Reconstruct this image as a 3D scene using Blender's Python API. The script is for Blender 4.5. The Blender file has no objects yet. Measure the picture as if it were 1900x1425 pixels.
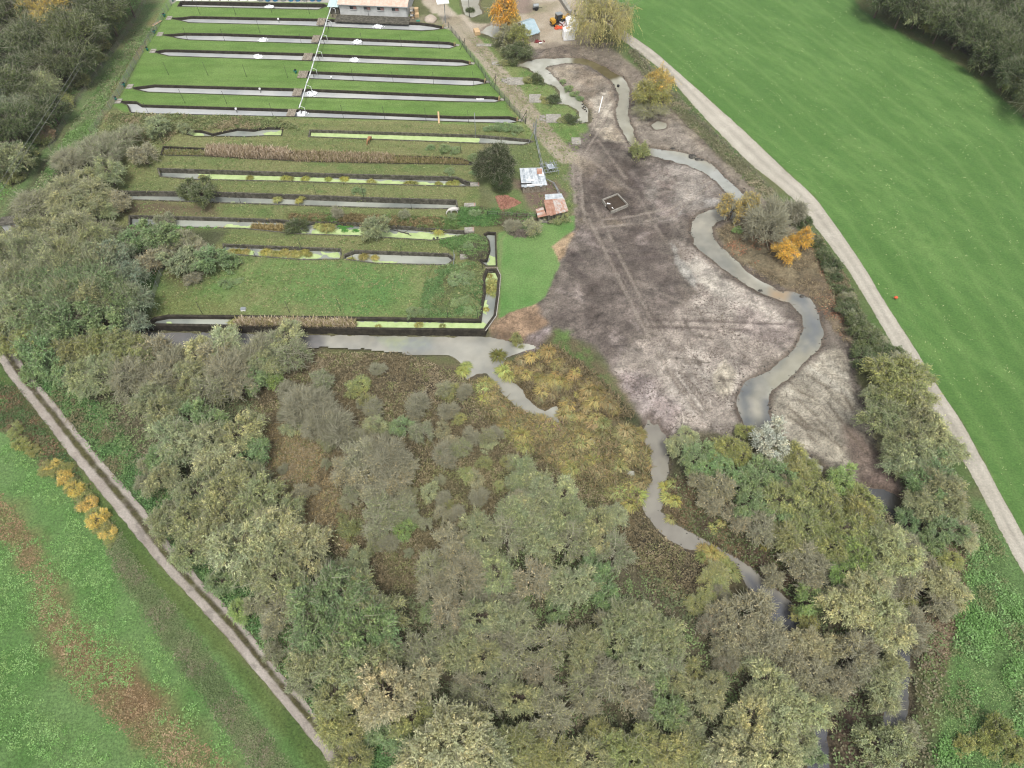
import bpy, bmesh, math, random
import numpy as np
from mathutils import Vector, Matrix
from mathutils.geometry import tessellate_polygon

random.seed(7)
RNG = np.random.default_rng(7)
scene = bpy.context.scene
COL = bpy.context.collection

# ------------------------------------------------------------------ camera, sky, sun, exposure
H = 88.0                       # flying height in metres
PITCH = math.radians(53.6)
FPX = 1300.0
cam_d = bpy.data.cameras.new('camera')
cam = bpy.data.objects.new('camera', cam_d)
COL.objects.link(cam)
cam.location = (0, 0, H)
cam.rotation_euler = (math.radians(90) - PITCH, 0, 0)
cam_d.sensor_width = 36
cam_d.lens = 36 * FPX / 1900
cam_d.clip_end = 6000
scene.camera = cam

SUN_EL, SUN_AZ = math.radians(64), math.radians(178)
w = bpy.data.worlds.new('World')
scene.world = w
w.use_nodes = True
nt = w.node_tree
nt.nodes.clear()
sky = nt.nodes.new('ShaderNodeTexSky')
sky.sky_type = 'NISHITA'
sky.sun_disc = False
sky.sun_elevation = SUN_EL
sky.sun_rotation = SUN_AZ
sky.air_density = 1.0
sky.dust_density = 4.0
hs = nt.nodes.new('ShaderNodeHueSaturation')
hs.inputs['Saturation'].default_value = 0.16
bg = nt.nodes.new('ShaderNodeBackground')
bg.inputs['Strength'].default_value = 0.14
wo = nt.nodes.new('ShaderNodeOutputWorld')
nt.links.new(sky.outputs[0], hs.inputs['Color'])
nt.links.new(hs.outputs[0], bg.inputs['Color'])
nt.links.new(bg.outputs[0], wo.inputs['Surface'])

sd_ = bpy.data.lights.new('sun', 'SUN')
sd_.energy = 1.7
sd_.angle = math.radians(13)
sd_.color = (1.0, 0.96, 0.9)
sun = bpy.data.objects.new('sun', sd_)
COL.objects.link(sun)
sdir = Vector((math.sin(SUN_AZ) * math.cos(SUN_EL), math.cos(SUN_AZ) * math.cos(SUN_EL), math.sin(SUN_EL)))
sun.rotation_euler = sdir.to_track_quat('Z', 'Y').to_euler()
sun.location = sdir * 200
vs = scene.view_settings
vs.view_transform = 'Standard'
vs.look = 'None'
vs.gamma = 1
vs.use_curve_mapping = False
vs.exposure = 0.76
scene.cycles.use_denoising = True
scene.cycles.pixel_filter_type = 'BLACKMAN_HARRIS'
scene.cycles.filter_width = 1.15
scene.cycles.sample_clamp_indirect = 3.0
scene.cycles.max_bounces = 6
scene.cycles.diffuse_bounces = 4
scene.cycles.transmission_bounces = 3
scene.cycles.transparent_max_bounces = 4

# ------------------------------------------------------------------ helpers
K = 1.7
HAZE = 0.00012


def s2l(c):
    c = c / 255.0
    return c / 12.92 if c <= 0.04045 else ((c + 0.055) / 1.055) ** 2.4


def S(r, g, b):
    """colour as seen in daylight -> base colour"""
    return (s2l(r) / K, s2l(g) / K, s2l(b) / K)


cp, sp = math.cos(PITCH), math.sin(PITCH)


def P(px, py, z=0.0):
    """place seen at picture position px, py on the level z"""
    a = (px - 950.0) / FPX
    b = (712.5 - py) / FPX
    d = (a, cp + b * sp, -sp + b * cp)
    t = (H - z) / (-d[2])
    return (d[0] * t, d[1] * t)


def PP(pts, z=0.0):
    return [P(x, y, z) for x, y in pts]


def mpp(px, py, z=0.0):
    """metres per picture pixel sideways at that place"""
    b = (712.5 - py) / FPX
    return (H - z) / (sp - b * cp) / FPX


def hash01(ix, iy, seed):
    n = (ix.astype(np.int64) * 374761393 + iy.astype(np.int64) * 668265263 + seed * 1442695041) & 0x7fffffff
    n = ((n ^ (n >> 13)) * 1274126177) & 0x7fffffff
    n = ((n ^ (n >> 16)) * 2246822519) & 0x7fffffff
    return (n & 0xffff) / 65535.0


def vnoise(x, y, seed=0):
    ix = np.floor(x); iy = np.floor(y)
    fx = x - ix; fy = y - iy
    fx = fx * fx * (3 - 2 * fx); fy = fy * fy * (3 - 2 * fy)
    a = hash01(ix, iy, seed); b = hash01(ix + 1, iy, seed)
    c = hash01(ix, iy + 1, seed); d = hash01(ix + 1, iy + 1, seed)
    return (a * (1 - fx) + b * fx) * (1 - fy) + (c * (1 - fx) + d * fx) * fy


def fbm(x, y, scale, seed=0, octv=4, gain=0.55):
    x = np.asarray(x, float) / scale; y = np.asarray(y, float) / scale
    t = np.zeros_like(x); amp = 1.0; tot = 0
    for o in range(octv):
        ca, sa = math.cos(o * 1.3 + 0.4), math.sin(o * 1.3 + 0.4)
        t += amp * vnoise(x * ca - y * sa + 31.7 * o, x * sa + y * ca - 12.3 * o, seed + o * 17)
        tot += amp; amp *= gain
        x = x * 2.03; y = y * 2.03
    return t / tot


def sstep(e0, e1, x):
    t = np.clip((x - e0) / (e1 - e0), 0, 1)
    return t * t * (3 - 2 * t)


def seg_dist(x, y, ax, ay, bx, by):
    dx, dy = bx - ax, by - ay
    L = dx * dx + dy * dy + 1e-12
    t = np.clip(((x - ax) * dx + (y - ay) * dy) / L, 0, 1)
    nx, ny = ax + t * dx, ay + t * dy
    return np.hypot(x - nx, y - ny), nx, ny


def poly_sd(x, y, poly):
    """signed distance (inside > 0) and nearest boundary point"""
    best = np.full(x.shape, 1e9); bx_ = np.zeros_like(x); by_ = np.zeros_like(y)
    ins = np.zeros(x.shape, bool)
    n = len(poly)
    for i in range(n):
        ax, ay = poly[i]; bx, by = poly[(i + 1) % n]
        d, nx, ny = seg_dist(x, y, ax, ay, bx, by)
        m = d < best
        best = np.where(m, d, best); bx_ = np.where(m, nx, bx_); by_ = np.where(m, ny, by_)
        if ay != by:
            c = ((ay > y) != (by > y)) & (x < (bx - ax) * (y - ay) / (by - ay) + ax)
            ins ^= c
    return np.where(ins, best, -best), bx_, by_


def line_d(x, y, pts):
    best = np.full(x.shape, 1e9)
    for (ax, ay), (bx, by) in zip(pts[:-1], pts[1:]):
        d, _, _ = seg_dist(x, y, ax, ay, bx, by)
        best = np.minimum(best, d)
    return best


def area(poly):
    return 0.5 * sum(poly[i][0] * poly[(i + 1) % len(poly)][1] - poly[(i + 1) % len(poly)][0] * poly[i][1] for i in range(len(poly)))


def offset(poly, d):
    """offset inwards by d (polygon made counter-clockwise)"""
    if area(poly) < 0:
        poly = poly[::-1]
    n = len(poly); out = []
    for i in range(n):
        p0, p1, p2 = Vector(poly[i - 1]), Vector(poly[i]), Vector(poly[(i + 1) % n])
        e1 = (p1 - p0).normalized(); e2 = (p2 - p1).normalized()
        n1 = Vector((-e1.y, e1.x)); n2 = Vector((-e2.y, e2.x))
        m = n1 + n2
        if m.length < 1e-4:
            m = n1
        m.normalize()
        k = max(0.35, m.dot(n1))
        out.append((p1.x + m.x * d / k, p1.y + m.y * d / k))
    return poly, out


# ------------------------------------------------------------------ materials
def newmat(name):
    m = bpy.data.materials.new(name)
    m.use_nodes = True
    m.node_tree.nodes.clear()
    return m, m.node_tree


def lk(nt, a, b):
    nt.links.new(a, b)


def mat_plain(name, col, rough=0.7, var=0.25, scale=2.0, bump=0.02, metal=0.0, spec=0.3, stripes=None):
    m, nt = newmat(name)
    o = nt.nodes.new('ShaderNodeOutputMaterial'); b = nt.nodes.new('ShaderNodeBsdfPrincipled')
    b.inputs['Roughness'].default_value = rough
    b.inputs['Metallic'].default_value = metal
    b.inputs['Specular IOR Level'].default_value = spec
    tc = nt.nodes.new('ShaderNodeTexCoord')
    n = nt.nodes.new('ShaderNodeTexNoise'); n.inputs['Scale'].default_value = scale; n.inputs['Detail'].default_value = 6
    n.inputs['Roughness'].default_value = 0.65
    lk(nt, tc.outputs['Object'], n.inputs['Vector'])
    mr = nt.nodes.new('ShaderNodeMapRange')
    mr.inputs['From Min'].default_value = 0.3; mr.inputs['From Max'].default_value = 0.7
    mr.inputs['To Min'].default_value = 1 - var; mr.inputs['To Max'].default_value = 1 + var
    lk(nt, n.outputs['Fac'], mr.inputs['Value'])
    mx = nt.nodes.new('ShaderNodeVectorMath'); mx.operation = 'SCALE'
    mx.inputs[0].default_value = col
    lk(nt, mr.outputs[0], mx.inputs['Scale'])
    lk(nt, mx.outputs[0], b.inputs['Base Color'])
    if bump:
        bp = nt.nodes.new('ShaderNodeBump'); bp.inputs['Strength'].default_value = 0.6; bp.inputs['Distance'].default_value = bump
        lk(nt, n.outputs['Fac'], bp.inputs['Height']); lk(nt, bp.outputs[0], b.inputs['Normal'])
    lk(nt, b.outputs[0], o.inputs['Surface'])
    return m


def mat_two(name, c1, c2, scale, lo=0.45, hi=0.55, rough=0.8, bump=0.03, detail=8):
    m, nt = newmat(name)
    o = nt.nodes.new('ShaderNodeOutputMaterial'); b = nt.nodes.new('ShaderNodeBsdfPrincipled')
    b.inputs['Roughness'].default_value = rough; b.inputs['Specular IOR Level'].default_value = 0.25
    tc = nt.nodes.new('ShaderNodeTexCoord')
    n = nt.nodes.new('ShaderNodeTexNoise'); n.inputs['Scale'].default_value = scale; n.inputs['Detail'].default_value = detail
    n.inputs['Roughness'].default_value = 0.7
    lk(nt, tc.outputs['Object'], n.inputs['Vector'])
    r = nt.nodes.new('ShaderNodeValToRGB')
    r.color_ramp.elements[0].position = lo; r.color_ramp.elements[0].color = (*c1, 1)
    r.color_ramp.elements[1].position = hi; r.color_ramp.elements[1].color = (*c2, 1)
    lk(nt, n.outputs['Fac'], r.inputs[0]); lk(nt, r.outputs[0], b.inputs['Base Color'])
    bp = nt.nodes.new('ShaderNodeBump'); bp.inputs['Strength'].default_value = 0.7; bp.inputs['Distance'].default_value = bump
    lk(nt, n.outputs['Fac'], bp.inputs['Height']); lk(nt, bp.outputs[0], b.inputs['Normal'])
    lk(nt, b.outputs[0], o.inputs['Surface'])
    return m


def mat_water(name, col, ripple=0.02, scale=3.0, rough=0.08, col2=None, ior=1.5, attr=False, patch=0.12):
    m, nt = newmat(name)
    o = nt.nodes.new('ShaderNodeOutputMaterial'); b = nt.nodes.new('ShaderNodeBsdfPrincipled')
    b.inputs['Roughness'].default_value = rough
    b.inputs['IOR'].default_value = ior
    tc = nt.nodes.new('ShaderNodeTexCoord')
    if attr:
        at = nt.nodes.new('ShaderNodeAttribute'); at.attribute_name = 'Col'
        lk(nt, at.outputs['Color'], b.inputs['Base Color'])
    else:
        n0 = nt.nodes.new('ShaderNodeTexNoise'); n0.inputs['Scale'].default_value = patch; n0.inputs['Detail'].default_value = 5
        lk(nt, tc.outputs['Object'], n0.inputs['Vector'])
        r = nt.nodes.new('ShaderNodeValToRGB')
        r.color_ramp.elements[0].position = 0.38; r.color_ramp.elements[0].color = (*col, 1)
        r.color_ramp.elements[1].position = 0.62; r.color_ramp.elements[1].color = (*(col2 or col), 1)
        lk(nt, n0.outputs['Fac'], r.inputs[0]); lk(nt, r.outputs[0], b.inputs['Base Color'])
    n = nt.nodes.new('ShaderNodeTexNoise'); n.inputs['Scale'].default_value = scale; n.inputs['Detail'].default_value = 3
    lk(nt, tc.outputs['Object'], n.inputs['Vector'])
    bp = nt.nodes.new('ShaderNodeBump'); bp.inputs['Strength'].default_value = 1.0; bp.inputs['Distance'].default_value = ripple
    lk(nt, n.outputs['Fac'], bp.inputs['Height']); lk(nt, bp.outputs[0], b.inputs['Normal'])
    lk(nt, b.outputs[0], o.inputs['Surface'])
    return m


def mat_ground():
    m, nt = newmat('ground_cover')
    o = nt.nodes.new('ShaderNodeOutputMaterial'); b = nt.nodes.new('ShaderNodeBsdfPrincipled')
    b.inputs['Specular IOR Level'].default_value = 0.25
    at = nt.nodes.new('ShaderNodeAttribute'); at.attribute_name = 'Col'
    sa = nt.nodes.new('ShaderNodeAttribute'); sa.attribute_name = 'style'      # x wet, y speck, z roughness of relief
    sx = nt.nodes.new('ShaderNodeSeparateXYZ'); lk(nt, sa.outputs['Vector'], sx.inputs[0])
    tc = nt.nodes.new('ShaderNodeTexCoord')
    nf = nt.nodes.new('ShaderNodeTexNoise'); nf.inputs['Scale'].default_value = 3.2; nf.inputs['Detail'].default_value = 5
    nf.inputs['Roughness'].default_value = 0.75
    lk(nt, tc.outputs['Object'], nf.inputs['Vector'])
    nm = nt.nodes.new('ShaderNodeTexNoise'); nm.inputs['Scale'].default_value = 2.1; nm.inputs['Detail'].default_value = 9
    nm.inputs['Roughness'].default_value = 0.82; nm.inputs['Distortion'].default_value = 0.25
    lk(nt, tc.outputs['Object'], nm.inputs['Vector'])
    # fine brightness grain, stronger where the relief is rough
    mr = nt.nodes.new('ShaderNodeMapRange'); mr.inputs['From Min'].default_value = 0.28; mr.inputs['From Max'].default_value = 0.72
    mr.inputs['To Min'].default_value = -1; mr.inputs['To Max'].default_value = 1
    lk(nt, nf.outputs['Fac'], mr.inputs['Value'])
    am = nt.nodes.new('ShaderNodeMath'); am.operation = 'MULTIPLY_ADD'; am.inputs[1].default_value = 0.50; am.inputs[2].default_value = 0.16
    lk(nt, sx.outputs['Z'], am.inputs[0])
    mm = nt.nodes.new('ShaderNodeMath'); mm.operation = 'MULTIPLY'; lk(nt, mr.outputs[0], mm.inputs[0]); lk(nt, am.outputs[0], mm.inputs[1])
    ad = nt.nodes.new('ShaderNodeMath'); ad.operation = 'ADD'; ad.inputs[1].default_value = 1.0; lk(nt, mm.outputs[0], ad.inputs[0])
    sc = nt.nodes.new('ShaderNodeVectorMath'); sc.operation = 'SCALE'; lk(nt, at.outputs['Color'], sc.inputs[0]); lk(nt, ad.outputs[0], sc.inputs['Scale'])
    # dark peaty specks in the clay
    sr = nt.nodes.new('ShaderNodeMapRange'); sr.inputs['From Min'].default_value = 0.515; sr.inputs['From Max'].default_value = 0.575
    lk(nt, nm.outputs['Fac'], sr.inputs['Value'])
    sm = nt.nodes.new('ShaderNodeMath'); sm.operation = 'MULTIPLY'; lk(nt, sr.outputs[0], sm.inputs[0]); lk(nt, sx.outputs['Y'], sm.inputs[1])
    mx = nt.nodes.new('ShaderNodeMix'); mx.data_type = 'RGBA'
    lk(nt, sm.outputs[0], mx.inputs['Factor']); lk(nt, sc.outputs[0], mx.inputs['A']); mx.inputs['B'].default_value = (*S(112, 98, 90), 1)
    lk(nt, mx.outputs['Result'], b.inputs['Base Color'])
    rr = nt.nodes.new('ShaderNodeMapRange'); rr.inputs['To Min'].default_value = 0.92; rr.inputs['To Max'].default_value = 0.16
    lk(nt, sx.outputs['X'], rr.inputs['Value']); lk(nt, rr.outputs[0], b.inputs['Roughness'])
    hb = nt.nodes.new('ShaderNodeMath'); hb.operation = 'MULTIPLY_ADD'; hb.inputs[1].default_value = 2.0
    lk(nt, nm.outputs['Fac'], hb.inputs[0]); lk(nt, nf.outputs['Fac'], hb.inputs[2])
    bd = nt.nodes.new('ShaderNodeMath'); bd.operation = 'MULTIPLY_ADD'; bd.inputs[1].default_value = 0.22; bd.inputs[2].default_value = 0.03
    lk(nt, sx.outputs['Z'], bd.inputs[0])
    bp = nt.nodes.new('ShaderNodeBump'); bp.inputs['Strength'].default_value = 1.0
    lk(nt, bd.outputs[0], bp.inputs['Distance']); lk(nt, hb.outputs[0], bp.inputs['Height']); lk(nt, bp.outputs[0], b.inputs['Normal'])
    lk(nt, b.outputs[0], o.inputs['Surface'])
    return m


def mat_leaf(name='leaves'):
    m, nt = newmat(name)
    o = nt.nodes.new('ShaderNodeOutputMaterial')
    at = nt.nodes.new('ShaderNodeAttribute'); at.attribute_name = 'Col'
    tw = nt.nodes.new('ShaderNodeAttribute'); tw.attribute_name = 'twig'
    oi = nt.nodes.new('ShaderNodeObjectInfo')
    mu = nt.nodes.new('ShaderNodeVectorMath'); mu.operation = 'MULTIPLY'
    lk(nt, at.outputs['Color'], mu.inputs[0]); lk(nt, oi.outputs['Color'], mu.inputs[1])
    mx = nt.nodes.new('ShaderNodeMix'); mx.data_type = 'RGBA'
    lk(nt, tw.outputs['Fac'], mx.inputs['Factor']); lk(nt, mu.outputs[0], mx.inputs['A'])
    mx.inputs['B'].default_value = (*S(198, 196, 170), 1)
    b = nt.nodes.new('ShaderNodeBsdfPrincipled'); b.inputs['Roughness'].default_value = 0.6; b.inputs['Specular IOR Level'].default_value = 0.35
    lk(nt, mx.outputs['Result'], b.inputs['Base Color'])
    tr = nt.nodes.new('ShaderNodeBsdfTranslucent'); lk(nt, mx.outputs['Result'], tr.inputs['Color'])
    ms = nt.nodes.new('ShaderNodeMixShader'); ms.inputs[0].default_value = 0.38
    lk(nt, b.outputs[0], ms.inputs[1]); lk(nt, tr.outputs[0], ms.inputs[2]); lk(nt, ms.outputs[0], o.inputs['Surface'])
    return m


M = {}
M['ground'] = mat_ground()
M['leaf'] = mat_leaf()
M['bark'] = mat_plain('bark', S(112, 100, 86), 0.9, 0.3, 4, 0.05)
M['wall'] = mat_two('mossy_concrete', S(50, 46, 38), S(88, 82, 70), 1.3, 0.42, 0.72)
M['wallgrey'] = mat_two('weathered_concrete', S(74, 72, 62), S(130, 126, 114), 1.6, 0.42, 0.66)
M['concrete'] = mat_two('pale_concrete', S(150, 146, 136), S(186, 182, 172), 1.8, 0.4, 0.62)
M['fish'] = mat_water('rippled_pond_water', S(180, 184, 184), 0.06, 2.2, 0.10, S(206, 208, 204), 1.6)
M['weedy'] = mat_water('still_pond_water', S(140, 146, 140), 0.012, 2.0, 0.06, S(184, 188, 176), 1.5)
M['duck'] = mat_two('duckweed_green', S(176, 200, 132), S(203, 222, 160), 0.8, 0.35, 0.6, 0.7, 0.005)
M['river'] = mat_water('river_water', (0, 0, 0), 0.018, 1.6, 0.12, None, 1.45, attr=True)
M['foam'] = mat_plain('foam_white', (0.8, 0.82, 0.84), 0.5, 0.15, 6, 0.05)
M['white'] = mat_plain('white_paint', (0.72, 0.72, 0.71), 0.55, 0.1, 1.2, 0.01)
M['whitepipe'] = mat_plain('white_plastic', (0.5, 0.52, 0.52), 0.5, 0.1, 3, 0)
M['render'] = mat_two('old_white_render', S(196, 198, 196), S(226, 228, 226), 0.7, 0.3, 0.6)
M['dark'] = mat_plain('dark_metal', S(58, 58, 56), 0.6, 0.2, 4, 0)
M['blackr'] = mat_plain('black_rubber', (0.012, 0.012, 0.013), 0.8, 0.2, 4, 0)
M['pole'] = mat_plain('dark_wood_pole', S(72, 72, 66), 0.8, 0.25, 5, 0)
M['grey'] = mat_plain('galvanised_grey', S(168, 174, 176), 0.45, 0.15, 4, 0, 0.3)
M['teal'] = mat_plain('teal_enamel', S(40, 142, 122), 0.5, 0.2, 6, 0)
M['wood'] = mat_two('weathered_wood', S(128, 118, 102), S(176, 166, 150), 3.0, 0.4, 0.6)
M['newwood'] = mat_plain('fresh_wood', S(222, 190, 146), 0.7, 0.15, 3, 0.01)
M['tile'] = mat_two('salmon_roofing', S(222, 192, 172), S(244, 220, 204), 0.9, 0.4, 0.65)
M['mint'] = mat_plain('pale_mint_roofing', S(212, 236, 236), 0.5, 0.06, 1.0, 0)
M['blueroof'] = mat_two('pale_blue_roofing', S(178, 202, 212), S(198, 218, 226), 0.6, 0.4, 0.6, 0.45)
M['sheet'] = mat_two('bleached_tin', S(186, 196, 204), S(236, 240, 243), 1.1, 0.38, 0.6, 0.5)
M['sheet2'] = mat_two('streaked_tin', S(160, 170, 178), S(222, 228, 232), 1.6, 0.42, 0.62, 0.5)
M['rust'] = mat_two('rusty_tin', S(170, 124, 102), S(200, 162, 142), 1.4, 0.4, 0.62, 0.8)
M['rustgrey'] = mat_two('rust_flecked_tin', S(196, 150, 126), S(208, 202, 196), 1.3, 0.4, 0.58, 0.7)
M['brick'] = mat_two('broken_brick', S(146, 102, 84), S(190, 142, 122), 2.5, 0.4, 0.6)
M['sand'] = mat_plain('heaped_sand', S(198, 184, 168), 0.95, 0.12, 3, 0.04)
M['yellow'] = mat_plain('yellow_machine_paint', S(224, 172, 60), 0.45, 0.15, 3, 0)
M['glass'] = mat_plain('dark_glass', (0.02, 0.03, 0.035), 0.1, 0.1, 3, 0, 0, 0.8)
M['orange'] = mat_plain('orange_netting', S(236, 104, 66), 0.7, 0.2, 5, 0.05)
M['redcrate'] = mat_plain('maroon_plastic', S(150, 70, 74), 0.5, 0.15, 5, 0)
M['shutter'] = mat_plain('brown_shutter', S(160, 122, 116), 0.6, 0.12, 5, 0)
M['blue'] = mat_plain('blue_plastic', S(64, 132, 178), 0.5, 0.2, 3, 0)
M['rock'] = mat_two('wet_stone', S(64, 62, 58), S(112, 108, 100), 2.2)
M['logm'] = mat_two('dead_branch', S(104, 94, 84), S(150, 140, 128), 3.0)
M['fur_w'] = mat_plain('white_coat', S(226, 222, 214), 0.85, 0.05, 3, 0)
M['fur_b'] = mat_plain('tan_coat', S(176, 130, 92), 0.85, 0.1, 3, 0)
M['duckd'] = mat_plain('dark_feathers', S(70, 66, 60), 0.8, 0.2, 8, 0)
M['cable'] = mat_plain('cable_grey', S(150, 152, 148), 0.6, 0.05, 3, 0)
M['wire'] = mat_plain('fence_wire', S(140, 142, 134), 0.6, 0.05, 3, 0)


# ------------------------------------------------------------------ mesh building
def mesh_np(name, verts, quads, mat, smooth=False, attrs=None):
    me = bpy.data.meshes.new(name)
    nv, nf = len(verts), len(quads)
    k = quads.shape[1]
    me.vertices.add(nv); me.vertices.foreach_set('co', np.asarray(verts, np.float32).ravel())
    me.loops.add(nf * k); me.loops.foreach_set('vertex_index', np.asarray(quads, np.int32).ravel())
    me.polygons.add(nf)
    me.polygons.foreach_set('loop_start', np.arange(0, nf * k, k, dtype=np.int32))
    me.polygons.foreach_set('loop_total', np.full(nf, k, np.int32))
    if smooth:
        me.polygons.foreach_set('use_smooth', np.ones(nf, bool))
    me.update(calc_edges=True)
    for an, (typ, arr) in (attrs or {}).items():
        a = me.attributes.new(an, typ, 'POINT')
        key = 'color' if typ == 'FLOAT_COLOR' else ('vector' if typ == 'FLOAT_VECTOR' else 'value')
        a.data.foreach_set(key, np.asarray(arr, np.float32).ravel())
    me.materials.append(mat)
    return me


def put(name, me, parent=None, loc=(0, 0, 0), rz=0.0, scale=None):
    o = bpy.data.objects.new(name, me)
    COL.objects.link(o)
    o.location = loc
    o.rotation_euler = (0, 0, rz)
    if scale is not None:
        o.scale = scale
    if parent:
        o.parent = parent
    return o


def tag(o, label=None, cat=None, group=None, kind=None):
    if label: o['label'] = label
    if cat: o['category'] = cat
    if group: o['group'] = group
    if kind: o['kind'] = kind
    return o


def thing(name, label, cat, loc=(0, 0, 0), rz=0.0, group=None):
    o = bpy.data.objects.new(name, None)
    COL.objects.link(o)
    o.empty_display_size = 0.5
    o.location = loc; o.rotation_euler = (0, 0, rz)
    return tag(o, label, cat, group)


def dup(root, loc, rz=0.0, label=None, group=None, scale=None):
    r = root.copy(); COL.objects.link(r)
    r.location = loc; r.rotation_euler = (0, 0, rz)
    if scale is not None: r.scale = scale
    if label: r['label'] = label
    if group: r['group'] = group
    for ch in list(root.children):
        c = ch.copy(); COL.objects.link(c); c.parent = r
        for g in list(ch.children):
            d = g.copy(); COL.objects.link(d); d.parent = c
    return r


class MB:
    def __init__(s): s.v = []; s.f = []

    def add(s, vs, fs):
        n = len(s.v); s.v += [tuple(v) for v in vs]; s.f += [tuple(i + n for i in f) for f in fs]
        return s

    def box(s, cx, cy, z0, sx, sy, sz, rz=0.0, tilt=(0, 0)):
        m = Matrix.Translation((cx, cy, z0 + sz / 2)) @ Matrix.Rotation(rz, 4, 'Z') @ Matrix.Rotation(tilt[0], 4, 'X') @ Matrix.Rotation(tilt[1], 4, 'Y')
        vs = [m @ Vector((x * sx / 2, y * sy / 2, z * sz / 2)) for x in (-1, 1) for y in (-1, 1) for z in (-1, 1)]
        return s.add(vs, [(0, 1, 3, 2), (4, 6, 7, 5), (0, 4, 5, 1), (2, 3, 7, 6), (0, 2, 6, 4), (1, 5, 7, 3)])

    def tube(s, p0, p1, r0, r1=None, n=6, cap=True):
        r1 = r0 if r1 is None else r1
        p0, p1 = Vector(p0), Vector(p1); d = (p1 - p0)
        if d.length < 1e-6: return s
        d.normalize(); a = d.orthogonal().normalized(); b = d.cross(a)
        vs = []
        for p, r in ((p0, r0), (p1, r1)):
            for i in range(n):
                t = 2 * math.pi * i / n
                vs.append(p + (a * math.cos(t) + b * math.sin(t)) * r)
        fs = [(i, (i + 1) % n, n + (i + 1) % n, n + i) for i in range(n)]
        if cap: fs += [tuple(range(n - 1, -1, -1)), tuple(range(n, 2 * n))]
        return s.add(vs, fs)

    def path(s, pts, r, n=6):
        for a, b in zip(pts[:-1], pts[1:]): s.tube(a, b, r, n=n)
        return s

    def slab(s, corners, th):
        """plate through 3-d corners (counter-clockwise from above), th thick downwards"""
        n = len(corners)
        vs = [Vector(c) for c in corners] + [Vector(c) - Vector((0, 0, th)) for c in corners]
        fs = [tuple(range(n)), tuple(range(2 * n - 1, n - 1, -1))] + [(i, i + n, (i + 1) % n + n, (i + 1) % n) for i in range(n)]
        return s.add(vs, fs)

    def blob(s, c, rx, ry, rz_, seed=0, jag=0.2, nu=10, nv=6, zmin=-1.0):
        r = random.Random(seed); vs = []; fs = []
        for j in range(nv + 1):
            ph = -math.pi / 2 + math.pi * j / nv
            for i in range(nu):
                th = 2 * math.pi * i / nu; k = 1 + r.uniform(-jag, jag)
                vs.append((c[0] + rx * k * math.cos(ph) * math.cos(th), c[1] + ry * k * math.cos(ph) * math.sin(th), c[2] + rz_ * k * max(zmin, math.sin(ph))))
        for j in range(nv):
            for i in range(nu):
                fs.append((j * nu + i, j * nu + (i + 1) % nu, (j + 1) * nu + (i + 1) % nu, (j + 1) * nu + i))
        return s.add(vs, fs)

    def mesh(s, name, mat, smooth=False):
        me = bpy.data.meshes.new(name)
        me.from_pydata(s.v, [], s.f); me.materials.append(mat)
        if smooth: me.polygons.foreach_set('use_smooth', [True] * len(me.polygons))
        me.update()
        return me

    def build(s, name, mat, parent=None, smooth=False, loc=(0, 0, 0)):
        return put(name, s.mesh(name, mat, smooth), parent, loc)


def flat_sheet(name, poly, z, mat, jag=0.0, step=0.6, seed=1):
    """flat sheet with the given outline; jag roughens the edge"""
    pts = []
    n = len(poly); r = random.Random(seed)
    for i in range(n):
        a, b = Vector(poly[i]), Vector(poly[(i + 1) % n])
        m = max(1, int((b - a).length / step)) if jag else 1
        for k in range(m):
            p = a.lerp(b, k / m)
            pts.append((p.x + r.uniform(-jag, jag), p.y + r.uniform(-jag, jag)))
    if area(pts) < 0: pts = pts[::-1]
    tris = tessellate_polygon([[Vector((x, y, 0)) for x, y in pts]])
    me = bpy.data.meshes.new(name)
    me.from_pydata([(x, y, z) for x, y in pts], [], [tuple(t) for t in tris])
    me.materials.append(mat); me.update()
    # all faces up
    flip = [p for p in me.polygons if p.normal.z < 0]
    if flip:
        me.flip_normals() if len(flip) > len(me.polygons) / 2 else None
    return put(name, me)
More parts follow.
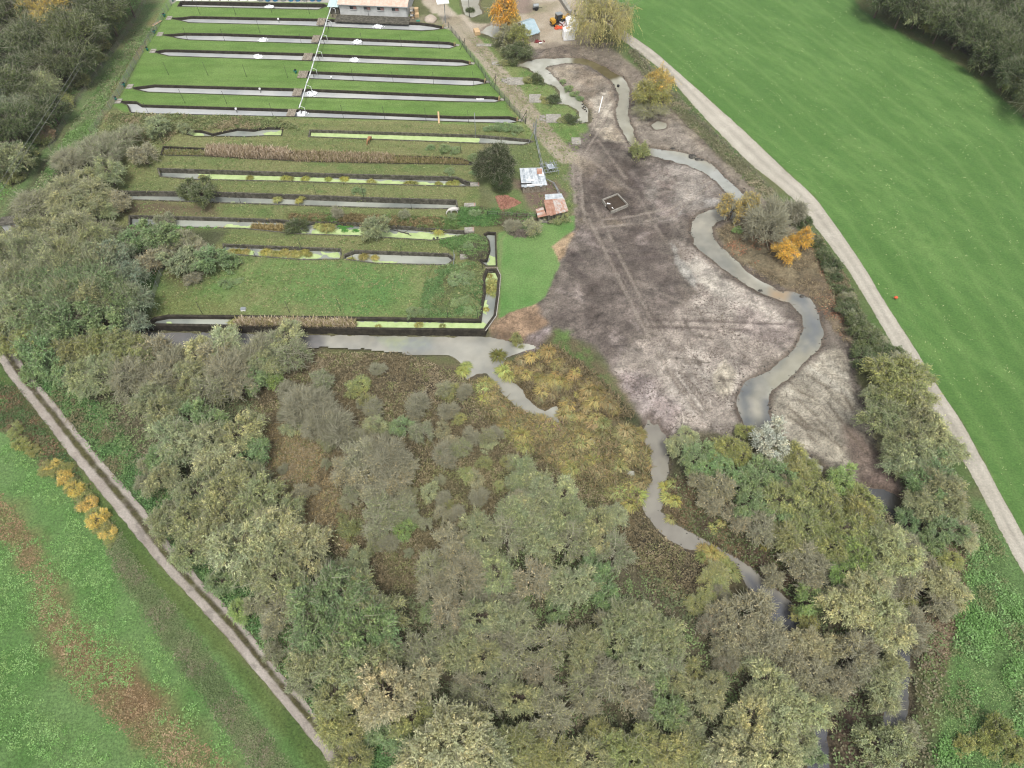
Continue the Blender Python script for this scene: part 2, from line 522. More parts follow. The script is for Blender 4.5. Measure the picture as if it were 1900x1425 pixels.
# ------------------------------------------------------------------ outlines, traced on the photograph and laid on the ground
PONDS = {
 'p1': [(335,2),(601,7),(608,11),(590,18),(329,12)],
 'p2': [(319,33),(339,32),(355,30),(593,35),(700,39),(779,42),(803,45),(826,50),(826,53),(803,56),(782,57),(682,53),(550,47),(350,42),(335,38),(319,35)],
 'p3': [(303,64),(321,63),(342,61),(413,62),(581,68),(734,74),(834,78),(849,83),(849,85),(834,90),(734,86),(550,80),(350,74),(329,71),(318,68),(303,66)],
 'p4': [(287,95),(305,92),(324,92),(571,99),(734,106),(858,111),(878,116),(878,119),(863,122),(847,123),(700,118),(550,112),(313,104),(297,100),(287,97)],
 'p5': [(568,132),(829,143),(887,145),(907,151),(907,154),(876,159),(847,158),(576,146),(566,144)],
 'p6': [(247,162),(263,160),(287,157),(571,165),(860,177),(916,179),(933,183),(933,186),(918,190),(860,189),(550,180),(274,171),(247,165)],
 'p7': [(224,187),(253,188),(263,194),(555,203),(858,216),(945,216),(967,222),(967,225),(945,229),(550,217),(276,211),(242,209),(236,195),(224,190)],
 'p8': [(575,241),(892,251),(981,259),(990,263),(971,269),(885,266),(572,254)],
 'p8a': [(348,241),(375,242),(395,248),(415,243),(440,238),(470,240),(490,236),(526,236),(523,252),(490,252),(455,254),(410,253),(360,253),(345,249)],
 'p9': [(303,271),(384,275),(550,280),(680,287),(829,291),(853,293),(879,301),(876,306),(700,303),(550,299),(384,290),(297,288)],
 'p10': [(292,312),(387,315),(550,320),(650,323),(847,328),(866,336),(890,341),(880,345),(847,346),(700,342),(550,337),(360,333),(297,328)],
 'p11': [(203,354),(397,356),(550,361),(650,365),(847,371),(850,388),(700,386),(550,381),(397,376),(220,370)],
 'p12': [(239,399),(400,403),(518,407),(560,411),(620,411),(668,413),(760,420),(847,427),(870,428),(872,434),(845,440),(800,446),(668,438),(550,434),(453,424),(239,419)],
 'p13': [(413,452),(500,456),(632,461),(634,471),(632,481),(560,482),(416,471)],
 'p13b': [(638,472),(658,464),(832,470),(844,480),(830,492),(700,489),(638,481)],
 'p14': [(287,590),(313,585),(437,586),(600,588),(889,593),(892,568),(897,542),(896,516),(902,500),(922,500),(928,513),(925,550),(920,587),(900,614),(700,612),(500,608),(268,604)],
 'p15': [(887,481),(902,481),(908,461),(906,447),(897,434),(905,430),(920,431),(921,465),(922,494),(902,494),(893,488)],
}
PWATER = {'p8': -0.55, 'p8a': -0.5, 'p9': -0.45, 'p10': -0.95, 'p11': -1.1, 'p12': -0.8, 'p13': -0.7, 'p13b': -0.75, 'p14': -0.45, 'p15': -0.6, 'p1': -0.9}
PW = -0.6
RIVER1 = [(950,122),(976,115),(997,109),(1031,108),(1060,107),(1082,108),(1103,115),(1124,126),(1140,137),(1153,142),(1166,156),(1170,168),(1166,194),(1166,217),(1178,248),(1178,258),(1195,272),(1224,278),(1252,280),(1289,290),(1319,304),(1348,330),(1376,358),(1398,372),(1406,389),(1398,400),(1359,404),(1331,411),(1321,422),(1324,442),(1342,462),(1367,487),(1401,514),(1446,539),(1470,541),(1504,553),(1521,583),(1528,614),(1525,642),(1497,669),(1463,703),(1429,724),(1425,751),(1433,795),(1470,826),(1530,866),(1522,880),(1440,840),(1381,792),(1367,758),(1366,734),(1381,710),(1429,686),(1470,652),(1490,614),(1487,587),(1463,563),(1429,552),(1388,532),(1354,508),(1319,481),(1289,455),(1279,431),(1283,411),(1297,397),(1317,390),(1345,388),(1362,380),(1355,370),(1346,358),(1331,338),(1303,318),(1269,304),(1218,293),(1185,283),(1168,268),(1154,243),(1143,220),(1143,203),(1147,186),(1145,173),(1134,150),(1113,135),(1092,122),(1071,118),(1040,118),(1010,125),(1031,145),(1040,156),(1060,175),(1079,187),(1092,202),(1093,227),(1060,230),(1046,227),(1077,219),(1069,204),(1052,195),(1016,191),(1016,187),(1041,183),(1039,170),(1029,160),(1010,154),(1010,147),(995,137),(980,126)]
RIVER2 = [(1203,777),(1212,788),(1222,786),(1228,800),(1235,808),(1237,837),(1244,866),(1229,912),(1227,950),(1251,970),(1306,1002),(1353,1028),(1393,1051),(1425,1083),(1470,1120),(1500,1160),(1520,1250),(1540,1400),(1545,1600),(1490,1600),(1500,1400),(1480,1260),(1455,1180),(1430,1150),(1384,1085),(1368,1052),(1330,1028),(1280,1020),(1240,1001),(1208,972),(1189,938),(1190,912),(1211,892),(1204,860),(1208,834),(1188,812)]
RIVER3 = [(1600,905),(1640,905),(1685,930),(1712,985),(1715,1040),(1700,1150),(1690,1240),(1685,1330),(1672,1425),(1660,1600),(1600,1600),(1620,1425),(1640,1330),(1650,1240),(1665,1150),(1678,1040),(1668,985),(1640,940)]
POOL = [(262,615),(600,622),(912,625),(945,632),(985,640),(1000,645),(975,652),(940,664),(929,684),(945,706),(967,725),(978,742),(1000,758),(1012,764),(1023,757),(1034,754),(1037,764),(1033,776),(1040,794),(1027,782),(1004,772),(988,768),(957,754),(938,738),(922,714),(903,693),(885,692),(864,704),(870,690),(856,672),(834,659),(797,657),(758,655),(747,648),(600,640),(450,642),(255,642)]
SIDE = [[(1089,819),(1099,813),(1107,820),(1103,830),(1092,830)], [(1144,853),(1152,862),(1168,872),(1182,870),(1180,885),(1174,889),(1160,875),(1146,866)],
        [(847,-40),(895,-40),(888,8),(897,25),(876,32),(864,27),(858,10)], [(888,60),(897,54),(912,47),(925,49),(930,60),(922,72),(906,66)],
        [(1208,232),(1220,224),(1238,228),(1236,238),(1216,240)], [(215,590),(262,598),(262,640),(215,640)]]
ROADL = [(x + 3, y - 1) for x, y in [(1075,-5),(1120,42),(1150,75),(1229,134),(1308,225),(1387,304),(1466,367),(1505,418),(1531,450),(1566,496),(1612,570),(1662,658),(1720,752),(1774,840),(1809,902),(1859,998),(1905,1082),(2000,1260)]]
ROADR = [(x - 2, y + 1) for x, y in [(1088,-10),(1128,24),(1154,51),(1213,91),(1308,174),(1387,245),(1466,320),(1517,367),(1560,426),(1608,497),(1651,570),(1697,639),(1736,705),(1790,786),(1836,871),(1875,944),(1920,1022),(2015,1190)]]
TRKL = [(-110,560),(0,672),(15,698),(56,748),(127,842),(219,954),(285,1036),(356,1112),(432,1195),(498,1276),(620,1425),(740,1570)]
TRKR = [(x + 11, y - 4) for x, y in [(-70,545),(0,634),(46,700),(102,766),(173,853),(254,944),(305,1015),(366,1087),(437,1158),(500,1239),(660,1425),(790,1570)]]

# ------------------------------------------------------------------ the ground sheet
CELL = 0.30
fx = np.arange(-150, 150.01, CELL); fy = np.arange(4, 206.01, CELL)


def grow(a, sgn):
    out, st, v = [], CELL, a
    while abs(v - a) < 2600:
        st *= 1.45; v += sgn * st; out.append(v)
    return out


xs = np.array(grow(fx[0], -1)[::-1] + list(fx) + grow(fx[-1], 1))
ys = np.array(grow(fy[0], -1)[::-1] + list(fy) + grow(fy[-1], 1))
GX, GY = np.meshgrid(xs, ys)
NY, NX = GX.shape
X = GX.ravel().copy(); Y = GY.ravel().copy()
N = len(X)
Cg = np.zeros((N, 3)); WET = np.zeros(N); SPK = np.zeros(N); RGH = np.full(N, 0.6); Z = np.zeros(N); ZONE = np.zeros(N, int)
FINE = (X > -152) & (X < 152) & (Y > 2) & (Y < 208)
# shared warp noise
W1 = fbm(X, Y, 5.0, 3, 4) - 0.5
W2 = fbm(X, Y, 1.6, 9, 4) - 0.5
NB = fbm(X, Y, 9.0, 21, 5)
NM = fbm(X, Y, 2.6, 33, 5)
NS = fbm(X, Y, 0.9, 45, 3)


def bbmask(poly, pad):
    px = [p[0] for p in poly]; py = [p[1] for p in poly]
    return np.where((X > min(px) - pad) & (X < max(px) + pad) & (Y > min(py) - pad) & (Y < max(py) + pad))[0]


def palette(idx, cols, kind='mix', ang=0.0):
    """mix of 2-4 colours by noise; 'streak' draws it out along direction ang"""
    cols = [np.array(S(*c)) for c in cols]
    if len(cols) == 1: cols = cols * 2
    if kind == 'streak':
        x = X[idx] * math.cos(ang) + Y[idx] * math.sin(ang); y = -X[idx] * math.sin(ang) + Y[idx] * math.cos(ang)
        n1 = fbm(x / 6.0, y, 1.1, 5, 4); n2 = fbm(x / 2.5, y, 5, 8, 4)
    else:
        n1 = NM[idx]; n2 = NB[idx]
    t = np.clip((n1 - 0.36) / 0.28, 0, 1)[:, None]; u = np.clip((n2 - 0.38) / 0.24, 0, 1)[:, None]
    c = cols[0] * (1 - t) + cols[1] * t
    if len(cols) > 2: c = c * (1 - u * 0.75) + cols[2] * u * 0.75
    if len(cols) > 3:
        v = np.clip((NS[idx] - 0.5) / 0.2, 0, 1)[:, None]; c = c * (1 - v * 0.7) + cols[3] * v * 0.7
    return c * (0.9 + 0.2 * NS[idx])[:, None]


def paint(poly, cols, soft=0.5, warp=1.0, kind='mix', ang=0.0, amt=1.0, wet=None, spk=None, rgh=None, zone=None, patchy=0.0, px=True, dz=None):
    if px: poly = PP(poly)
    idx = bbmask(poly, soft + warp + 1)
    if not len(idx): return
    d, _, _ = poly_sd(X[idx], Y[idx], poly)
    d = d + warp * (W1[idx] * 1.6 + W2[idx] * 0.9)
    m = sstep(-soft, soft, d)
    if patchy: m = m * sstep(patchy - 0.07, patchy + 0.07, NB[idx] * 0.5 + NM[idx] * 0.5)
    m *= amt
    c = palette(idx, cols, kind, ang)
    Cg[idx] = Cg[idx] * (1 - m[:, None]) + c * m[:, None]
    for arr, v in ((WET, wet), (SPK, spk), (RGH, rgh)):
        if v is not None: arr[idx] = arr[idx] * (1 - m) + v * m
    if dz is not None: Z[idx] += dz * m
    if zone is not None: ZONE[idx[m > 0.5]] = zone


def stroke(pts, width, cols, soft=0.3, warp=0.4, amt=1.0, dz=None, wet=None, spk=None, rgh=None, brk=0.0):
    pts = PP(pts)
    idx = bbmask(pts, width + warp + 1)
    d = width / 2 - line_d(X[idx], Y[idx], pts) + warp * (W1[idx] + W2[idx])
    m = sstep(-soft, soft, d) * amt
    if brk: m = m * sstep(brk - 0.1, brk + 0.1, NM[idx])
    c = palette(idx, cols)
    Cg[idx] = Cg[idx] * (1 - m[:, None]) + c * m[:, None]
    for arr, v in ((WET, wet), (SPK, spk), (RGH, rgh)):
        if v is not None: arr[idx] = arr[idx] * (1 - m) + v * m
    if dz is not None: Z[idx] += dz * m


allidx = np.arange(N)
Cg[:] = palette(allidx, [(112, 118, 78), (96, 102, 70), (130, 132, 88)])
Z_ROUGH, Z_FIELD, Z_MUD, Z_LAWN, Z_BANK, Z_MARSH, Z_WOOD, Z_MEADOW, Z_YARD = range(9)
ZN = ['rough_grass_ground', 'green_field', 'muddy_ground', 'mown_lawn', 'grassy_pond_banks', 'marsh_ground', 'woodland_ground', 'patchy_meadow', 'dirt_yard']
# woodland floor (leaf litter)
paint([(-200,-60),(262,-40),(205,35),(126,150),(42,280),(-60,420),(-200,500)], [(88, 90, 62), (72, 74, 54), (98, 88, 68)], 1.5, 2, zone=Z_WOOD, rgh=1)
paint([(-100,330),(60,270),(190,220),(300,230),(420,300),(430,420),(440,500),(300,520),(270,600),(150,690),(60,800),(-100,560)], [(108, 112, 80), (96, 104, 70), (126, 120, 98)], 1.5, 2, zone=Z_WOOD, rgh=1)
paint([(90,640),(600,610),(620,700),(500,760),(520,900),(700,1060),(900,1090),(760,840),(960,850),(1200,960),(1380,1110),(1560,1060),(1500,860),(1300,790),(1240,860),(1300,960),(1450,1040),(1600,890),(1700,930),(1740,1060),(1700,1250),(1720,1620),(720,1620),(560,1330),(360,1090),(200,900),(100,750)], [(112, 112, 82), (98, 100, 72), (130, 122, 98)], 1.5, 2, zone=Z_WOOD, rgh=1)
paint([(1585,-60),(1700,40),(1810,110),(1870,165),(1930,210),(2200,400),(2400,-60)], [(84, 88, 58), (74, 76, 52), (120, 106, 80)], 1, 1, zone=Z_WOOD, rgh=1)
# verge and rough strip along the grassy track
paint([(265,-40),(340,-40),(300,30),(220,180),(190,235),(170,260),(80,300),(0,420),(-80,480),(-60,380),(42,267),(126,146),(205,25)], [(118, 148, 88), (134, 156, 104), (146, 146, 104), (108, 140, 82)], 1.2, 1.5, rgh=1)
paint([(306,20),(300,50),(262,100),(215,150),(190,200),(175,196),(240,92),(285,30)], [(152, 148, 102), (132, 140, 92), (168, 146, 106)], 0.8, 1.2, amt=0.8)
# farm
paint([(310,-5),(620,0),(770,30),(830,45),(900,110),(968,215),(965,235),(700,232),(236,212),(210,196),(235,160)], [(116, 150, 76), (106, 140, 68), (128, 158, 86)], 0.6, 0.3, kind='streak', ang=-0.03, zone=Z_LAWN, rgh=0.42)
for k in range(60):
    x0 = 235 + (k * 97) % 560; y0 = 50 + (k * 61) % 150
    stroke([(x0, y0), (x0 + 60 + k * 7 % 90, y0 + 3)], 0.3, [(92, 124, 58)] if k % 2 else [(136, 166, 94)], 0.2, 0.3, 0.5, brk=0.45)
for row in ([(300,52),(840,67)], [(285,84),(870,100)], [(250,120),(560,124)], [(245,148),(560,152)], [(235,178),(940,200)], [(590,160),(920,170)]):
    stroke(row, 1.2, [(98, 128, 62), (122, 150, 80)], 0.6, 0.6, 0.6)
paint([(190,205),(236,212),(550,218),(945,232),(985,238),(1010,262),(1000,300),(920,300),(888,330),(890,390),(870,430),(840,448),(890,480),(890,590),(280,592),(285,500),(380,480),(420,430),(200,420),(180,260)], [(138, 146, 92), (122, 136, 84), (150, 150, 102)], 0.8, 1.0, kind='streak', ang=-0.03, zone=Z_BANK, rgh=0.75)
for pl in ([(400,290),(880,308),(888,330),(850,326),(300,306)], [(560,340),(880,350),(885,372),(550,356)], [(420,380),(830,392),(835,425),(560,405),(250,395)]):
    paint(pl, [(120, 140, 80), (104, 134, 72), (152, 150, 104)], 0.8, 1.5, amt=0.8, patchy=0.47)
paint([(285,500),(420,475),(860,492),(888,500),(888,588),(285,584)], [(118, 150, 84), (134, 156, 94), (150, 154, 104)], 0.8, 0.5, rgh=0.7)
paint([(560,490),(760,500),(780,560),(640,585),(520,560)], [(104, 148, 82), (114, 156, 86)], 2, 2, amt=0.7)
paint([(285,540),(420,560),(430,584),(285,584)], [(142, 144, 90), (134, 138, 84)], 2, 2, amt=0.7)
paint([(300,480),(380,470),(400,520),(330,545),(300,520)], [(112, 112, 74), (124, 120, 80)], 2, 2)
paint([(240,490),(290,480),(296,520),(270,590),(235,560)], [(88, 126, 66), (98, 136, 70)], 1.5, 1)
paint([(200,372),(395,378),(400,398),(230,396)], [(120, 108, 84), (132, 122, 92)], 1.5, 1.5)
paint([(530,395),(850,405),(850,425),(540,412)], [(122, 116, 76), (138, 126, 84), (110, 120, 70)], 1, 1.5, amt=0.85)
# weedy humps at the path end of the old ponds
paint([(860,380),(950,392),(1000,400),(1000,412),(920,420),(860,418)], [(86, 122, 66), (100, 134, 74), (110, 100, 80)], 0.8, 1, rgh=1)
paint([(820,448),(880,436),(906,448),(902,476),(880,488),(850,470)], [(92, 124, 68), (112, 132, 80), (96, 88, 74)], 0.8, 1, rgh=1, dz=0.5)
paint([(810,500),(880,490),(894,520),(890,590),(780,586),(800,540)], [(96, 130, 76), (118, 138, 86), (126, 120, 84)], 1.2, 1.5, rgh=1, dz=0.2)
# between ponds and river: path, tongues, yard, lawns
paint([(866,55),(905,75),(935,110),(1000,140),(1040,180),(1080,215),(1100,250),(1085,275),(1040,292),(1000,300),(960,230),(905,130)], [(126, 150, 86), (112, 142, 76), (142, 152, 96)], 0.5, 0.6, zone=Z_BANK, rgh=0.5)
paint([(890,262),(1000,262),(1062,300),(1068,395),(1000,412),(960,395),(915,400),(895,345)], [(140, 138, 98), (128, 124, 98), (118, 138, 82)], 1, 1.5, zone=Z_ROUGH)
paint([(950,330),(1030,335),(1050,360),(1000,395),(975,372),(955,352)], [(130, 112, 100), (146, 128, 112)], 1, 1.5)
paint([(915,355),(970,350),(968,395),(915,398)], [(110, 134, 76), (122, 140, 86)], 1, 1.5)
paint([(765,-60),(840,-60),(868,40),(905,44),(930,30),(960,-60),(1110,-60),(1118,30),(1090,95),(1050,108),(985,108),(955,95),(960,60),(880,62),(850,70),(812,40),(790,12)], [(196, 184, 164), (182, 168, 146), (208, 198, 180)], 0.6, 1.2, zone=Z_YARD, rgh=0.4)
paint([(960,8),(1040,0),(1020,20),(980,30)], [(176, 164, 140), (158, 152, 122)], 1.5, 2)
paint([(930,-60),(1000,-60),(985,22),(945,30)], [(160, 142, 128), (144, 130, 116)], 1.2, 2)
paint([(610,10),(640,22),(765,30),(812,40),(830,48),(800,44),(640,38),(612,33)], [(124, 116, 98), (108, 102, 84), (140, 134, 112)], 0.4, 0.3, zone=Z_YARD)
paint([(300,-40),(620,-40),(618,6),(601,5),(330,1),(318,8)], [(200, 196, 186), (186, 182, 172)], 0.4, 0.3, zone=Z_YARD)
paint([(800,-30),(860,-30),(866,22),(850,28),(832,12)], [(122, 138, 82), (108, 128, 72)], 0.6, 0.6)
paint([(776,28),(812,24),(828,48),(800,46),(775,40)], [(126, 140, 88), (150, 144, 116)], 0.6, 0.6)
# mud
MUD = [(960,92),(1060,82),(1140,78),(1160,92),(1215,150),(1290,235),(1360,300),(1440,378),(1510,425),(1545,480),(1568,540),(1580,640),(1610,740),(1650,850),(1690,930),(1640,935),(1560,880),(1500,850),(1440,800),(1250,800),(1215,800),(1185,775),(1160,730),(1130,690),(1100,640),(1030,612),(985,625),(960,655),(910,620),(925,580),(1000,558),(1040,480),(1060,430),(1068,380),(1055,300),(1040,285),(1090,240),(1100,215),(1085,190),(1010,122)]
paint(MUD, [(134, 125, 116), (112, 102, 94), (152, 142, 130)], 0.6, 1.4, zone=Z_MUD, rgh=0.55, spk=0.15, wet=0.05)
paint([(1000,80),(1130,78),(1200,140),(1320,250),(1420,350),(1500,420),(1440,400),(1330,310),(1200,200),(1130,130),(1000,110)], [(150, 138, 122), (136, 124, 112), (164, 154, 136)], 1, 1.5, amt=0.85, spk=0.2)
paint([(1175,200),(1260,230),(1350,320),(1390,360),(1340,320),(1290,285),(1200,270),(1178,240)], [(158, 148, 132), (146, 136, 122), (176, 166, 154)], 1, 1.5, amt=0.9, spk=0.15)
paint([(1012,125),(1075,120),(1132,150),(1145,178),(1140,225),(1165,266),(1120,262),(1098,238),(1094,205),(1062,172),(1040,152)], [(184, 172, 152), (200, 190, 174), (158, 142, 124)], 0.8, 1.5, amt=0.95, spk=0.25)
paint([(1095,185),(1130,160),(1142,200),(1130,250),(1105,240)], [(208, 200, 184), (192, 182, 166)], 1.2, 1.5, patchy=0.44)
paint([(1060,290),(1110,300),(1160,360),(1140,350),(1080,320)], [(196, 182, 158), (176, 162, 142)], 1, 1.5, amt=0.8, patchy=0.42)
paint([(1062,395),(1130,395),(1200,415),(1120,420),(1070,410)], [(182, 166, 140), (160, 148, 128)], 1, 1.5, amt=0.7, patchy=0.42)
paint([(1200,300),(1290,310),(1340,350),(1340,392),(1290,400),(1250,420),(1200,380)], [(176, 168, 158), (146, 134, 126), (196, 188, 178)], 1.2, 2.5, amt=0.8, spk=0.45)
paint([(1250,380),(1340,362),(1342,376),(1260,400)], [(206, 204, 198), (186, 180, 172)], 0.6, 1.5, amt=0.9, wet=0.4, patchy=0.43)
paint([(1080,300),(1180,300),(1200,400),(1120,420),(1075,400)], [(116, 105, 98), (98, 88, 80)], 1.5, 2.5, amt=0.7)
paint([(1060,420),(1220,420),(1260,520),(1270,600),(1200,600),(1130,690),(1060,620),(1030,580),(1040,500)], [(122, 111, 104), (100, 90, 84), (136, 126, 118)], 2, 3, amt=0.75, spk=0.1)
paint([(1238,445),(1265,440),(1300,470),(1350,520),(1410,556),(1462,572),(1484,620),(1466,652),(1400,690),(1372,715),(1366,760),(1378,792),(1250,800),(1192,770),(1140,690),(1170,640),(1230,600),(1280,560),(1290,520)], [(200, 190, 178), (212, 203, 190), (178, 166, 154)], 1.0, 2.6, spk=0.95, rgh=0.6)
paint([(1290,470),(1360,530),(1370,560),(1320,545),(1270,490)], [(214, 206, 192), (202, 194, 182)], 0.8, 1.5, spk=0.15, wet=0.25)
paint([(1240,450),(1258,446),(1262,470),(1290,520),(1300,545),(1275,520),(1246,480)], [(194, 190, 180), (176, 172, 164)], 0.4, 1.4, spk=0.1, wet=0.35)
paint([(1325,690),(1345,668),(1362,690),(1358,730),(1340,738),(1326,720)], [(218, 208, 188), (210, 200, 180)], 0.5, 0.8, spk=0.0, wet=0.5)
paint([(1360,560),(1480,600),(1470,640),(1380,620)], [(168, 154, 148), (190, 178, 170)], 1, 2.5, amt=0.6, spk=0.8)
paint([(1140,700),(1200,690),(1260,760),(1240,798),(1190,770)], [(196, 184, 178), (180, 166, 160)], 1, 2, spk=0.9)
paint([(1430,750),(1466,706),(1500,675),(1545,640),(1570,660),(1600,760),(1640,860),(1600,890),(1530,858),(1470,820),(1436,794)], [(196, 188, 170), (206, 200, 184), (178, 170, 152)], 0.8, 1.5, kind='streak', ang=-0.8, spk=0.2, rgh=0.5)
paint([(1560,780),(1620,820),(1690,930),(1640,938),(1590,890)], [(142, 122, 112), (126, 108, 98)], 1, 1.5, amt=0.8, spk=0.4)
paint([(1326,425),(1345,415),(1400,408),(1460,420),(1520,440),(1550,500),(1566,560),(1530,580),(1500,548),(1450,534),(1405,508),(1345,458)], [(142, 130, 104), (130, 116, 92), (156, 146, 118)], 0.6, 1.2, rgh=0.8, spk=0.05)
paint([(1500,440),(1540,470),(1570,560),(1550,590),(1530,540)], [(150, 112, 92), (136, 118, 92)], 0.8, 1.5, amt=0.7)
paint([(1440,540),(1550,500),(1575,560),(1580,640),(1540,600),(1500,552)], [(148, 132, 108), (132, 118, 96)], 0.8, 1.5, amt=0.8)
paint([(900,600),(930,578),(990,565),(1015,600),(985,625),(940,640)], [(152, 128, 104), (186, 158, 130), (132, 108, 90)], 0.6, 1.2, rgh=0.8)
paint([(955,630),(1020,608),(1030,640),(1000,668),(960,655)], [(192, 180, 176), (158, 144, 140)], 0.6, 1.5, spk=0.8, wet=0.3)
paint([(1018,462),(1040,445),(1072,425),(1062,440),(1045,470),(1030,490)], [(208, 182, 148), (196, 168, 134)], 0.5, 0.8)
for k in range(46):
    g_ = np.random.default_rng(k + 500); x0 = g_.uniform(1040, 1250); y0 = g_.uniform(300, 640)
    stroke([(x0, y0), (x0 + g_.uniform(-25, 25), y0 + g_.uniform(4, 30)), (x0 + g_.uniform(-30, 40), y0 + g_.uniform(15, 60))], g_.uniform(.3, 1.4), [(158, 146, 140), (176, 164, 156)] if k % 3 else [(108, 96, 92), (96, 84, 82)], 0.4, 0.9, 0.5, dz=-0.04, brk=0.46)
idx = np.where(ZONE == Z_MUD)[0]
f1 = fbm(X[idx], Y[idx], 1.3, 301, 4); f2 = fbm(X[idx], Y[idx], 3.5, 311, 5)
Cg[idx] *= (1.08 + 0.8 * (f1 - 0.5) + 0.7 * (f2 - 0.5))[:, None]
SPK[idx] *= sstep(0.38, 0.62, fbm(X[idx], Y[idx], 4.5, 331, 4)) * 1.25
SPK[:] = np.clip(SPK, 0, 1)
for sc_, sd3, am_ in ((3.2, 401, .30), (1.5, 411, .24), (6.0, 421, .22)):
    q1 = fbm(X[idx] + 0.8 * W1[idx] * 5, Y[idx], sc_, sd3, 4)
    Cg[idx] *= (1 - am_ * sstep(0.93, 0.985, 1 - np.abs(2 * q1 - 1)))[:, None]
    Z[idx] -= 0.05 * sstep(0.92, 0.98, 1 - np.abs(2 * q1 - 1))
q2 = fbm(X[idx], Y[idx], 2.2, 431, 5); Cg[idx] *= (1 + 0.22 * sstep(0.57, 0.60, q2))[:, None]
q3 = fbm(X[idx], Y[idx], 2.8, 441, 5); Cg[idx] *= (1 - 0.2 * sstep(0.565, 0.60, q3))[:, None]; WET[idx] = np.maximum(WET[idx], 0.3 * sstep(0.565, 0.6, q3))
RGH[idx] = np.maximum(RGH[idx], 0.75)
WET[idx] = np.maximum(WET[idx], 0.35 * sstep(0.56, 0.66, f2))
# tracks pressed into the mud
LTR = [(184, 174, 160), (168, 156, 144)]
DTR = [(92, 82, 74), (104, 94, 84)]
for s in (0, 22):
    stroke([(1078+s,380),(1110+s,440),(1150+s,520),(1190+s,600),(1250+s,700),(1300+s,770)], 0.8, LTR, 0.2, 0.4, 0.6, dz=-0.05, brk=0.38)
for s in (0, 14):
    stroke([(1070+s,410),(1062+s,300),(1085+s,262),(1110+s,220),(1130+s,180)], 0.5, LTR, 0.15, 0.2, 0.75, dz=-0.08, brk=0.38)
    stroke([(1095,410+s),(1180,400+s),(1250,385+s),(1290,350+s),(1330,322+s)], 0.55, LTR, 0.15, 0.3, 0.8, dz=-0.08, brk=0.4)
    stroke([(1205,592+s),(1290,594+s),(1380,598+s),(1480,602+s)], 0.6, [(104, 92, 88), (120, 108, 102)], 0.3, 0.4, 0.8, dz=-0.12, brk=0.4)
    stroke([(1130,470+s),(1240,460+s),(1285,455+s)], 0.5, [(108, 96, 94), (120, 110, 104)], 0.3, 0.4, 0.7, dz=-0.08, brk=0.42)
for s in (-5, 5, 17, 27):
    stroke([(1078+s,380),(1110+s,440),(1150+s,520),(1190+s,600),(1250+s,700),(1300+s,770)], 0.35, DTR, 0.12, 0.2, 0.55, dz=-0.05, brk=0.48)
    stroke([(1070+s,410),(1062+s,300),(1085+s,262),(1110+s,220),(1130+s,180)], 0.35, DTR, 0.2, 0.35, 0.5, dz=-0.04, brk=0.48)
for k in range(26):
    g_ = np.random.default_rng(k + 900); x0 = g_.uniform(1200, 1340); y0 = g_.uniform(560, 740); L_ = g_.uniform(50, 140); a_ = g_.choice([0.1, 0.15, 1.1, 0.9]) + g_.uniform(-.1, .1)
    stroke([(x0, y0), (x0 + L_ * .5 * math.cos(a_), y0 + L_ * .5 * math.sin(a_) - 4), (x0 + L_ * math.cos(a_), y0 + L_ * math.sin(a_))], 0.3, DTR, 0.15, 0.5, 0.6, dz=-0.05, brk=0.46)
for a in ([(1100,300),(1180,360),(1230,440)], [(1240,330),(1300,370)], [(1220,360),(1320,330)], [(1160,330),(1110,260)], [(1180,520),(1300,580),(1420,660)], [(1210,640),(1290,760)], [(1260,640),(1330,760)]):
    stroke(a, 0.6, LTR, 0.3, 0.5, 0.6, dz=-0.06, brk=0.42)
for k in range(14):
    x0 = 1445 + (k * 37) % 130; y0 = 690 + (k * 53) % 130
    stroke([(x0, y0), (x0 + 26 + k % 3 * 8, y0 + 22 + k % 4 * 6)], 0.35, [(128, 116, 98), (112, 102, 88)], 0.2, 0.3, 0.8, dz=-0.1)
# lawn by the shacks
paint([(922,432),(950,424),(1000,414),(1066,400),(1066,425),(1020,458),(1038,490),(1012,552),(985,566),(940,582),(924,592),(930,515),(923,498)], [(112, 152, 84), (102, 146, 76), (130, 160, 96)], 0.25, 0.6, zone=Z_LAWN, rgh=0.4)
# marsh
paint([(430,640),(600,640),(750,650),(860,675),(905,695),(945,735),(1010,770),(1000,640),(1030,612),(1100,650),(1150,720),(1200,800),(1210,900),(1200,960),(1300,1010),(1390,1070),(1380,1110),(1280,1100),(1190,960),(960,850),(760,845),(730,960),(800,1060),(700,1080),(560,960),(470,860),(440,760)], [(128, 118, 90), (112, 106, 78), (142, 130, 98)], 1, 1.5, zone=Z_MARSH, rgh=1, spk=0.1)
paint([(640,860),(780,830),(960,850),(900,960),(860,1000),(800,1080),(700,1080),(690,950)], [(122, 112, 84), (108, 102, 74), (132, 128, 90)], 1.5, 2, zone=Z_MARSH, rgh=1)
paint([(470,790),(560,780),(600,900),(640,1000),(560,960),(490,870)], [(148, 130, 92), (132, 120, 84), (164, 146, 108)], 2, 3, amt=0.8)
paint([(600,650),(880,690),(960,770),(860,760),(680,700)], [(104, 96, 84), (92, 84, 74), (120, 110, 96)], 2, 2, amt=0.8)
paint([(1180,960),(1260,1010),(1330,1040),(1340,1120),(1230,1110),(1170,1020)], [(86, 80, 66), (76, 72, 60), (104, 94, 74)], 1.5, 2)
paint([(1300,960),(1400,990),(1480,1060),(1420,1070),(1340,1010)], [(138, 118, 92), (120, 106, 80)], 1.5, 2, amt=0.8)
paint([(870,700),(930,715),(1010,775),(1190,800),(1210,900),(1200,950),(1100,900),(960,820),(880,740)], [(152, 146, 92), (134, 126, 80), (170, 152, 108)], 1, 1.5, rgh=1)
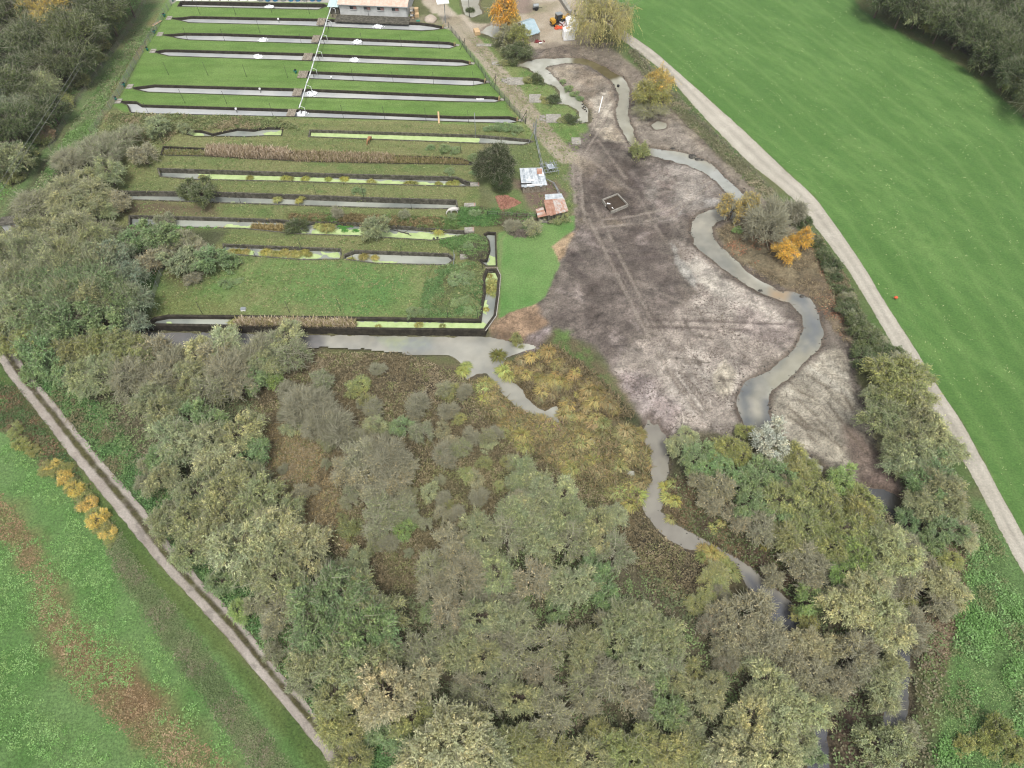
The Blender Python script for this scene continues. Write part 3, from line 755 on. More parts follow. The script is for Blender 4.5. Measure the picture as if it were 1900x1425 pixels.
paint([(940,670),(1030,640),(1110,710),(1170,780),(1080,760),(980,745),(945,705)], [(140, 124, 84), (124, 108, 76), (160, 142, 98)], 1, 1.5, rgh=1)
paint([(1028,614),(1060,612),(1095,640),(1125,690),(1145,730),(1150,745),(1120,720),(1080,675),(1040,645)], [(104, 140, 72), (118, 148, 82), (140, 134, 100)], 0.4, 2.0, patchy=0.40, amt=0.9)
paint([(1080,690),(1180,770),(1195,790),(1150,775),(1100,730)], [(86, 92, 62), (76, 84, 56)], 1, 1.5)
# the two green fields
fld = [(x + 6, y - 2) for x, y in ROADR[2:]] + [(2600,1600),(2600,500),(1930,212),(1890,178),(1870,165),(1810,112),(1700,48),(1640,20),(1585,-8),(1500,-60),(1150,-60),(1165,40)]
paint([(1120,-60),(1150,30)] + [(x - 2, y) for x, y in ROADR[2:]] + [(2600,1600),(2600,500),(1890,178),(1810,112),(1700,48),(1585,-8),(1500,-80)], [(98, 138, 70), (110, 148, 78), (92, 132, 64)], 0.4, 0.5, kind='streak', ang=-0.95, zone=Z_FIELD, rgh=0.45)
for k in range(34):
    o = 22 + k * 21
    stroke([(x + o * 1.1, y - o * 0.32) for x, y in ROADR[2:-1]], 0.9, [(84, 126, 60) if k % 2 else (128, 162, 92)], 0.5, 0.3, 0.32)
paint([(1590,260),(1640,300),(1700,400),(1820,520),(1760,520),(1640,400),(1560,300)], [(140, 172, 100), (112, 150, 80)], 4, 5, amt=0.4, patchy=0.47)
paint([(1585,-8),(1700,46),(1810,110),(1890,176),(1960,230),(1930,240),(1800,135),(1700,75),(1600,20)], [(132, 116, 86), (116, 118, 78)], 0.8, 1.0, amt=0.6)
paint([(x - 26, y + 12) for x, y in ROADL[2:]] + [(x + 4, y) for x, y in ROADL[2:]][::-1], [(100, 128, 70), (112, 132, 80), (126, 126, 90)], 0.8, 0.8, rgh=0.7)
paint([(-400,560),(-110,560),(0,680),(56,758),(219,962),(356,1120),(498,1285),(620,1435),(740,1700),(-400,1700)], [(118, 158, 90), (106, 150, 78), (134, 168, 104)], 0.6, 0.6, zone=Z_MEADOW, rgh=0.9)
paint([(x - 34, y + 14) for x, y in TRKL[1:]] + [(x, y) for x, y in TRKL[1:]][::-1], [(108, 130, 68), (96, 122, 62), (118, 136, 74)], 0.8, 0.8, amt=0.9)
paint([(-20,900),(30,960),(100,1060),(130,1140),(200,1230),(330,1320),(460,1440),(380,1480),(260,1360),(150,1260),(90,1170),(60,1080),(0,980)], [(160, 136, 102), (150, 130, 94), (142, 146, 92)], 2.5, 3.0, amt=0.8, patchy=0.24)
paint([(90,1170),(170,1180),(300,1300),(280,1350),(140,1270)], [(162, 130, 98), (146, 120, 88)], 2, 3, amt=0.9, patchy=0.24)
paint([(200,960),(260,1060),(320,1130),(400,1240),(500,1380),(560,1440),(500,1440),(380,1290),(300,1180),(220,1060),(180,960)], [(108, 136, 80), (116, 138, 84), (128, 132, 94)], 1, 1.5, rgh=1, amt=.7)
paint([(-40,690),(30,720),(90,800),(150,880),(120,900),(40,820),(-40,760)], [(94, 120, 70), (114, 116, 80), (132, 108, 84)], 1.2, 1.5, rgh=1)
paint([(x, y) for x, y in TRKR[1:]] + [(x + 60, y - 22) for x, y in TRKR[1:]][::-1], [(84, 120, 66), (74, 104, 58), (98, 124, 74)], 1, 1.2, rgh=1)
paint([(1800,920),(1830,930),(1905,1075),(1990,1250),(2100,1650),(1715,1650),(1735,1400),(1755,1250),(1790,1080)], [(112, 154, 86), (104, 136, 78), (128, 160, 98)], 1, 1.2, rgh=1)
paint([(1770,1000),(1795,1020),(1785,1120),(1750,1240),(1725,1230),(1760,1100)], [(140, 122, 96), (126, 112, 88)], 1, 1, amt=0.9)
paint([(1560,1230),(1600,1250),(1610,1430),(1560,1430),(1530,1330)], [(126, 104, 90), (112, 94, 82)], 1.5, 1.5, amt=0.9)

# paths drawn in the ground colour: grassy track at the wood, dirt path beside the ponds
for s, c in ((0, (120, 112, 84)), (12, (126, 118, 90))):
    stroke([(262+s,-10),(205+s,70),(160+s,140),(105+s,215),(60+s,290),(20+s,350),(-40+s,430)], 0.55, [c, (112, 116, 80)], 0.35, 0.4, 0.8, brk=0.38)
PATH = [(842,38),(862,62),(880,82),(905,110),(930,142),(952,172),(975,200),(1000,235),(1022,262),(1050,292)]
stroke(PATH, 4.4, [(176, 164, 140), (160, 150, 126), (186, 176, 156)], 0.4, 0.5, 1.0, rgh=0.5)
stroke([(x + 1, y) for x, y in PATH], 0.8, [(128, 134, 92), (148, 142, 110)], 0.4, 0.7, 0.7, brk=0.48)
stroke([(950,420),(930,445),(922,600)], 0.5, [(150, 140, 110)], 0.3, 0.3, 0.4)
# footpaths on the humps
stroke([(868,432),(862,452),(866,470)], 0.8, [(92, 84, 72)], 0.3, 0.5, 0.8)

# relief
Z += (fbm(X, Y, 3.0, 71, 4) - 0.5) * 0.30 * RGH + (fbm(X, Y, 0.8, 77, 3) - 0.5) * 0.14 * RGH
far = np.clip((np.hypot(X, Y - 100) - 300) / 400, 0, 1)
Z[~FINE] = 0
Z[FINE] = np.clip(Z[FINE], -0.5, 1.2)

# the low ground south of the big wall lies a metre deeper
LOWZ = -1.25
low_poly = PP([(215,612),(905,620),(935,640)], 0) + PP([(1010,668),(1100,760),(1195,800),(1240,800)], 0) + PP([(1260,900),(1440,1040),(1520,1150),(1560,1500),(1200,1500),(700,1250),(420,900),(260,700)], 0)
idx = bbmask(low_poly, 8)
d, _, _ = poly_sd(X[idx], Y[idx], low_poly)
wall_edge = PP([(215,609),(905,620)])
LOW = np.zeros(N)
LOW[idx] = sstep(-3.0, 3.0, d)
dw = line_d(X[idx], Y[idx], wall_edge)
Z += LOW * LOWZ

RIV = [(PP(RIVER1, -0.35), -0.35, 'r1'), (PP(RIVER2, LOWZ - 0.15), LOWZ - 0.15, 'r2'), (PP(RIVER3, -0.8), -0.8, 'r3'), (PP(POOL, LOWZ - 0.15), LOWZ - 0.15, 'pool')]
for s_ in SIDE[:2]: RIV.append((PP(s_, LOWZ - 0.15), LOWZ - 0.15, 'side'))
for s_ in SIDE[2:5]: RIV.append((PP(s_, -0.35), -0.35, 'side'))
RIV.append((PP(SIDE[5], -1.3), -1.3, 'side'))
RSD = []
for poly, wz, nm in RIV:
    idx = bbmask(poly, 4)
    d, _, _ = poly_sd(X[idx], Y[idx], poly)
    dj = d + (W2[idx]) * 0.8 + (W1[idx]) * 0.5
    t = sstep(-1.0, 0.05, dj)
    zin = wz - 0.45 * sstep(0, 1.5, dj)
    Z[idx] = np.where(dj > -1.0, Z[idx] * (1 - t) + zin * t, Z[idx])
    # damp dark rim of bare earth
    rim = sstep(-0.9, -0.1, dj) * (1 if nm != 'pool' else 0.7)
    cc = np.array(S(112, 98, 84))
    Cg[idx] = Cg[idx] * (1 - 0.65 * rim[:, None]) + cc * 0.65 * rim[:, None]
    WET[idx] = np.maximum(WET[idx], rim * 0.3)
    RSD.append((idx, dj, wz, nm))

# pond basins: rim vertices are drawn onto the outline, the inside drops
PXY = {k: PP(v) for k, v in PONDS.items()}
for k, poly in PXY.items():
    idx = bbmask(poly, 1.5)
    d, nx, ny = poly_sd(X[idx], Y[idx], poly)
    snap = np.abs(d) < 0.52 * CELL
    X[idx[snap]] = nx[snap]; Y[idx[snap]] = ny[snap]
    if k != 'p14':
        Z[idx[snap]] = 0.0
    else:
        Z[idx[snap]] = np.where(LOW[idx[snap]] > 0.2, Z[idx[snap]], 0.0)
    inside = (d > 0) & ~snap
    Z[idx[inside]] = -2.6
    rim = sstep(-0.7, -0.1, d) * (~inside)
    cc = np.array(S(118, 116, 80))
    Cg[idx] = Cg[idx] * (1 - 0.25 * rim[:, None]) + cc * 0.25 * rim[:, None]
# outside of the big wall: nothing may stand above the water there
idx = bbmask(wall_edge, 3)
wp = PP([(215,610),(262,611),(905,621),(930,628),(900,660),(215,660)])
d, _, _ = poly_sd(X[idx], Y[idx], wp)
m = d > -0.2
Z[idx[m]] = np.minimum(Z[idx[m]], LOWZ - 0.6)

verts = np.stack([X, Y, Z], 1)
ii, jj = np.meshgrid(np.arange(NY - 1), np.arange(NX - 1), indexing='ij')
a = (ii * NX + jj).ravel()
quads = np.stack([a, a + 1, a + 1 + NX, a + NX], 1)
# cells inside a basin floor are never seen: keep them, the sheet stays whole
STY = np.stack([WET, SPK, RGH], 1)
COL4 = np.concatenate([np.clip(Cg, 0.005, 0.9), np.ones((N, 1))], 1)
fz = ZONE[quads[:, 0]]
for zi, zn in enumerate(ZN):
    q = quads[fz == zi]
    if not len(q): continue
    used, inv = np.unique(q.ravel(), return_inverse=True)
    me = mesh_np(zn, verts[used], inv.reshape(-1, 4), M['ground'], True, {'Col': ('FLOAT_COLOR', COL4[used]), 'style': ('FLOAT_VECTOR', STY[used])})
    tag(put(zn, me), kind='structure')

Zg = Z.reshape(NY, NX)


def gz(x, y):
    """height of the ground sheet"""
    i = min(max(int(np.searchsorted(ys, y)), 1), NY - 1); j = min(max(int(np.searchsorted(xs, x)), 1), NX - 1)
    tx = (x - xs[j - 1]) / (xs[j] - xs[j - 1]); ty = (y - ys[i - 1]) / (ys[i] - ys[i - 1])
    tx = min(max(tx, 0), 1); ty = min(max(ty, 0), 1)
    return float((Zg[i - 1, j - 1] * (1 - tx) + Zg[i - 1, j] * tx) * (1 - ty) + (Zg[i, j - 1] * (1 - tx) + Zg[i, j] * tx) * ty)


def on(px, py):
    """point on the ground sheet seen at px, py"""
    z = 0.0
    for _ in range(4):
        x, y = P(px, py, z); z = gz(x, y)
    return (x, y, z)


# ------------------------------------------------------------------ river and pools: sheets cut from the same grid
WC = np.zeros((N, 3)); WC[:] = palette(allidx, [(178, 178, 164), (200, 200, 188), (154, 150, 132)])


def wpaint(poly, cols, soft=1.0, warp=1.5, amt=1.0, z=-0.35):
    poly = PP(poly, z)
    idx = bbmask(poly, 4)
    d, _, _ = poly_sd(X[idx], Y[idx], poly)
    m = (sstep(-soft, soft, d + warp * (W1[idx] + W2[idx])) * amt)[:, None]
    WC[idx] = WC[idx] * (1 - m) + palette(idx, cols) * m


wpaint([(1060,100),(1110,104),(1160,140),(1130,150),(1090,124),(1062,118)], [(120, 112, 84), (104, 96, 70)], 1, 1)
wpaint([(1172,250),(1240,265),(1220,300),(1160,290)], [(128, 124, 98), (140, 136, 112)], 1, 1)
wpaint([(1210,270),(1400,340),(1420,410),(1330,400),(1340,360),(1300,325),(1210,300)], [(166, 168, 160), (176, 178, 172)], 1, 1)
wpaint([(1270,390),(1420,395),(1340,470),(1420,530),(1500,545),(1540,600),(1420,700),(1440,860),(1360,820),(1350,700),(1480,640),(1480,590),(1380,540),(1270,450)], [(152, 150, 138), (174, 170, 156), (128, 130, 124)], 1, 1)
wpaint([(1460,545),(1500,550),(1526,600),(1520,640),(1490,650),(1500,600)], [(122, 126, 128), (136, 138, 136)], 1.5, 1.5)
wpaint([(1365,720),(1400,700),(1392,740),(1400,790),(1375,790)], [(108, 112, 114), (124, 126, 124)], 1, 1)
wpaint([(1415,740),(1440,740),(1440,800),(1420,800)], [(116, 118, 118)], 1, 1)
wpaint([(1430,535),(1465,540),(1460,560),(1425,555)], [(172, 152, 124)], 1, 1)
wpaint([(1530,860),(1700,900),(1720,1000),(1700,1640),(1600,1640),(1640,1200),(1660,1000)], [(84, 84, 82), (96, 90, 72), (104, 108, 116)], 2, 2, z=-0.8)
wpaint([(1180,780),(1260,790),(1250,960),(1430,1050),(1560,1200),(1560,1640),(1440,1640),(1420,1150),(1180,980)], [(146, 142, 132), (158, 154, 142), (130, 126, 118)], 1, 1, z=LOWZ)
wpaint([(1380,1060),(1560,1200),(1560,1640),(1440,1640),(1420,1150)], [(88, 88, 92), (104, 106, 112)], 1, 1, z=LOWZ)
wpaint([(200,600),(620,610),(620,650),(200,660)], [(122, 122, 122), (136, 134, 132)], 1, 1, z=LOWZ)
wpaint([(600,610),(960,620),(960,700),(1060,800),(960,760),(860,700),(600,650)], [(166, 164, 152), (150, 150, 142), (184, 182, 170)], 1, 1, z=LOWZ)
wpaint([(700,625),(800,628),(810,650),(720,645)], [(170, 182, 140), (150, 158, 160)], 0.8, 1.5, amt=0.6, z=LOWZ)
wpaint([(-100,580),(262,590),(262,640),(-100,640)], [(60, 60, 62)], 1, 1, z=-1.3)
names = {'r1': 'river_water', 'r2': 'stream_water', 'r3': 'ditch_water', 'pool': 'pool_water', 'side': 'pool_water'}
WC4 = np.concatenate([WC, np.ones((N, 1))], 1)
for idx, dj, wz, nm in RSD:
    keep = np.zeros(N, bool); keep[idx[dj > -0.75]] = True
    q = quads[keep[quads].all(1)]
    if not len(q): continue
    used, inv = np.unique(q.ravel(), return_inverse=True)
    vv = verts[used].copy(); vv[:, 2] = wz
    vv[:, 0] = GX.ravel()[used]; vv[:, 1] = GY.ravel()[used]
    me = mesh_np(names[nm], vv, inv.reshape(-1, 4), M['river'], True, {'Col': ('FLOAT_COLOR', WC4[used])})
    tag(put(names[nm], me), kind='structure')

# ------------------------------------------------------------------ road and track as strips of their own
def resample(pts, n):
    d = [0]
    for p, q in zip(pts[:-1], pts[1:]): d.append(d[-1] + math.hypot(q[0] - p[0], q[1] - p[1]))
    t = np.linspace(0, d[-1], n)
    return np.stack([np.interp(t, d, [p[0] for p in pts]), np.interp(t, d, [p[1] for p in pts])], 1)


def smooth_line(a, k=3):
    for _ in range(k):
        b = a.copy(); b[1:-1] = (a[:-2] + 2 * a[1:-1] + a[2:]) / 4; a = b
    return a


def strip(name, L, R, n, m, colfn, zfn, mat):
    Ls = smooth_line(resample(PP(L), n), 12); Rs = smooth_line(resample(PP(R), n), 12)
    t = np.linspace(0, 1, m)
    px = Ls[:, None, 0] * (1 - t) + Rs[:, None, 0] * t; py = Ls[:, None, 1] * (1 - t) + Rs[:, None, 1] * t
    wob = (fbm(px, py, 1.2, 91, 3) - 0.5) * 0.5
    dx = (Rs - Ls); dl = np.hypot(dx[:, 0], dx[:, 1])[:, None]
    e = (np.abs(t - 0.5) > 0.49) * 1.0
    px = px + wob * e * dx[:, 0:1] / dl; py = py + wob * e * dx[:, 1:2] / dl
    T = np.broadcast_to(t, px.shape)
    pz = np.array([[gz(x, y) for x, y in zip(rx, ry)] for rx, ry in zip(px, py)])
    pz = pz.mean(1, keepdims=True) * 0 + np.maximum(pz, -0.1) + zfn(T, px, py)
    c, rg = colfn(T, px, py)
    V = np.stack([px.ravel(), py.ravel(), pz.ravel()], 1)
    i, j = np.meshgrid(np.arange(n - 1), np.arange(m - 1), indexing='ij'); a = (i * m + j).ravel()
    q = np.stack([a, a + 1, a + m + 1, a + m], 1)
    C4 = np.concatenate([c.reshape(-1, 3), np.ones((n * m, 1))], 1)
    st = np.stack([np.zeros(n * m), np.zeros(n * m), rg.ravel()], 1)
    me = mesh_np(name, V, q, mat, True, {'Col': ('FLOAT_COLOR', C4), 'style': ('FLOAT_VECTOR', st)})
    return tag(put(name, me), kind='structure')


def lerp3(c1, c2, t): return np.array(S(*c1)) * (1 - t[..., None]) + np.array(S(*c2)) * t[..., None]


def road_col(T, x, y):
    n = fbm(x, y, 3, 5, 4)
    c = lerp3((186, 180, 166), (204, 198, 184), np.clip(n * 1.6 - 0.3, 0, 1))
    w = np.exp(-((T - 0.27) / 0.11) ** 2) + np.exp(-((T - 0.73) / 0.11) ** 2)
    c = c * (0.92 + 0.13 * w)[..., None]
    mid = np.exp(-((T - 0.5) / 0.07) ** 2) * sstep(0.4, 0.62, fbm(x, y, 4, 15, 3))
    c = c * (1 - 0.12 * mid)[..., None]
    ed = sstep(0.42, 0.5, np.abs(T - 0.5)) * sstep(0.35, 0.6, fbm(x, y, 1.2, 12, 3))
    c = c * (1 - ed[..., None] * 0.8) + lerp3((150, 146, 112), (150, 140, 120), T * 0) * ed[..., None] * 0.8
    pt = sstep(0.66, 0.70, fbm(x, y, 2.2, 61, 3))
    c = c * (1 - pt[..., None] * 0.12)
    return c, np.full(T.shape, 0.12)


strip('road', ROADL, ROADR, 420, 22, road_col, lambda T, x, y: 0.05 - 0.06 * (2 * T - 1) ** 4, M['ground'])


def trk_col(T, x, y):
    n = fbm(x, y, 2, 5, 4)
    stone = lerp3((166, 156, 146), (192, 184, 174), np.clip(n * 1.6 - 0.3, 0, 1))
    grass = lerp3((104, 104, 62), (92, 84, 62), np.clip(fbm(x, y, 1.3, 8, 4) * 2 - 0.5, 0, 1))
    g = np.exp(-((T - 0.57) / 0.15) ** 4)
    g = np.clip(g + (fbm(x, y, 0.7, 19, 3) - 0.5) * 0.9 * (g > 0.05), 0, 1)
    c = stone * (1 - g[..., None]) + grass * g[..., None]
    pt = sstep(0.70, 0.74, fbm(x, y, 1.5, 62, 3)) * (1 - g)
    c = c * (1 - pt[..., None] * 0.28)
    ed = sstep(0.43, 0.5, np.abs(T - 0.5)) * sstep(0.35, 0.55, fbm(x, y, 0.9, 12, 3))
    c = c * (1 - ed[..., None] * 0.7) + grass * ed[..., None] * 0.7
    return c, 0.2 + 0.6 * g


strip('farm_track', TRKL, TRKR, 420, 26, trk_col, lambda T, x, y: 0.05 + 0.07 * np.exp(-((T - 0.6) / 0.13) ** 4), M['ground'])

# ------------------------------------------------------------------ pond walls, pond water, duckweed
WLAB = {
 'p1': 'dark walls of the pond that edges the white slab at the top of the farm',
 'p2': 'mossy dark walls of the long pond running under the white hatchery building',
 'p3': 'dark walls of the pond two rows down from the hatchery building',
 'p4': 'dark walls of the pond bordering the wide unbroken lawn on its far side',
 'p5': 'dark walls of the half-length pond that starts at the wide lawn',
 'p6': 'dark walls of the full-length pond next below the wide lawn',
 'p7': 'dark walls of the lowest bright fish pond, beside the rough old pond banks',
 'p8': 'low concrete walls of the straight duckweed pond beside the grazing brown pony',
 'p8a': 'broken low walls of the overgrown pond with ragged edges and open water',
 'p9': 'half-hidden walls of the old pond filled with dead beige reeds',
 'p10': 'grey wall of the duckweed pond that has round grass tufts in it',
 'p11': 'tall grey wall of the pond that ends by the white horse',
 'p12': 'low crumbling wall of the weedy pond with leafy green clumps',
 'p13': 'grey wall of the short tufted pond at the wooded end of its row',
 'p13b': 'grey wall of the short grey-water pond next to the weedy hump',
 'p14': 'long dark wall round the bottom pond and its channel by the green lawn',
 'p15': 'low earth-stained wall of the small channel upstream of the sluice',
}
for k, poly in PXY.items():
    th = {'p14': 0.42, 'p15': 0.22, 'p8a': 0.2, 'p9': 0.22}.get(k, 0.2)
    outer, inner = offset(poly, th)
    _, out2 = offset(poly, -0.06)
    top = {'p14': 0.16, 'p11': 0.06, 'p10': 0.05, 'p8': 0.08}.get(k, 0.02)
    n = len(outer)
    V = [(x, y, top) for x, y in out2] + [(x, y, top) for x, y in inner] + [(x, y, -2.7) for x, y in inner] + [(x, y, -2.7) for x, y in out2]
    F = []
    for i in range(n):
        j = (i + 1) % n
        F += [(i, j, n + j, n + i), (n + i, n + j, 2 * n + j, 2 * n + i), (3 * n + i, 3 * n + j, j, i)]
    me = bpy.data.meshes.new('retaining_wall'); me.from_pydata(V, [], F); me.update()
    me.materials.append(M['wallgrey'] if k in ('p10', 'p11', 'p13', 'p13b', 'p8', 'p12') else M['wall'])
    tag(put('retaining_wall', me), WLAB[k], 'wall', 'walls of the fish ponds', 'thing')
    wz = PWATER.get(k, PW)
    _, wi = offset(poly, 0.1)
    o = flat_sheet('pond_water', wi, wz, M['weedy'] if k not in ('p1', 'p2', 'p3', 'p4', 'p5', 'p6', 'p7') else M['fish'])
    tag(o, kind='structure')


def weed(poly, z, seed):
    o = flat_sheet('duckweed', PP(poly, z), z + 0.012, M['duck'], 0.28, 0.5, seed)
    return tag(o, kind='stuff')


weed([(577,244),(890,255),(890,266),(574,255)], -0.55, 1)
weed([(365,320),(550,328),(650,333),(846,341),(846,347),(550,340),(380,334)], -0.95, 2)
weed([(352,245),(372,246),(380,253),(352,254)], -0.5, 3)
weed([(488,246),(524,243),(522,253),(488,253)], -0.5, 4)
weed([(420,417),(470,420),(470,431),(410,429)], -0.8, 5)
weed([(578,428),(600,424),(680,426),(730,432),(790,432),(846,437),(800,448),(670,442),(580,438)], -0.8, 6)
weed([(416,462),(470,464),(470,474),(416,474)], -0.7, 7)
weed([(596,468),(632,469),(634,480),(612,478)], -0.7, 8)
weed([(655,596),(890,599),(905,601),(916,606),(903,615),(655,613)], -0.45, 9)
weed([(900,505),(926,506),(928,518),(922,540),(910,548),(902,530)], -0.45, 10)
weed([(893,560),(902,556),(907,572),(902,582),(892,582)], -0.45, 11)
weed([(908,474),(921,476),(921,496),(904,497)], -0.6, 12)
weed([(310,598),(350,601),(350,606),(310,605)], -0.45, 13)
weed([(400,378),(470,380),(540,384),(545,381),(440,375)], -1.1, 16)
weed([(476,468),(560,470),(600,474),(590,481),(480,478)], -0.7, 17)
weed([(500,424),(560,426),(575,433),(510,433)], -0.8, 18)
weed([(690,483),(740,485),(735,490),(690,488)], -0.75, 19)
weed([(560,382),(590,383),(590,388),(560,387)], -1.1, 14)
weed([(700,388),(835,390),(846,388),(846,393),(700,393)], -1.1, 15)
# ------------------------------------------------------------------ foliage
def unit(v): return v / (np.linalg.norm(v, axis=-1, keepdims=True) + 1e-9)


def leaf_quads(c, a, wv, L, W):
    """rhombic leaves: centre c, axis a, cross axis wv, length L, width W"""
    L = L[:, None]; W = W[:, None]
    return np.stack([c - a * L / 2, c + wv * W / 2, c + a * L / 2, c - wv * W / 2], 1)


def make_crown(seed, R, hz, zc, form='dense'):
    """leaf and twig faces of one crown: radius R, half height hz, centre height zc"""
    g = np.random.default_rng(seed)
    nl = int({'dense': 12, 'round': 14, 'thin': 10, 'bare': 9, 'weep': 11, 'yew': 22, 'bush': 14}[form] * (R ** 1.35)) + 8
    # lobes spread over an uneven shell
    u = g.random(nl); th = g.random(nl) * 2 * math.pi
    cz = -0.35 + 1.3 * u ** 0.8
    cz = np.clip(cz, -1, 0.98)
    sr = np.sqrt(1 - cz ** 2)
    dirs = np.stack([sr * np.cos(th), sr * np.sin(th), cz], 1)
    un = 1 + 0.24 * np.sin(th * 2 + g.random() * 6) + 0.15 * np.sin(th * 3 + g.random() * 6) + 0.10 * np.sin(th * 5 + g.random() * 6) + 0.14 * np.sin(cz * 5 + g.random() * 6)
    rad = (0.50 + 0.42 * g.random(nl) ** 0.5) * un
    if form in ('yew',): rad = (0.72 + 0.16 * g.random(nl)) * (1 + (un - 1) * 0.5)
    cen = dirs * rad[:, None] * np.array([R, R, hz]) + np.array([0, 0, zc])
    rl = R * {'dense': 0.36, 'round': 0.34, 'thin': 0.38, 'bare': 0.42, 'weep': 0.34, 'yew': 0.24, 'bush': 0.36}[form] * (0.7 + 0.6 * g.random(nl))
    rl = np.clip(rl, 0.5, 2.6)
    ns = {'dense': 24, 'round': 22, 'thin': 20, 'bare': 22, 'weep': 18, 'yew': 26, 'bush': 22}[form]
    k = {'dense': 13, 'round': 12, 'thin': 7, 'bare': 3, 'weep': 14, 'yew': 7, 'bush': 7}[form]
    lobe = np.repeat(np.arange(nl), ns)
    out = unit(dirs[lobe])
    sdv = unit(g.normal(size=(nl * ns, 3)) * 0.75 + out * {'weep': 0.5}.get(form, 0.75) + np.array([0, 0, 0.45]))
    base = cen[lobe] + g.normal(size=(nl * ns, 3)) * rl[lobe][:, None] * 0.22
    Ls = rl[lobe] * (0.5 + 0.95 * g.random(nl * ns) ** 1.5)
    dr = {'dense': 0.45, 'round': 0.3, 'thin': 0.2, 'bare': 0.1, 'weep': 0.0, 'yew': 0.1, 'bush': 0.3}[form] + 0 * Ls
    if form == 'weep': hang = zc * (0.35 + 0.6 * g.random(nl * ns)) * sr[lobe]
    nsn = nl * ns
    t = (0.15 + 0.85 * (np.arange(k)[None, :] + g.random((nsn, k))) / k)
    pos = base[:, None, :] + sdv[:, None, :] * (Ls[:, None] * t)[:, :, None]
    pos[:, :, 2] -= (dr * Ls)[:, None] * t ** 2
    if form == 'weep': pos[:, :, 2] -= hang[:, None] * t ** 1.6
    tang = sdv[:, None, :] - np.array([0, 0, 1.0]) * (2 * dr[:, None] * t)[:, :, None]
    if form == 'weep': tang = sdv[:, None, :] * 0.5 - np.array([0, 0, 1.0]) * (0.4 + t)[:, :, None]
    c = (pos + g.normal(size=pos.shape) * 0.07).reshape(-1, 3)
    tang = unit(tang.reshape(-1, 3) + g.normal(size=(nsn * k, 3)) * {'weep': 0.2, 'yew': 0.5}.get(form, 0.45))
    upv = unit(g.normal(size=tang.shape) * 0.7 + np.array([0, 0, 1.0]))
    wv = unit(np.cross(tang, upv))
    ls = {'dense': 0.235, 'round': 0.225, 'thin': 0.21, 'bare': 0.2, 'weep': 0.36, 'yew': 0.22, 'bush': 0.22}[form]
    LL = ls * (0.7 + 0.6 * g.random(len(c)))
    q = leaf_quads(c, tang, wv, LL, LL * {'dense': 0.42, 'weep': 0.26, 'round': 0.6, 'yew': 0.45}.get(form, 0.5))
    # colour: each lobe and each spray its own shade, some sprays turned pale
    lb = 0.86 + 0.28 * g.random(nl); sb = 0.85 + 0.3 * g.random(nsn)
    warm = g.random(nl) ** 2 * 0.6; pale = (g.random(nsn) > {'dense': 0.6, 'weep': 0.6, 'yew': 0.9}.get(form, 0.7)) * g.random(nsn)
    lbs = (lb[lobe] * sb * (0.9 + 0.55 * pale))
    colr = np.stack([lbs * (1 + 0.15 * warm[lobe] + 0.12 * pale), lbs, lbs * (1 - 0.25 * warm[lobe])], 1)
    col = np.repeat(colr, k, 0) * (0.82 + 0.36 * g.random((nsn * k, 1)))
    V = [q.reshape(-1, 3)]; C = [np.repeat(col, 4, 0)]; T = [np.zeros(len(q) * 4)]
    # twigs
    rep = {'thin': 1, 'bare': 2, 'weep': 0.3, 'bush': 0.5}.get(form, 0.7)
    sel = g.random(nsn) < rep
    parts = [(base[sel], sdv[sel], Ls[sel])]
    if form == 'bare':
        for _ in range(3):
            parts.append((base + g.normal(size=base.shape) * 0.25, unit(sdv + g.normal(size=sdv.shape) * 0.55), Ls * (0.6 + 0.6 * g.random(nsn))))
    if form == 'thin':
        parts.append((base + g.normal(size=base.shape) * 0.2, unit(sdv + g.normal(size=sdv.shape) * 0.5), Ls))
    for b0, dd, l0 in parts:
        if not len(b0): continue
        side = unit(np.cross(dd, g.normal(size=dd.shape)))
        wd = 0.042 if form in ('bare', 'thin') else 0.03
        p0 = b0 - dd * l0[:, None] * 0.3; p1 = b0 + dd * l0[:, None] * 1.12
        tq = np.stack([p0 - side * wd, p0 + side * wd, p1 + side * wd * 0.4, p1 - side * wd * 0.4], 1)
        V.append(tq.reshape(-1, 3)); C.append(np.ones((len(tq) * 4, 3))); T.append(np.full(len(tq) * 4, 1.0))
    V = np.concatenate(V); C = np.concatenate(C); T = np.concatenate(T)
    V[:, 2] = np.maximum(V[:, 2], 0.05)
    return V, C, T, cen, rl


def crown_mesh(name, seed, R, hz, zc, form):
    V, C, T, cen, rl = make_crown(seed, R, hz, zc, form)
    q = np.arange(len(V)).reshape(-1, 4)
    me = mesh_np(name, V, q, M['leaf'], False, {'Col': ('FLOAT_COLOR', np.concatenate([C, np.ones((len(C), 1))], 1)), 'twig': ('FLOAT', T)})
    return me, cen


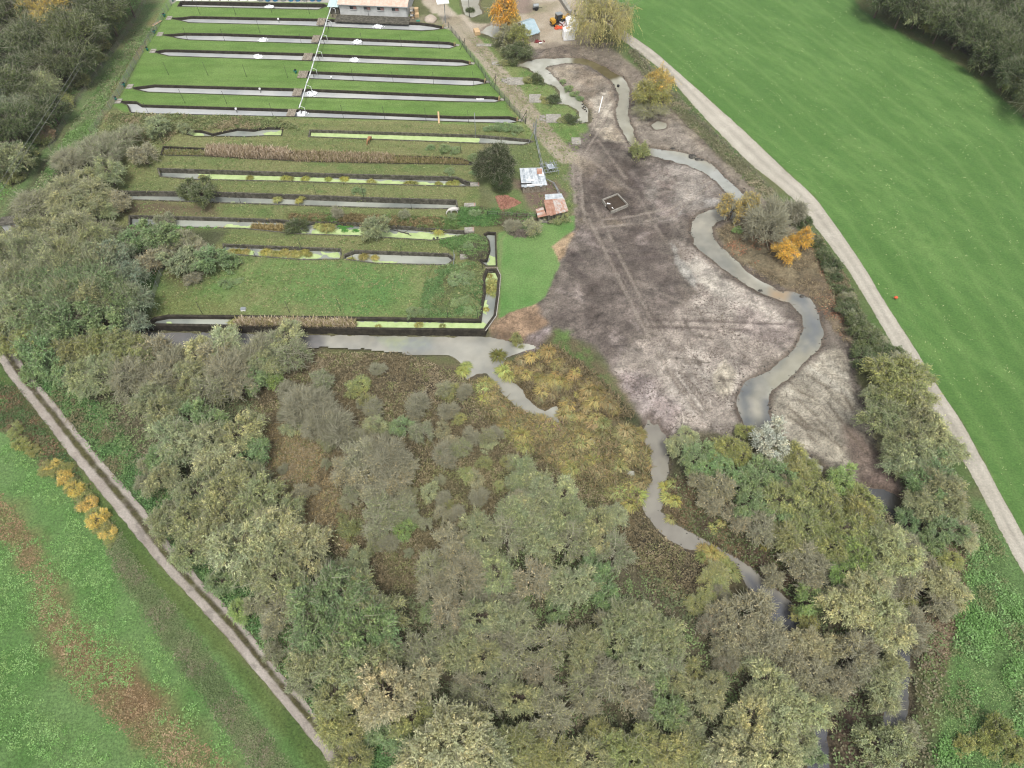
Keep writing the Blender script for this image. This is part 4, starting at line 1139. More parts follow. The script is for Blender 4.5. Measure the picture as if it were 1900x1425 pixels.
def trunk_mesh(name, cen, R, zc, seed, stems=1):
    r = random.Random(seed); mb = MB()
    tr = 0.05 * R + 0.05
    starts = []
    for s_ in range(stems):
        bx, by = (r.uniform(-.3, .3), r.uniform(-.3, .3)) if stems > 1 else (0, 0)
        p = Vector((bx, by, -0.3)); q = Vector((bx * 2 + r.uniform(-.2, .2), by * 2 + r.uniform(-.2, .2), zc * 0.45))
        mb.tube(p, q, tr, tr * 0.75, 7)
        q2 = q + Vector((r.uniform(-.3, .3) * R * .3, r.uniform(-.3, .3) * R * .3, zc * 0.4)); mb.tube(q, q2, tr * 0.75, tr * 0.45, 6)
        starts += [q, q.lerp(q2, 0.5), q2]
    idx = list(range(len(cen))); r.shuffle(idx)
    for i in idx[:max(8, int(len(cen) * 0.5))]:
        c = Vector(cen[i]); s0 = min(starts, key=lambda a: (a - c).length + abs(a.z - c.z) * 0.3)
        m = s0.lerp(c, 0.5) + Vector((r.uniform(-.1, .1), r.uniform(-.1, .1), 0.08)) * R
        mb.tube(s0, m, tr * 0.4, tr * 0.26, 4, False); mb.tube(m, c, tr * 0.26, tr * 0.08, 4, False)
    return mb.mesh(name, M['bark'])


PROTO = {}


def proto(form, var, R, hz, zc, stems=1):
    seed = hash((form, var)) & 0xffff if False else (sum(ord(ch) for ch in form) * 31 + var * 101)
    cm, cen = crown_mesh('crown', seed, R, hz, zc, form)
    tm = trunk_mesh('trunk', cen, R, zc, seed, stems)
    PROTO.setdefault(form, []).append((R, hz, zc, cm, tm))


for v_ in range(3): proto('dense', v_, 4.6, 3.4 + 0.3 * v_, 5.0)
for v_ in range(2): proto('dense', 10 + v_, 2.8, 2.3, 3.4)
for v_ in range(2): proto('round', v_, 4.6, 4.0, 5.6)
proto('round', 10, 2.6, 2.4, 3.0)
for v_ in range(2): proto('thin', v_, 3.8, 3.0, 4.2, 2)
proto('thin', 12, 2.2, 1.8, 2.3, 3)
for v_ in range(2): proto('bare', v_, 3.4, 2.6, 3.4, 3)
proto('bare', 12, 1.9, 1.4, 1.6, 3)
proto('weep', 0, 5.4, 3.6, 5.6)
proto('yew', 0, 3.8, 3.3, 3.0)
proto('yew', 5, 1.9, 2.0, 1.8)
for v_ in range(3): proto('bush', v_, 1.8, 1.1, 1.0, 3)

TINT = {  # colour of the leaves, word used for it
 'gg': ((138, 148, 112), 'grey-green'), 'pg': ((160, 168, 130), 'pale grey-green'), 'dg': ((92, 108, 70), 'dark green'),
 'og': ((138, 146, 98), 'olive-green'), 'mg': ((120, 144, 100), 'mid-green'), 'bg': ((130, 156, 96), 'bright green'),
 'br': ((152, 152, 122), 'grey-brown'), 'rb': ((150, 138, 112), 'reddish-brown'), 'yg': ((160, 168, 104), 'yellow-green'),
 'ye': ((216, 200, 116), 'yellow'), 'or': ((224, 186, 88), 'orange'), 'wh': ((204, 208, 200), 'silver-white'),
 'pk': ((160, 162, 132), 'pale beige'), 'bl': ((122, 138, 116), 'bluish-green'), 'wi': ((188, 180, 122), 'pale gold'), 'yw': ((62, 78, 44), 'very dark green'),
}
FW = {'dense': 'willow', 'round': 'alder', 'thin': 'half-bare willow', 'bare': 'leafless shrub', 'weep': 'weeping willow', 'yew': 'evergreen bush', 'bush': 'bush'}
CAT = {'dense': 'tree', 'round': 'tree', 'thin': 'tree', 'bare': 'shrub', 'weep': 'tree', 'yew': 'bush', 'bush': 'bush'}
NM_ = {'dense': 'willow_tree', 'round': 'alder_tree', 'thin': 'willow_tree', 'bare': 'bare_shrub', 'weep': 'weeping_willow', 'yew': 'yew_bush', 'bush': 'bush'}

LAND = [  # places one can find, picture position and how a label names them
 (60,30,'at the far end of the dark wood'), (120,120,'on the dark wood edge beside the track'), (30,260,'in the dark wood at the track bend'),
 (290,235,'among the first overgrown pond banks'), (180,290,'in the thicket at the fenced corner of the old ponds'), (110,380,'in the thicket near the small white-walled hut'),
 (350,340,'over the buried ends of the walled ponds'), (310,460,'at the wooded end of the tufted ponds'), (110,450,'on top of the big clump beside the small hut'), (60,560,'in the middle of the big clump beside the small hut'),
 (200,540,'on the pond side of the big clump'), (100,650,'where the big clump meets the two-rut track'), (230,660,'below the black ditch mouth at the end of the long wall'), (420,650,'on the bank facing the reed-filled bottom pond'),
 (520,640,'where the bank thicket ends by the black marsh'), (330,800,'on the marsh side of the two-rut track opposite the yellow bushes'), (440,830,'on the edge of the brown grassy clearing'), (300,960,'leaning towards the two-rut track below the yellow bushes'),
 (500,1030,'in the pale willow stand beside the two-rut track'), (620,1130,'in the tall green stand halfway down the two-rut track'), (560,1250,'overhanging the track verge below the green stand'), (720,1300,'in the lower end of the track-side stand'),
 (850,1390,'in the pale clump at the bottom edge of the wood'), (590,750,'in the bare thicket beside the brown clearing'), (740,770,'scattered on the black marsh'), (700,870,'in the grey thicket in the middle of the marsh'), (840,880,'alone on the brown marsh next to the grey thicket'),
 (700,970,'at the lower tip of the grey marsh thicket'), (980,900,'on the marsh-facing tip of the central wood'), (830,1060,'along the clearing side of the central wood'), (970,1050,'in the upper middle of the central wood'), (1110,1040,'on the stream side of the central wood'),
 (900,1180,'in the heart of the central wood'), (1060,1270,'around the dark hollow of the central wood'), (1190,1200,'in the rounded clump between hollow and stream'), (1150,1390,'along the bottom of the central wood'), (1280,1330,'by the lower reach of the stream'),
 (1280,850,'on the muddy shore where the stream leaves the mud'), (1420,840,'beside the silver-white willow'), (1440,930,'in the thicket inland of the silver-white willow'), (1570,930,'on the ditch end of the pale mud flat'), (1520,1060,'in the middle of the thicket between stream and ditch'),
 (1620,1090,'in the pale stand beside the dark ditch'), (1400,1150,'on the stream bend below the sedge hollow'), (1480,1280,'in the pale stand between lower stream and ditch'), (1440,1380,'at the bottom of the stand between stream and ditch'), (1650,1330,'over the lower ditch'),
 (1730,1060,'on the leafy bank between ditch and bramble field'), (1600,620,'in the bramble hedge beside the tarmac road'), (1680,730,'in the hedge where it touches the road'), (1710,850,'in the roadside hedge above the dark ditch'), (1760,950,'at the lower end of the roadside hedge'),
 (1720,20,'in the wood behind the green field'), (1850,90,'at the corner of the wood behind the green field'),
 (945,55,'by the pale blue roofed shed'), (1118,42,'at the head of the road beside the white container'), (1215,180,'on the mud beside the small round pool'), (1185,282,'on the neck between the two river bends'), (1380,390,'at the sharp bend of the new river'), (1470,430,'in the group between river bend and road'),
 (920,310,'beside the tin-roofed shack'), (985,425,'beside the heap of branches on the lawn'), (600,410,'on the bank of the pond with leafy clumps'), (1030,402,'against the rusty-roofed shack'), (1000,170,'on the grass tongue at the river arm'), (1545,492,'on the verge where the fence meets the road'),
 (955,622,'at the corner of the grey pool'), (130,920,'in the yellow row beside the two-rut track'), (800,260,'on the weedy bank of the duckweed pond'), (1100,165,'on the river island edge'), (850,540,'on the weedy hump beside the channel'), (1850,1350,'in the bramble field'),
]
LP_ = [P(a, b) for a, b, _ in LAND]

TREES = []


def T(px, py, r, form, tint, hs=1.0, label=None):
    TREES.append((px, py, r, form, tint, hs, label))


def TT(form, tint, lst, hs=1.0):
    for e in lst: T(e[0], e[1], e[2], form, tint, e[3] if len(e) > 3 else hs)


# the dark wood, upper corner
TT('round', 'dg', [(20,25,46), (195,18,42), (120,118,40), (10,175,44), (170,50,34), (-40,110,50), (95,205,26), (100,15,40), (35,290,24)])
TT('round', 'dg', [(140,72,44), (60,85,40), (20,235,38), (230,-15,35)], 1.1)
TT('dense', 'gg', [(70,170,34), (10,300,32), (-45,215,45)], 1.0)
TT('dense', 'dg', [(55,225,34), (40,130,40), (150,15,36)])
T(92, 32, 42, 'dense', 'ye', 1.15); T(60, 18, 30, 'dense', 'ye', 1.1); T(8, 140, 26, 'dense', 'ye')
T(95, 118, 26, 'thin', 'rb'); T(88, 250, 16, 'bush', 'rb'); T(20, 200, 38, 'round', 'bl'); T(125, 60, 30, 'thin', 'og')
TT('bush', 'og', [(150,150,18), (175,110,16), (190,85,15), (205,55,14), (120,190,18), (80,255,16), (55,290,16), (20,330,18), (215,30,12)])
# thicket at the wooded end of the old ponds
TT('thin', 'gg', [(225,262,30,.7), (183,283,34,.7), (70,380,32,.8)])
TT('dense', 'gg', [(202,322,30,.75), (126,365,40,.8), (168,365,32,.8), (168,337,30,.7), (140,395,36,.7), (190,385,24,.7)])
TT('thin', 'br', [(126,300,28,.7), (265,290,24,.7), (220,380,24,.7)])
T(292, 234, 22, 'round', 'gg', .7); T(340, 238, 13, 'bush', 'gg'); T(203, 315, 18, 'dense', 'pg', .8); T(343, 345, 20, 'round', 'dg', .7); T(375, 360, 25, 'round', 'dg', .75)
T(215, 285, 18, 'bush', 'gg')
# tufted ponds, wooded end
T(246, 452, 26, 'round', 'mg', .85); T(297, 442, 30, 'round', 'mg', .9); T(303, 475, 22, 'thin', 'br', .8); T(347, 450, 22, 'thin', 'gg', .8); T(341, 486, 30, 'round', 'gg', .75)
T(388, 484, 28, 'round', 'mg', .8); T(430, 487, 16, 'bush', 'mg', 1.2); T(357, 518, 14, 'bare', 'br', .8); T(202, 436, 24, 'thin', 'gg', .8); T(275, 490, 24, 'thin', 'br', .8); T(365, 470, 22, 'thin', 'br', .8); T(300, 402, 18, 'thin', 'gg', .8)
# the big clump
TT('dense', 'pg', [(101,436,32), (20,470,34), (85,455,30), (140,425,26)], 1.15)
TT('dense', 'gg', [(60,445,36), (142,436,34), (177,454,32), (32,488,42), (79,488,44), (126,495,46), (19,530,44), (63,530,42), (152,560,44), (-20,500,40), (47,575,42), (175,500,38), (10,600,38)], 1.2)
TT('round', 'mg', [(110,535,44), (174,530,42), (205,546,40), (95,580,46), (190,592,38), (130,610,40)], 1.15)
TT('dense', 'bl', [(246,556,34), (205,488,34), (232,520,30), (240,590,28)], 1.1)
TT('dense', 'og', [(73,612,40), (25,636,32), (55,500,24), (120,650,30)])
TT('thin', 'br', [(30,610,30), (150,600,26), (20,560,24)], 1.1)
T(79, 652, 38, 'round', 'mg'); T(101, 685, 30, 'round', 'mg', .9); T(60, 690, 22, 'bush', 'mg')
# band along the bank
TT('dense', 'og', [(142,652,34), (177,644,32), (221,641,30), (232,668,30), (260,640,26)], .95)
TT('dense', 'gg', [(190,694,34), (347,688,30), (483,668,30), (345,720,30), (150,700,30)], .95)
TT('thin', 'br', [(284,644,32), (237,702,34), (300,682,34), (426,684,38), (467,652,34), (400,660,34), (250,690,28), (320,655,26), (440,710,30), (290,720,30)], .95)
TT('dense', 'pg', [(363,660,30), (411,634,34), (526,624,32), (370,640,26)], .9)
T(542, 657, 30, 'thin', 'gg'); T(505, 695, 20, 'bush', 'bg', 1.4); T(470, 690, 28, 'round', 'mg', .9); T(500, 640, 28, 'thin', 'gg'); T(390, 715, 34, 'thin', 'gg', .9)
# row on the marsh side of the two-rut track
TT('dense', 'gg', [(305,766,34), (325,817,40), (422,914,42), (468,929,42), (366,914,36), (458,880,34), (355,960,34), (280,740,30)], 1.1)
TT('round', 'mg', [(386,781,34), (340,770,28), (470,835,28), (300,850,24)], 1.05)
TT('dense', 'pg', [(376,825,42), (437,802,36), (448,1015,50), (500,990,46), (567,1017,42), (400,860,36)], 1.15)
TT('dense', 'gg', [(305,888,28), (517,1052,44), (457,1035,40), (356,1025,34), (305,972,28), (653,1043,28), (398,1000,38), (420,960,36), (530,950,30)], 1.1)
TT('thin', 'gg', [(280,863,20), (265,900,16), (330,940,22), (610,1060,30), (640,1090,24)])
T(443, 1132, 20, 'dense', 'bg', .8); T(523, 1137, 30, 'thin', 'br', .9); T(480, 1120, 24, 'thin', 'gg', .9); T(410, 1080, 26, 'dense', 'mg', .9); T(505, 1165, 22, 'thin', 'br', .9)
TT('dense', 'mg', [(617,1110,52), (587,1160,50), (683,1170,50), (640,1190,46)], 1.2)
TT('dense', 'gg', [(643,1222,50), (583,1228,40), (700,1230,40), (620,1290,36), (700,1130,40), (560,1110,36)], 1.15)
TT('dense', 'pg', [(655,1100,34), (600,1145,30)], 1.25)
TT('thin', 'gg', [(507,1213,20), (560,1270,24), (783,1227,32), (760,1200,30)])
TT('dense', 'pk', [(720,1285,50), (777,1268,36), (690,1310,36)], 1.1)
TT('dense', 'og', [(617,1330,34), (640,1360,28), (770,1330,34), (660,1410,30)], .9)
TT('dense', 'pg', [(833,1385,62), (900,1405,46), (870,1360,40), (780,1410,44)], 1.15)
TT('round', 'mg', [(735,1370,26), (700,1360,22)], .7)
# grey thickets in the marsh
TT('bare', 'br', [(564,745,36), (596,777,34), (627,790,28), (773,748,22), (826,840,22), (832,755,17), (874,802,16), (921,796,13), (890,916,16), (716,846,38), (540,722,22), (600,740,24), (860,720,14), (820,920,14)])
TT('thin', 'br', [(684,878,36), (732,884,32), (668,842,36), (700,910,30), (590,755,26), (640,870,28), (750,860,26)], .85)
TT('thin', 'gg', [(596,701,22), (653,902,18), (716,941,32), (700,968,30), (754,943,20), (779,796,22), (744,930,24)], .85)
TT('bush', 'og', [(653,720,13), (678,736,15), (826,935,13), (643,976,20), (600,810,14), (850,770,12), (900,850,14), (940,850,12)], 1.2)
T(694, 780, 19, 'round', 'gg', .8); T(744, 784, 20, 'round', 'mg', .85); T(795, 906, 17, 'round', 'gg', .8); T(560, 770, 6, 'bush', 'yg'); T(830, 836, 18, 'bush', 'gg', 1.4); T(748, 976, 18, 'bush', 'bg', 1.4); T(700, 945, 16, 'bush', 'yg', 1.6)
# the central wood
TT('dense', 'gg', [(972,872,28), (1000,915,36), (960,950,34), (1050,950,36), (890,985,36), (1000,990,40), (1110,965,32), (920,1060,36), (1060,1080,40), (890,1140,36), (950,1150,36), (1090,1200,36), (900,1215,32), (850,1200,34), (960,1290,34), (1100,1405,38)], 1.0)
TT('dense', 'pg', [(996,890,24), (1046,915,28), (1120,1000,26), (1140,950,22), (985,940,26), (1185,1140,24)], 1.1)
TT('thin', 'br', [(860,1060,40), (840,1000,32), (990,1070,38), (830,1130,36), (800,1090,30), (930,1100,30), (1140,1260,36), (1190,1290,34), (1020,1330,38), (905,1180,28), (1000,1240,28), (870,1250,28), (960,930,26), (1130,1150,26), (1020,1290,28), (1090,1300,26)], .95)
TT('thin', 'gg', [(940,990,36), (800,1050,32), (1140,1020,34), (1020,1190,36), (960,1210,36), (1080,1270,30), (900,1300,32), (860,1290,28), (1240,1230,30), (1060,1000,34), (820,1180,28), (930,1250,28)], .95)
TT('bare', 'br', [(895,1040,24), (955,1180,26), (1120,1250,28), (1200,1310,26), (850,1150,24), (1100,1230,24), (880,1105,22)], 1.2)
TT('round', 'mg', [(1120,1090,32), (1035,1120,24), (1240,1310,36), (1200,1170,30), (880,1095,22), (1100,1050,26), (800,1130,20), (1150,1210,20)], .95)
TT('dense', 'gg', [(1160,1155,42), (1220,1165,40), (1190,1215,42), (1240,1195,34), (1250,1260,26), (1310,1290,30), (1270,1330,30)], .95)
TT('dense', 'og', [(1160,1400,42), (1210,1375,36), (1240,1390,36), (1040,1410,34), (950,1385,38), (1300,1400,30), (990,1400,32), (1120,1360,30), (1000,1360,26)], .95)
TT('bush', 'bg', [(965,1095,18), (1190,1215,14), (1160,1245,16), (940,1180,14), (1030,1215,16), (1135,1110,16), (1030,1195,14)], 1.9)
T(1290, 1240, 22, 'bush', 'og', 1.0)
# the thicket between stream and ditch
T(1262, 832, 24, 'round', 'gg', .8); T(1290, 850, 28, 'round', 'mg', .85); T(1320, 862, 26, 'round', 'mg', .85); T(1275, 805, 16, 'dense', 'pg', .9)
TT('dense', 'yg', [(1350,832,26), (1330,850,22), (1375,850,22)], .9)
T(1427, 822, 34, 'round', 'wh', 0.9); T(1425, 845, 26, 'thin', 'gg', .8); T(1478, 850, 24, 'dense', 'og', .85); T(1380, 800, 16, 'dense', 'yg', .7)
TT('thin', 'br', [(1300,893,22), (1335,905,28), (1470,905,26), (1420,985,32), (1480,1030,32), (1500,1075,30), (1320,930,24), (1370,960,26)], .85)
TT('round', 'mg', [(1400,890,30), (1435,880,28), (1390,935,30), (1370,885,24), (1450,960,26)], .9)
TT('dense', 'og', [(1450,930,34), (1500,915,32), (1530,955,34), (1500,975,32), (1560,985,34), (1600,1010,28), (1480,880,26), (1540,1020,30), (1595,960,30), (1620,985,28), (1460,1000,30), (1530,920,24)], .95)
T(1560, 892, 26, 'round', 'bg', .9); T(1495, 870, 22, 'dense', 'yg', .9); T(1595, 925, 28, 'dense', 'yg', .85); T(1575, 960, 22, 'dense', 'yg', .95)
TT('dense', 'bg', [(1590,1035,30), (1565,1065,26), (1610,1000,20)], 1.1)
TT('dense', 'pg', [(1650,1010,32), (1675,1045,30), (1600,1100,32), (1570,1130,38), (1630,1135,38), (1650,1180,32), (1620,1070,28)], 1.15)
TT('dense', 'pk', [(1620,1090,30), (1640,1160,30), (1560,1110,24), (1500,1190,30), (1530,1200,28)], 1.15)
T(1505, 1110, 28, 'round', 'bg', .95); T(1500, 1145, 22, 'dense', 'yg', .9)
TT('thin', 'br', [(1680,1075,30), (1580,1212,34), (1600,1245,30), (1530,1235,28), (1340,1135,28), (1450,1200,28), (1510,1060,28), (1560,1270,26), (1350,1200,26), (1440,1065,22)], .95)
TT('thin', 'pk', [(1400,1130,40), (1430,1175,36), (1370,1165,34), (1480,1215,32), (1510,1250,32), (1400,1210,28)], 1.0)
TT('bare', 'rb', [(1325,1155,24), (1340,1100,18), (1590,1200,26), (1700,1180,26), (1585,1255,24), (1660,1085,20), (1350,1225,20)], 1.1)
TT('dense', 'og', [(1330,1060,24), (1300,1110,22), (1335,1085,24), (1390,1210,26)], .6)
TT('dense', 'pg', [(1430,1265,38), (1400,1330,38), (1470,1290,34), (1500,1320,34), (1450,1340,38), (1380,1395,44), (1440,1400,44), (1415,1295,28)], 1.1)
TT('dense', 'gg', [(1490,1375,30), (1540,1300,26), (1360,1360,30), (1330,1270,26), (1640,1275,34), (1655,1240,26)], .95)
TT('thin', 'pk', [(1480,1350,30), (1350,1410,34), (1480,1245,28)], 1.0)
T(1645, 1385, 42, 'round', 'gg', 1.0); T(1690, 1360, 24, 'thin', 'gg', .8); T(1640, 1300, 26, 'thin', 'gg', .9); T(1510, 1395, 22, 'round', 'mg', .8)
# leafy bank by the bramble field, roadside hedge
TT('thin', 'br', [(1720,1060,28), (1700,1010,26), (1780,980,26), (1745,1125,26), (1700,1150,28)], .8)
TT('dense', 'pg', [(1760,1090,30), (1735,1085,26), (1790,1000,20)], .9)
TT('dense', 'yg', [(1765,1040,20), (1690,1120,18)], .7)
TT('round', 'dg', [(1590,600,24), (1612,630,26), (1600,660,24), (1572,575,18), (1640,655,24)], .55)
TT('thin', 'gg', [(1630,640,20), (1600,612,20), (1650,670,22)], .6)
TT('dense', 'og', [(1662,697,40), (1682,743,38), (1655,735,34), (1690,700,30), (1640,700,24)], .95)
TT('dense', 'gg', [(1643,778,36), (1697,778,38), (1690,850,36), (1670,820,34), (1740,900,34), (1720,936,32), (1757,944,28), (1660,860,24), (1625,740,24)], 1.0)
TT('dense', 'pg', [(1730,815,34), (1755,840,30), (1710,825,28)], 1.05)
TT('round', 'mg', [(1735,880,32), (1710,900,30), (1750,985,28), (1730,1000,24), (1690,960,22)], .95)
TT('thin', 'br', [(1774,979,22), (1770,930,22), (1640,820,20)], .8)
TT('bush', 'dg', [(1515,452,10,1.1), (1530,478,12,1.1), (1552,515,12,1), (1565,540,13,1), (1580,565,14,1), (1560,560,9,.8)])
TT('thin', 'gg', [(1540,500,12,.6), (1572,552,14,.6), (1585,590,16,.7)])
# wood beyond the field
TT('round', 'dg', [(1640,-12,34), (1680,8,34), (1725,5,36), (1752,38,34), (1790,45,36), (1830,72,36), (1868,98,36), (1895,60,40), (1850,15,40), (1800,5,38), (1900,140,34), (1880,20,36), (1840,108,28), (1872,138,26), (1930,100,40), (1930,170,40), (1760,-20,40), (1700,-25,38), (1940,20,46)], 1.1)
TT('dense', 'gg', [(1705,20,26), (1820,40,30), (1885,110,26), (1775,20,28)], 1.1)
TT('dense', 'yg', [(1745,30,20), (1890,160,22), (1870,55,22), (1720,48,14)], 1.0)
TT('bush', 'dg', [(1655,15,14), (1690,38,14), (1780,78,14), (1815,98,14), (1850,130,14), (1890,178,14), (1740,58,14)])
# single trees and bushes
T(937, 22, 22, 'dense', 'or', 1.7, 'tall slim orange and yellow autumn tree beside the pale blue roofed shed')
T(948, 38, 17, 'dense', 'ye', 1.5, 'yellow autumn tree half behind the orange one by the shed')
T(962, 68, 18, 'dense', 'yg', 1.3, 'yellow-green tree pressed against the wall of the blue roofed shed')
T(938, 72, 22, 'thin', 'og', .8, 'olive bush over the small dark pool beside the shed')
T(962, 94, 22, 'dense', 'dg', .6, 'dark shrub on the bank in front of the blue roofed shed')
T(1118, 36, 48, 'weep', 'wi', 0.95, 'big golden weeping willow at the head of the road')
T(1222, 160, 24, 'dense', 'ye', 1.35, 'yellow-crowned tree on the mud beside the small round pool')
T(1208, 176, 26, 'dense', 'yg', 1.1, 'yellow-green lower tree under the yellow crown by the round pool')
T(1205, 205, 24, 'thin', 'og', .6, 'dark twiggy scrub around the foot of the yellow trees')
T(1185, 282, 17, 'bush', 'og', 1.3, 'round olive bush on the neck between the two river bends')
T(1354, 388, 24, 'thin', 'ye', 1.05, 'open yellow sapling overhanging the water at the sharp river bend')
T(1388, 385, 24, 'thin', 'ye', 1.0, 'second open yellow sapling on the road side of the sharp river bend')
T(1368, 428, 9, 'bush', 'bg', .8, 'small bright green bush at the foot of the yellow saplings')
T(1425, 418, 36, 'bare', 'br', 1.1, 'big leafless grey tree between river bend and road')
T(1468, 396, 22, 'bare', 'wh', 1.1, 'whitish leafless tree beside the road edge')
T(1495, 412, 12, 'yew', 'dg', .9, 'small dark conifer at the road edge by the orange trees')
T(1485, 447, 20, 'dense', 'or', 1.15, 'bright orange autumn tree between river and road')
T(1458, 465, 22, 'dense', 'or', .9, 'lower spreading orange autumn shrub beside the taller one')
T(1545, 492, 16, 'bush', 'dg', 1.2, 'dark bush on the verge where the fence meets the road')
T(918, 306, 37, 'yew', 'yw', 1.0, 'huge rounded dark evergreen beside the tin-roofed shack')
T(930, 342, 18, 'yew', 'yw', .95, 'smaller dark evergreen in front of the huge one')
T(545, 412, 18, 'round', 'dg', .8, 'dark round alder on the bank above the leafy pond')
T(693, 423, 22, 'round', 'gg', .95, 'grey-green alder standing over the pond with a fallen branch')
T(625, 395, 11, 'bare', 'br', 1.0, 'small leafless bush on the bank between two alders')
T(750, 400, 10, 'thin', 'gg', .9, 'thin sapling on the bank near the white horse')
T(990, 423, 17, 'thin', 'pg', .9, 'pale-leaved little tree beside the branch heap')
T(952, 420, 14, 'bare', 'pk', .8, 'wispy pale shrub behind the branch heap')
T(1040, 404, 14, 'bush', 'og', 1.1, 'olive ivy clump against the rusty-roofed shack'); T(1020, 407, 10, 'bush', 'br', 1.0, 'brown creeper at the corner of the rusty-roofed shack')
T(958, 620, 13, 'bush', 'og', 1.2, 'small bush on the tan bank at the pool corner')
for a_, l_ in (((950,113,12), 'first'), ((995,146,13), 'second'), ((1026,182,14), 'third'), ((1058,219,14), 'fourth')):
    T(a_[0], a_[1], a_[2], 'bush', 'dg', .8, l_ + ' low dark bush at the river tip of a grass tongue counting from the shed')
    T(a_[0] - 14, a_[1] + 3, 10, 'bush', 'og', .6, l_ + ' small olive bush behind the culvert mouth counting from the shed')
T(872, 14, 9, 'bush', 'dg', .8, 'dark weeds along the pond by the grey pole')
for a_ in [(1055,162,8), (1066,172,8), (1076,180,7), (1045,150,6)]: T(a_[0], a_[1], a_[2], 'bush', 'mg', .6)
TT('bush', 'mg', [(800,273,8,.7), (825,277,11,.7), (845,279,10,.6), (878,290,9,.6), (925,237,11,.7), (945,236,12,.7), (960,240,11,.7), (905,239,8,.6), (880,320,7,.5), (835,318,9,.5)])
TT('bush', 'mg', [(660,352,8,.6), (672,354,8,.5), (838,402,9,.6), (765,580,11,.9), (785,580,9,.7), (850,520,16,.5), (868,512,12,.5), (862,560,12,.5), (845,565,10,.4), (870,578,10,.5), (880,395,10,.5), (420,527,12,.6), (440,522,9,.4), (870,460,9,.6)])
TT('bush', 'yg', [(112,874,15,.7), (134,902,14,.7), (153,927,15,.7), (174,952,14,.7), (193,980,15,.7), (30,800,14,.8), (205,1000,12,.6)])
TT('bush', 'ye', [(120,885,16,.7), (140,908,16,.8), (162,936,16,.8), (182,965,18,.8), (98,865,14,.6), (200,990,14,.6)])
TT('bush', 'yg', [(40,825,15,.7), (60,835,14,.6), (85,870,14,.6), (125,870,12,.6), (150,905,12,.6)])
TT('bush', 'yg', [(1850,1355,26,1.3), (1830,1375,22,1.1), (1880,1390,24,1.1), (1790,1380,18,1)])


ORD = ['first', 'second', 'third', 'fourth', 'fifth', 'sixth', 'seventh', 'eighth', 'ninth', 'tenth', 'eleventh', 'twelfth', 'thirteenth', 'fourteenth', 'fifteenth', 'sixteenth']
ORD += [a_ + '-' + b_ for a_ in ('twenty', 'thirty', 'forty') for b_ in ORD[:9]]
ORD[16:16] = ['seventeenth', 'eighteenth', 'nineteenth', 'twentieth']
g_ = np.random.default_rng(404)
for k_ in range(90):
    x0, y0 = g_.uniform(520, 1000), g_.uniform(665, 1060)
    if poly_sd(np.array([x0]), np.array([y0]), [(520,700),(620,655),(760,665),(860,700),(900,750),(1000,850),(880,960),(800,1060),(740,1080),(560,960),(500,850)])[0][0] < 0: continue
    T(int(x0), int(y0), float(g_.uniform(9, 19)), ['thin', 'bush', 'bare', 'thin'][int(g_.integers(4))], ['gg', 'br', 'og', 'br', 'gg', 'og'][int(g_.integers(6))], float(g_.uniform(.7, 1.0)))
info = []
for (px, py, r, form, tint, hs_, label) in TREES:
    Rm = r * mpp(px, py, 4)
    opts = PROTO[form]
    pr = min(opts, key=lambda o: abs(math.log(o[0] / Rm)) + RNG.random() * 0.25)
    R0, hz0, zc0, cm, tm = pr
    s = Rm / R0
    zc_w = zc0 * s * hs_ * 0.95
    x, y = P(px, py, zc_w)
    info.append([px, py, form, tint, label, x, y, s, hs_, cm, tm, Rm])
buckets = {}
for k_, e in enumerate(info):
    if e[4]: continue
    d = [math.hypot(e[0] - a, (e[1] - b)) * mpp(a, b) for a, b, _ in LAND]
    li = int(np.argmin(d)); e.append((li, d[li]))
    buckets.setdefault((li, e[2], e[3]), []).append((d[li], k_))
for (li, form, tint), lst in buckets.items():
    lst.sort()
    for n_, (dd, k_) in enumerate(lst):
        e = info[k_]
        size = '' if form in ('yew',) else ('tall ' if e[11] * (e[8] ** .5) > 4.2 else ('small ' if e[11] < 1.9 else ''))
        base = f"{size}{TINT[tint][1]} {FW[form]} {LAND[li][2]}"
        e[4] = (base, n_, len(lst))
seen = {}
for e in info:
    if isinstance(e[4], tuple):
        b, n_, m_ = e[4]
        key = b
        seen[key] = seen.get(key, 0) + 1
count = dict(seen); run = {}
for e in info:
    if isinstance(e[4], tuple):
        b = e[4][0]
        if count[b] > 1:
            run.setdefault(b, []).append(e)
        else: e[4] = b
for b, es in run.items():
    es.sort(key=lambda e: e[1] * 1.0 + e[0] * 0.15)
    for n_, e in enumerate(es):
        wds = b.split()
        e[4] = (ORD[min(n_, 40)] + ' ' + b + (', counting downwards' if len(wds) < 12 else ''))

for e in info:
    px, py, form, tint, label, x, y, s, hs_, cm, tm, Rm = e[:12]
    z = gz(x, y)
    r_ = random.Random(int(px * 7 + py * 13))
    nm = NM_[form]
    if tint in ('ye', 'or') and form in ('dense', 'thin'): nm = 'autumn_tree'
    root = thing(nm, label, CAT[form], (x, y, max(z, -1.4) - 0.05), r_.uniform(0, 6.28), {'tree': 'trees and willows of the wetland', 'shrub': 'leafless shrubs of the marsh', 'bush': 'bushes and scrub'}[CAT[form]])
    root.scale = (s, s, s * hs_)
    c = put('crown', cm, root); t = put('trunk', tm, root)
    rgb = np.array(S(*TINT[tint][0])) * r_.uniform(0.92, 1.14) * (1.4 if tint in ('ye', 'or', 'wi', 'yg', 'wh') else (1.6 if tint == 'dg' else 1.9))
    rgb = rgb * np.array([r_.uniform(.93, 1.07), 1, r_.uniform(.93, 1.07)])
    if form == 'yew' and Rm > 3: pass
    c.color = (*[float(v) for v in rgb], 1)
print('trees', len(info))
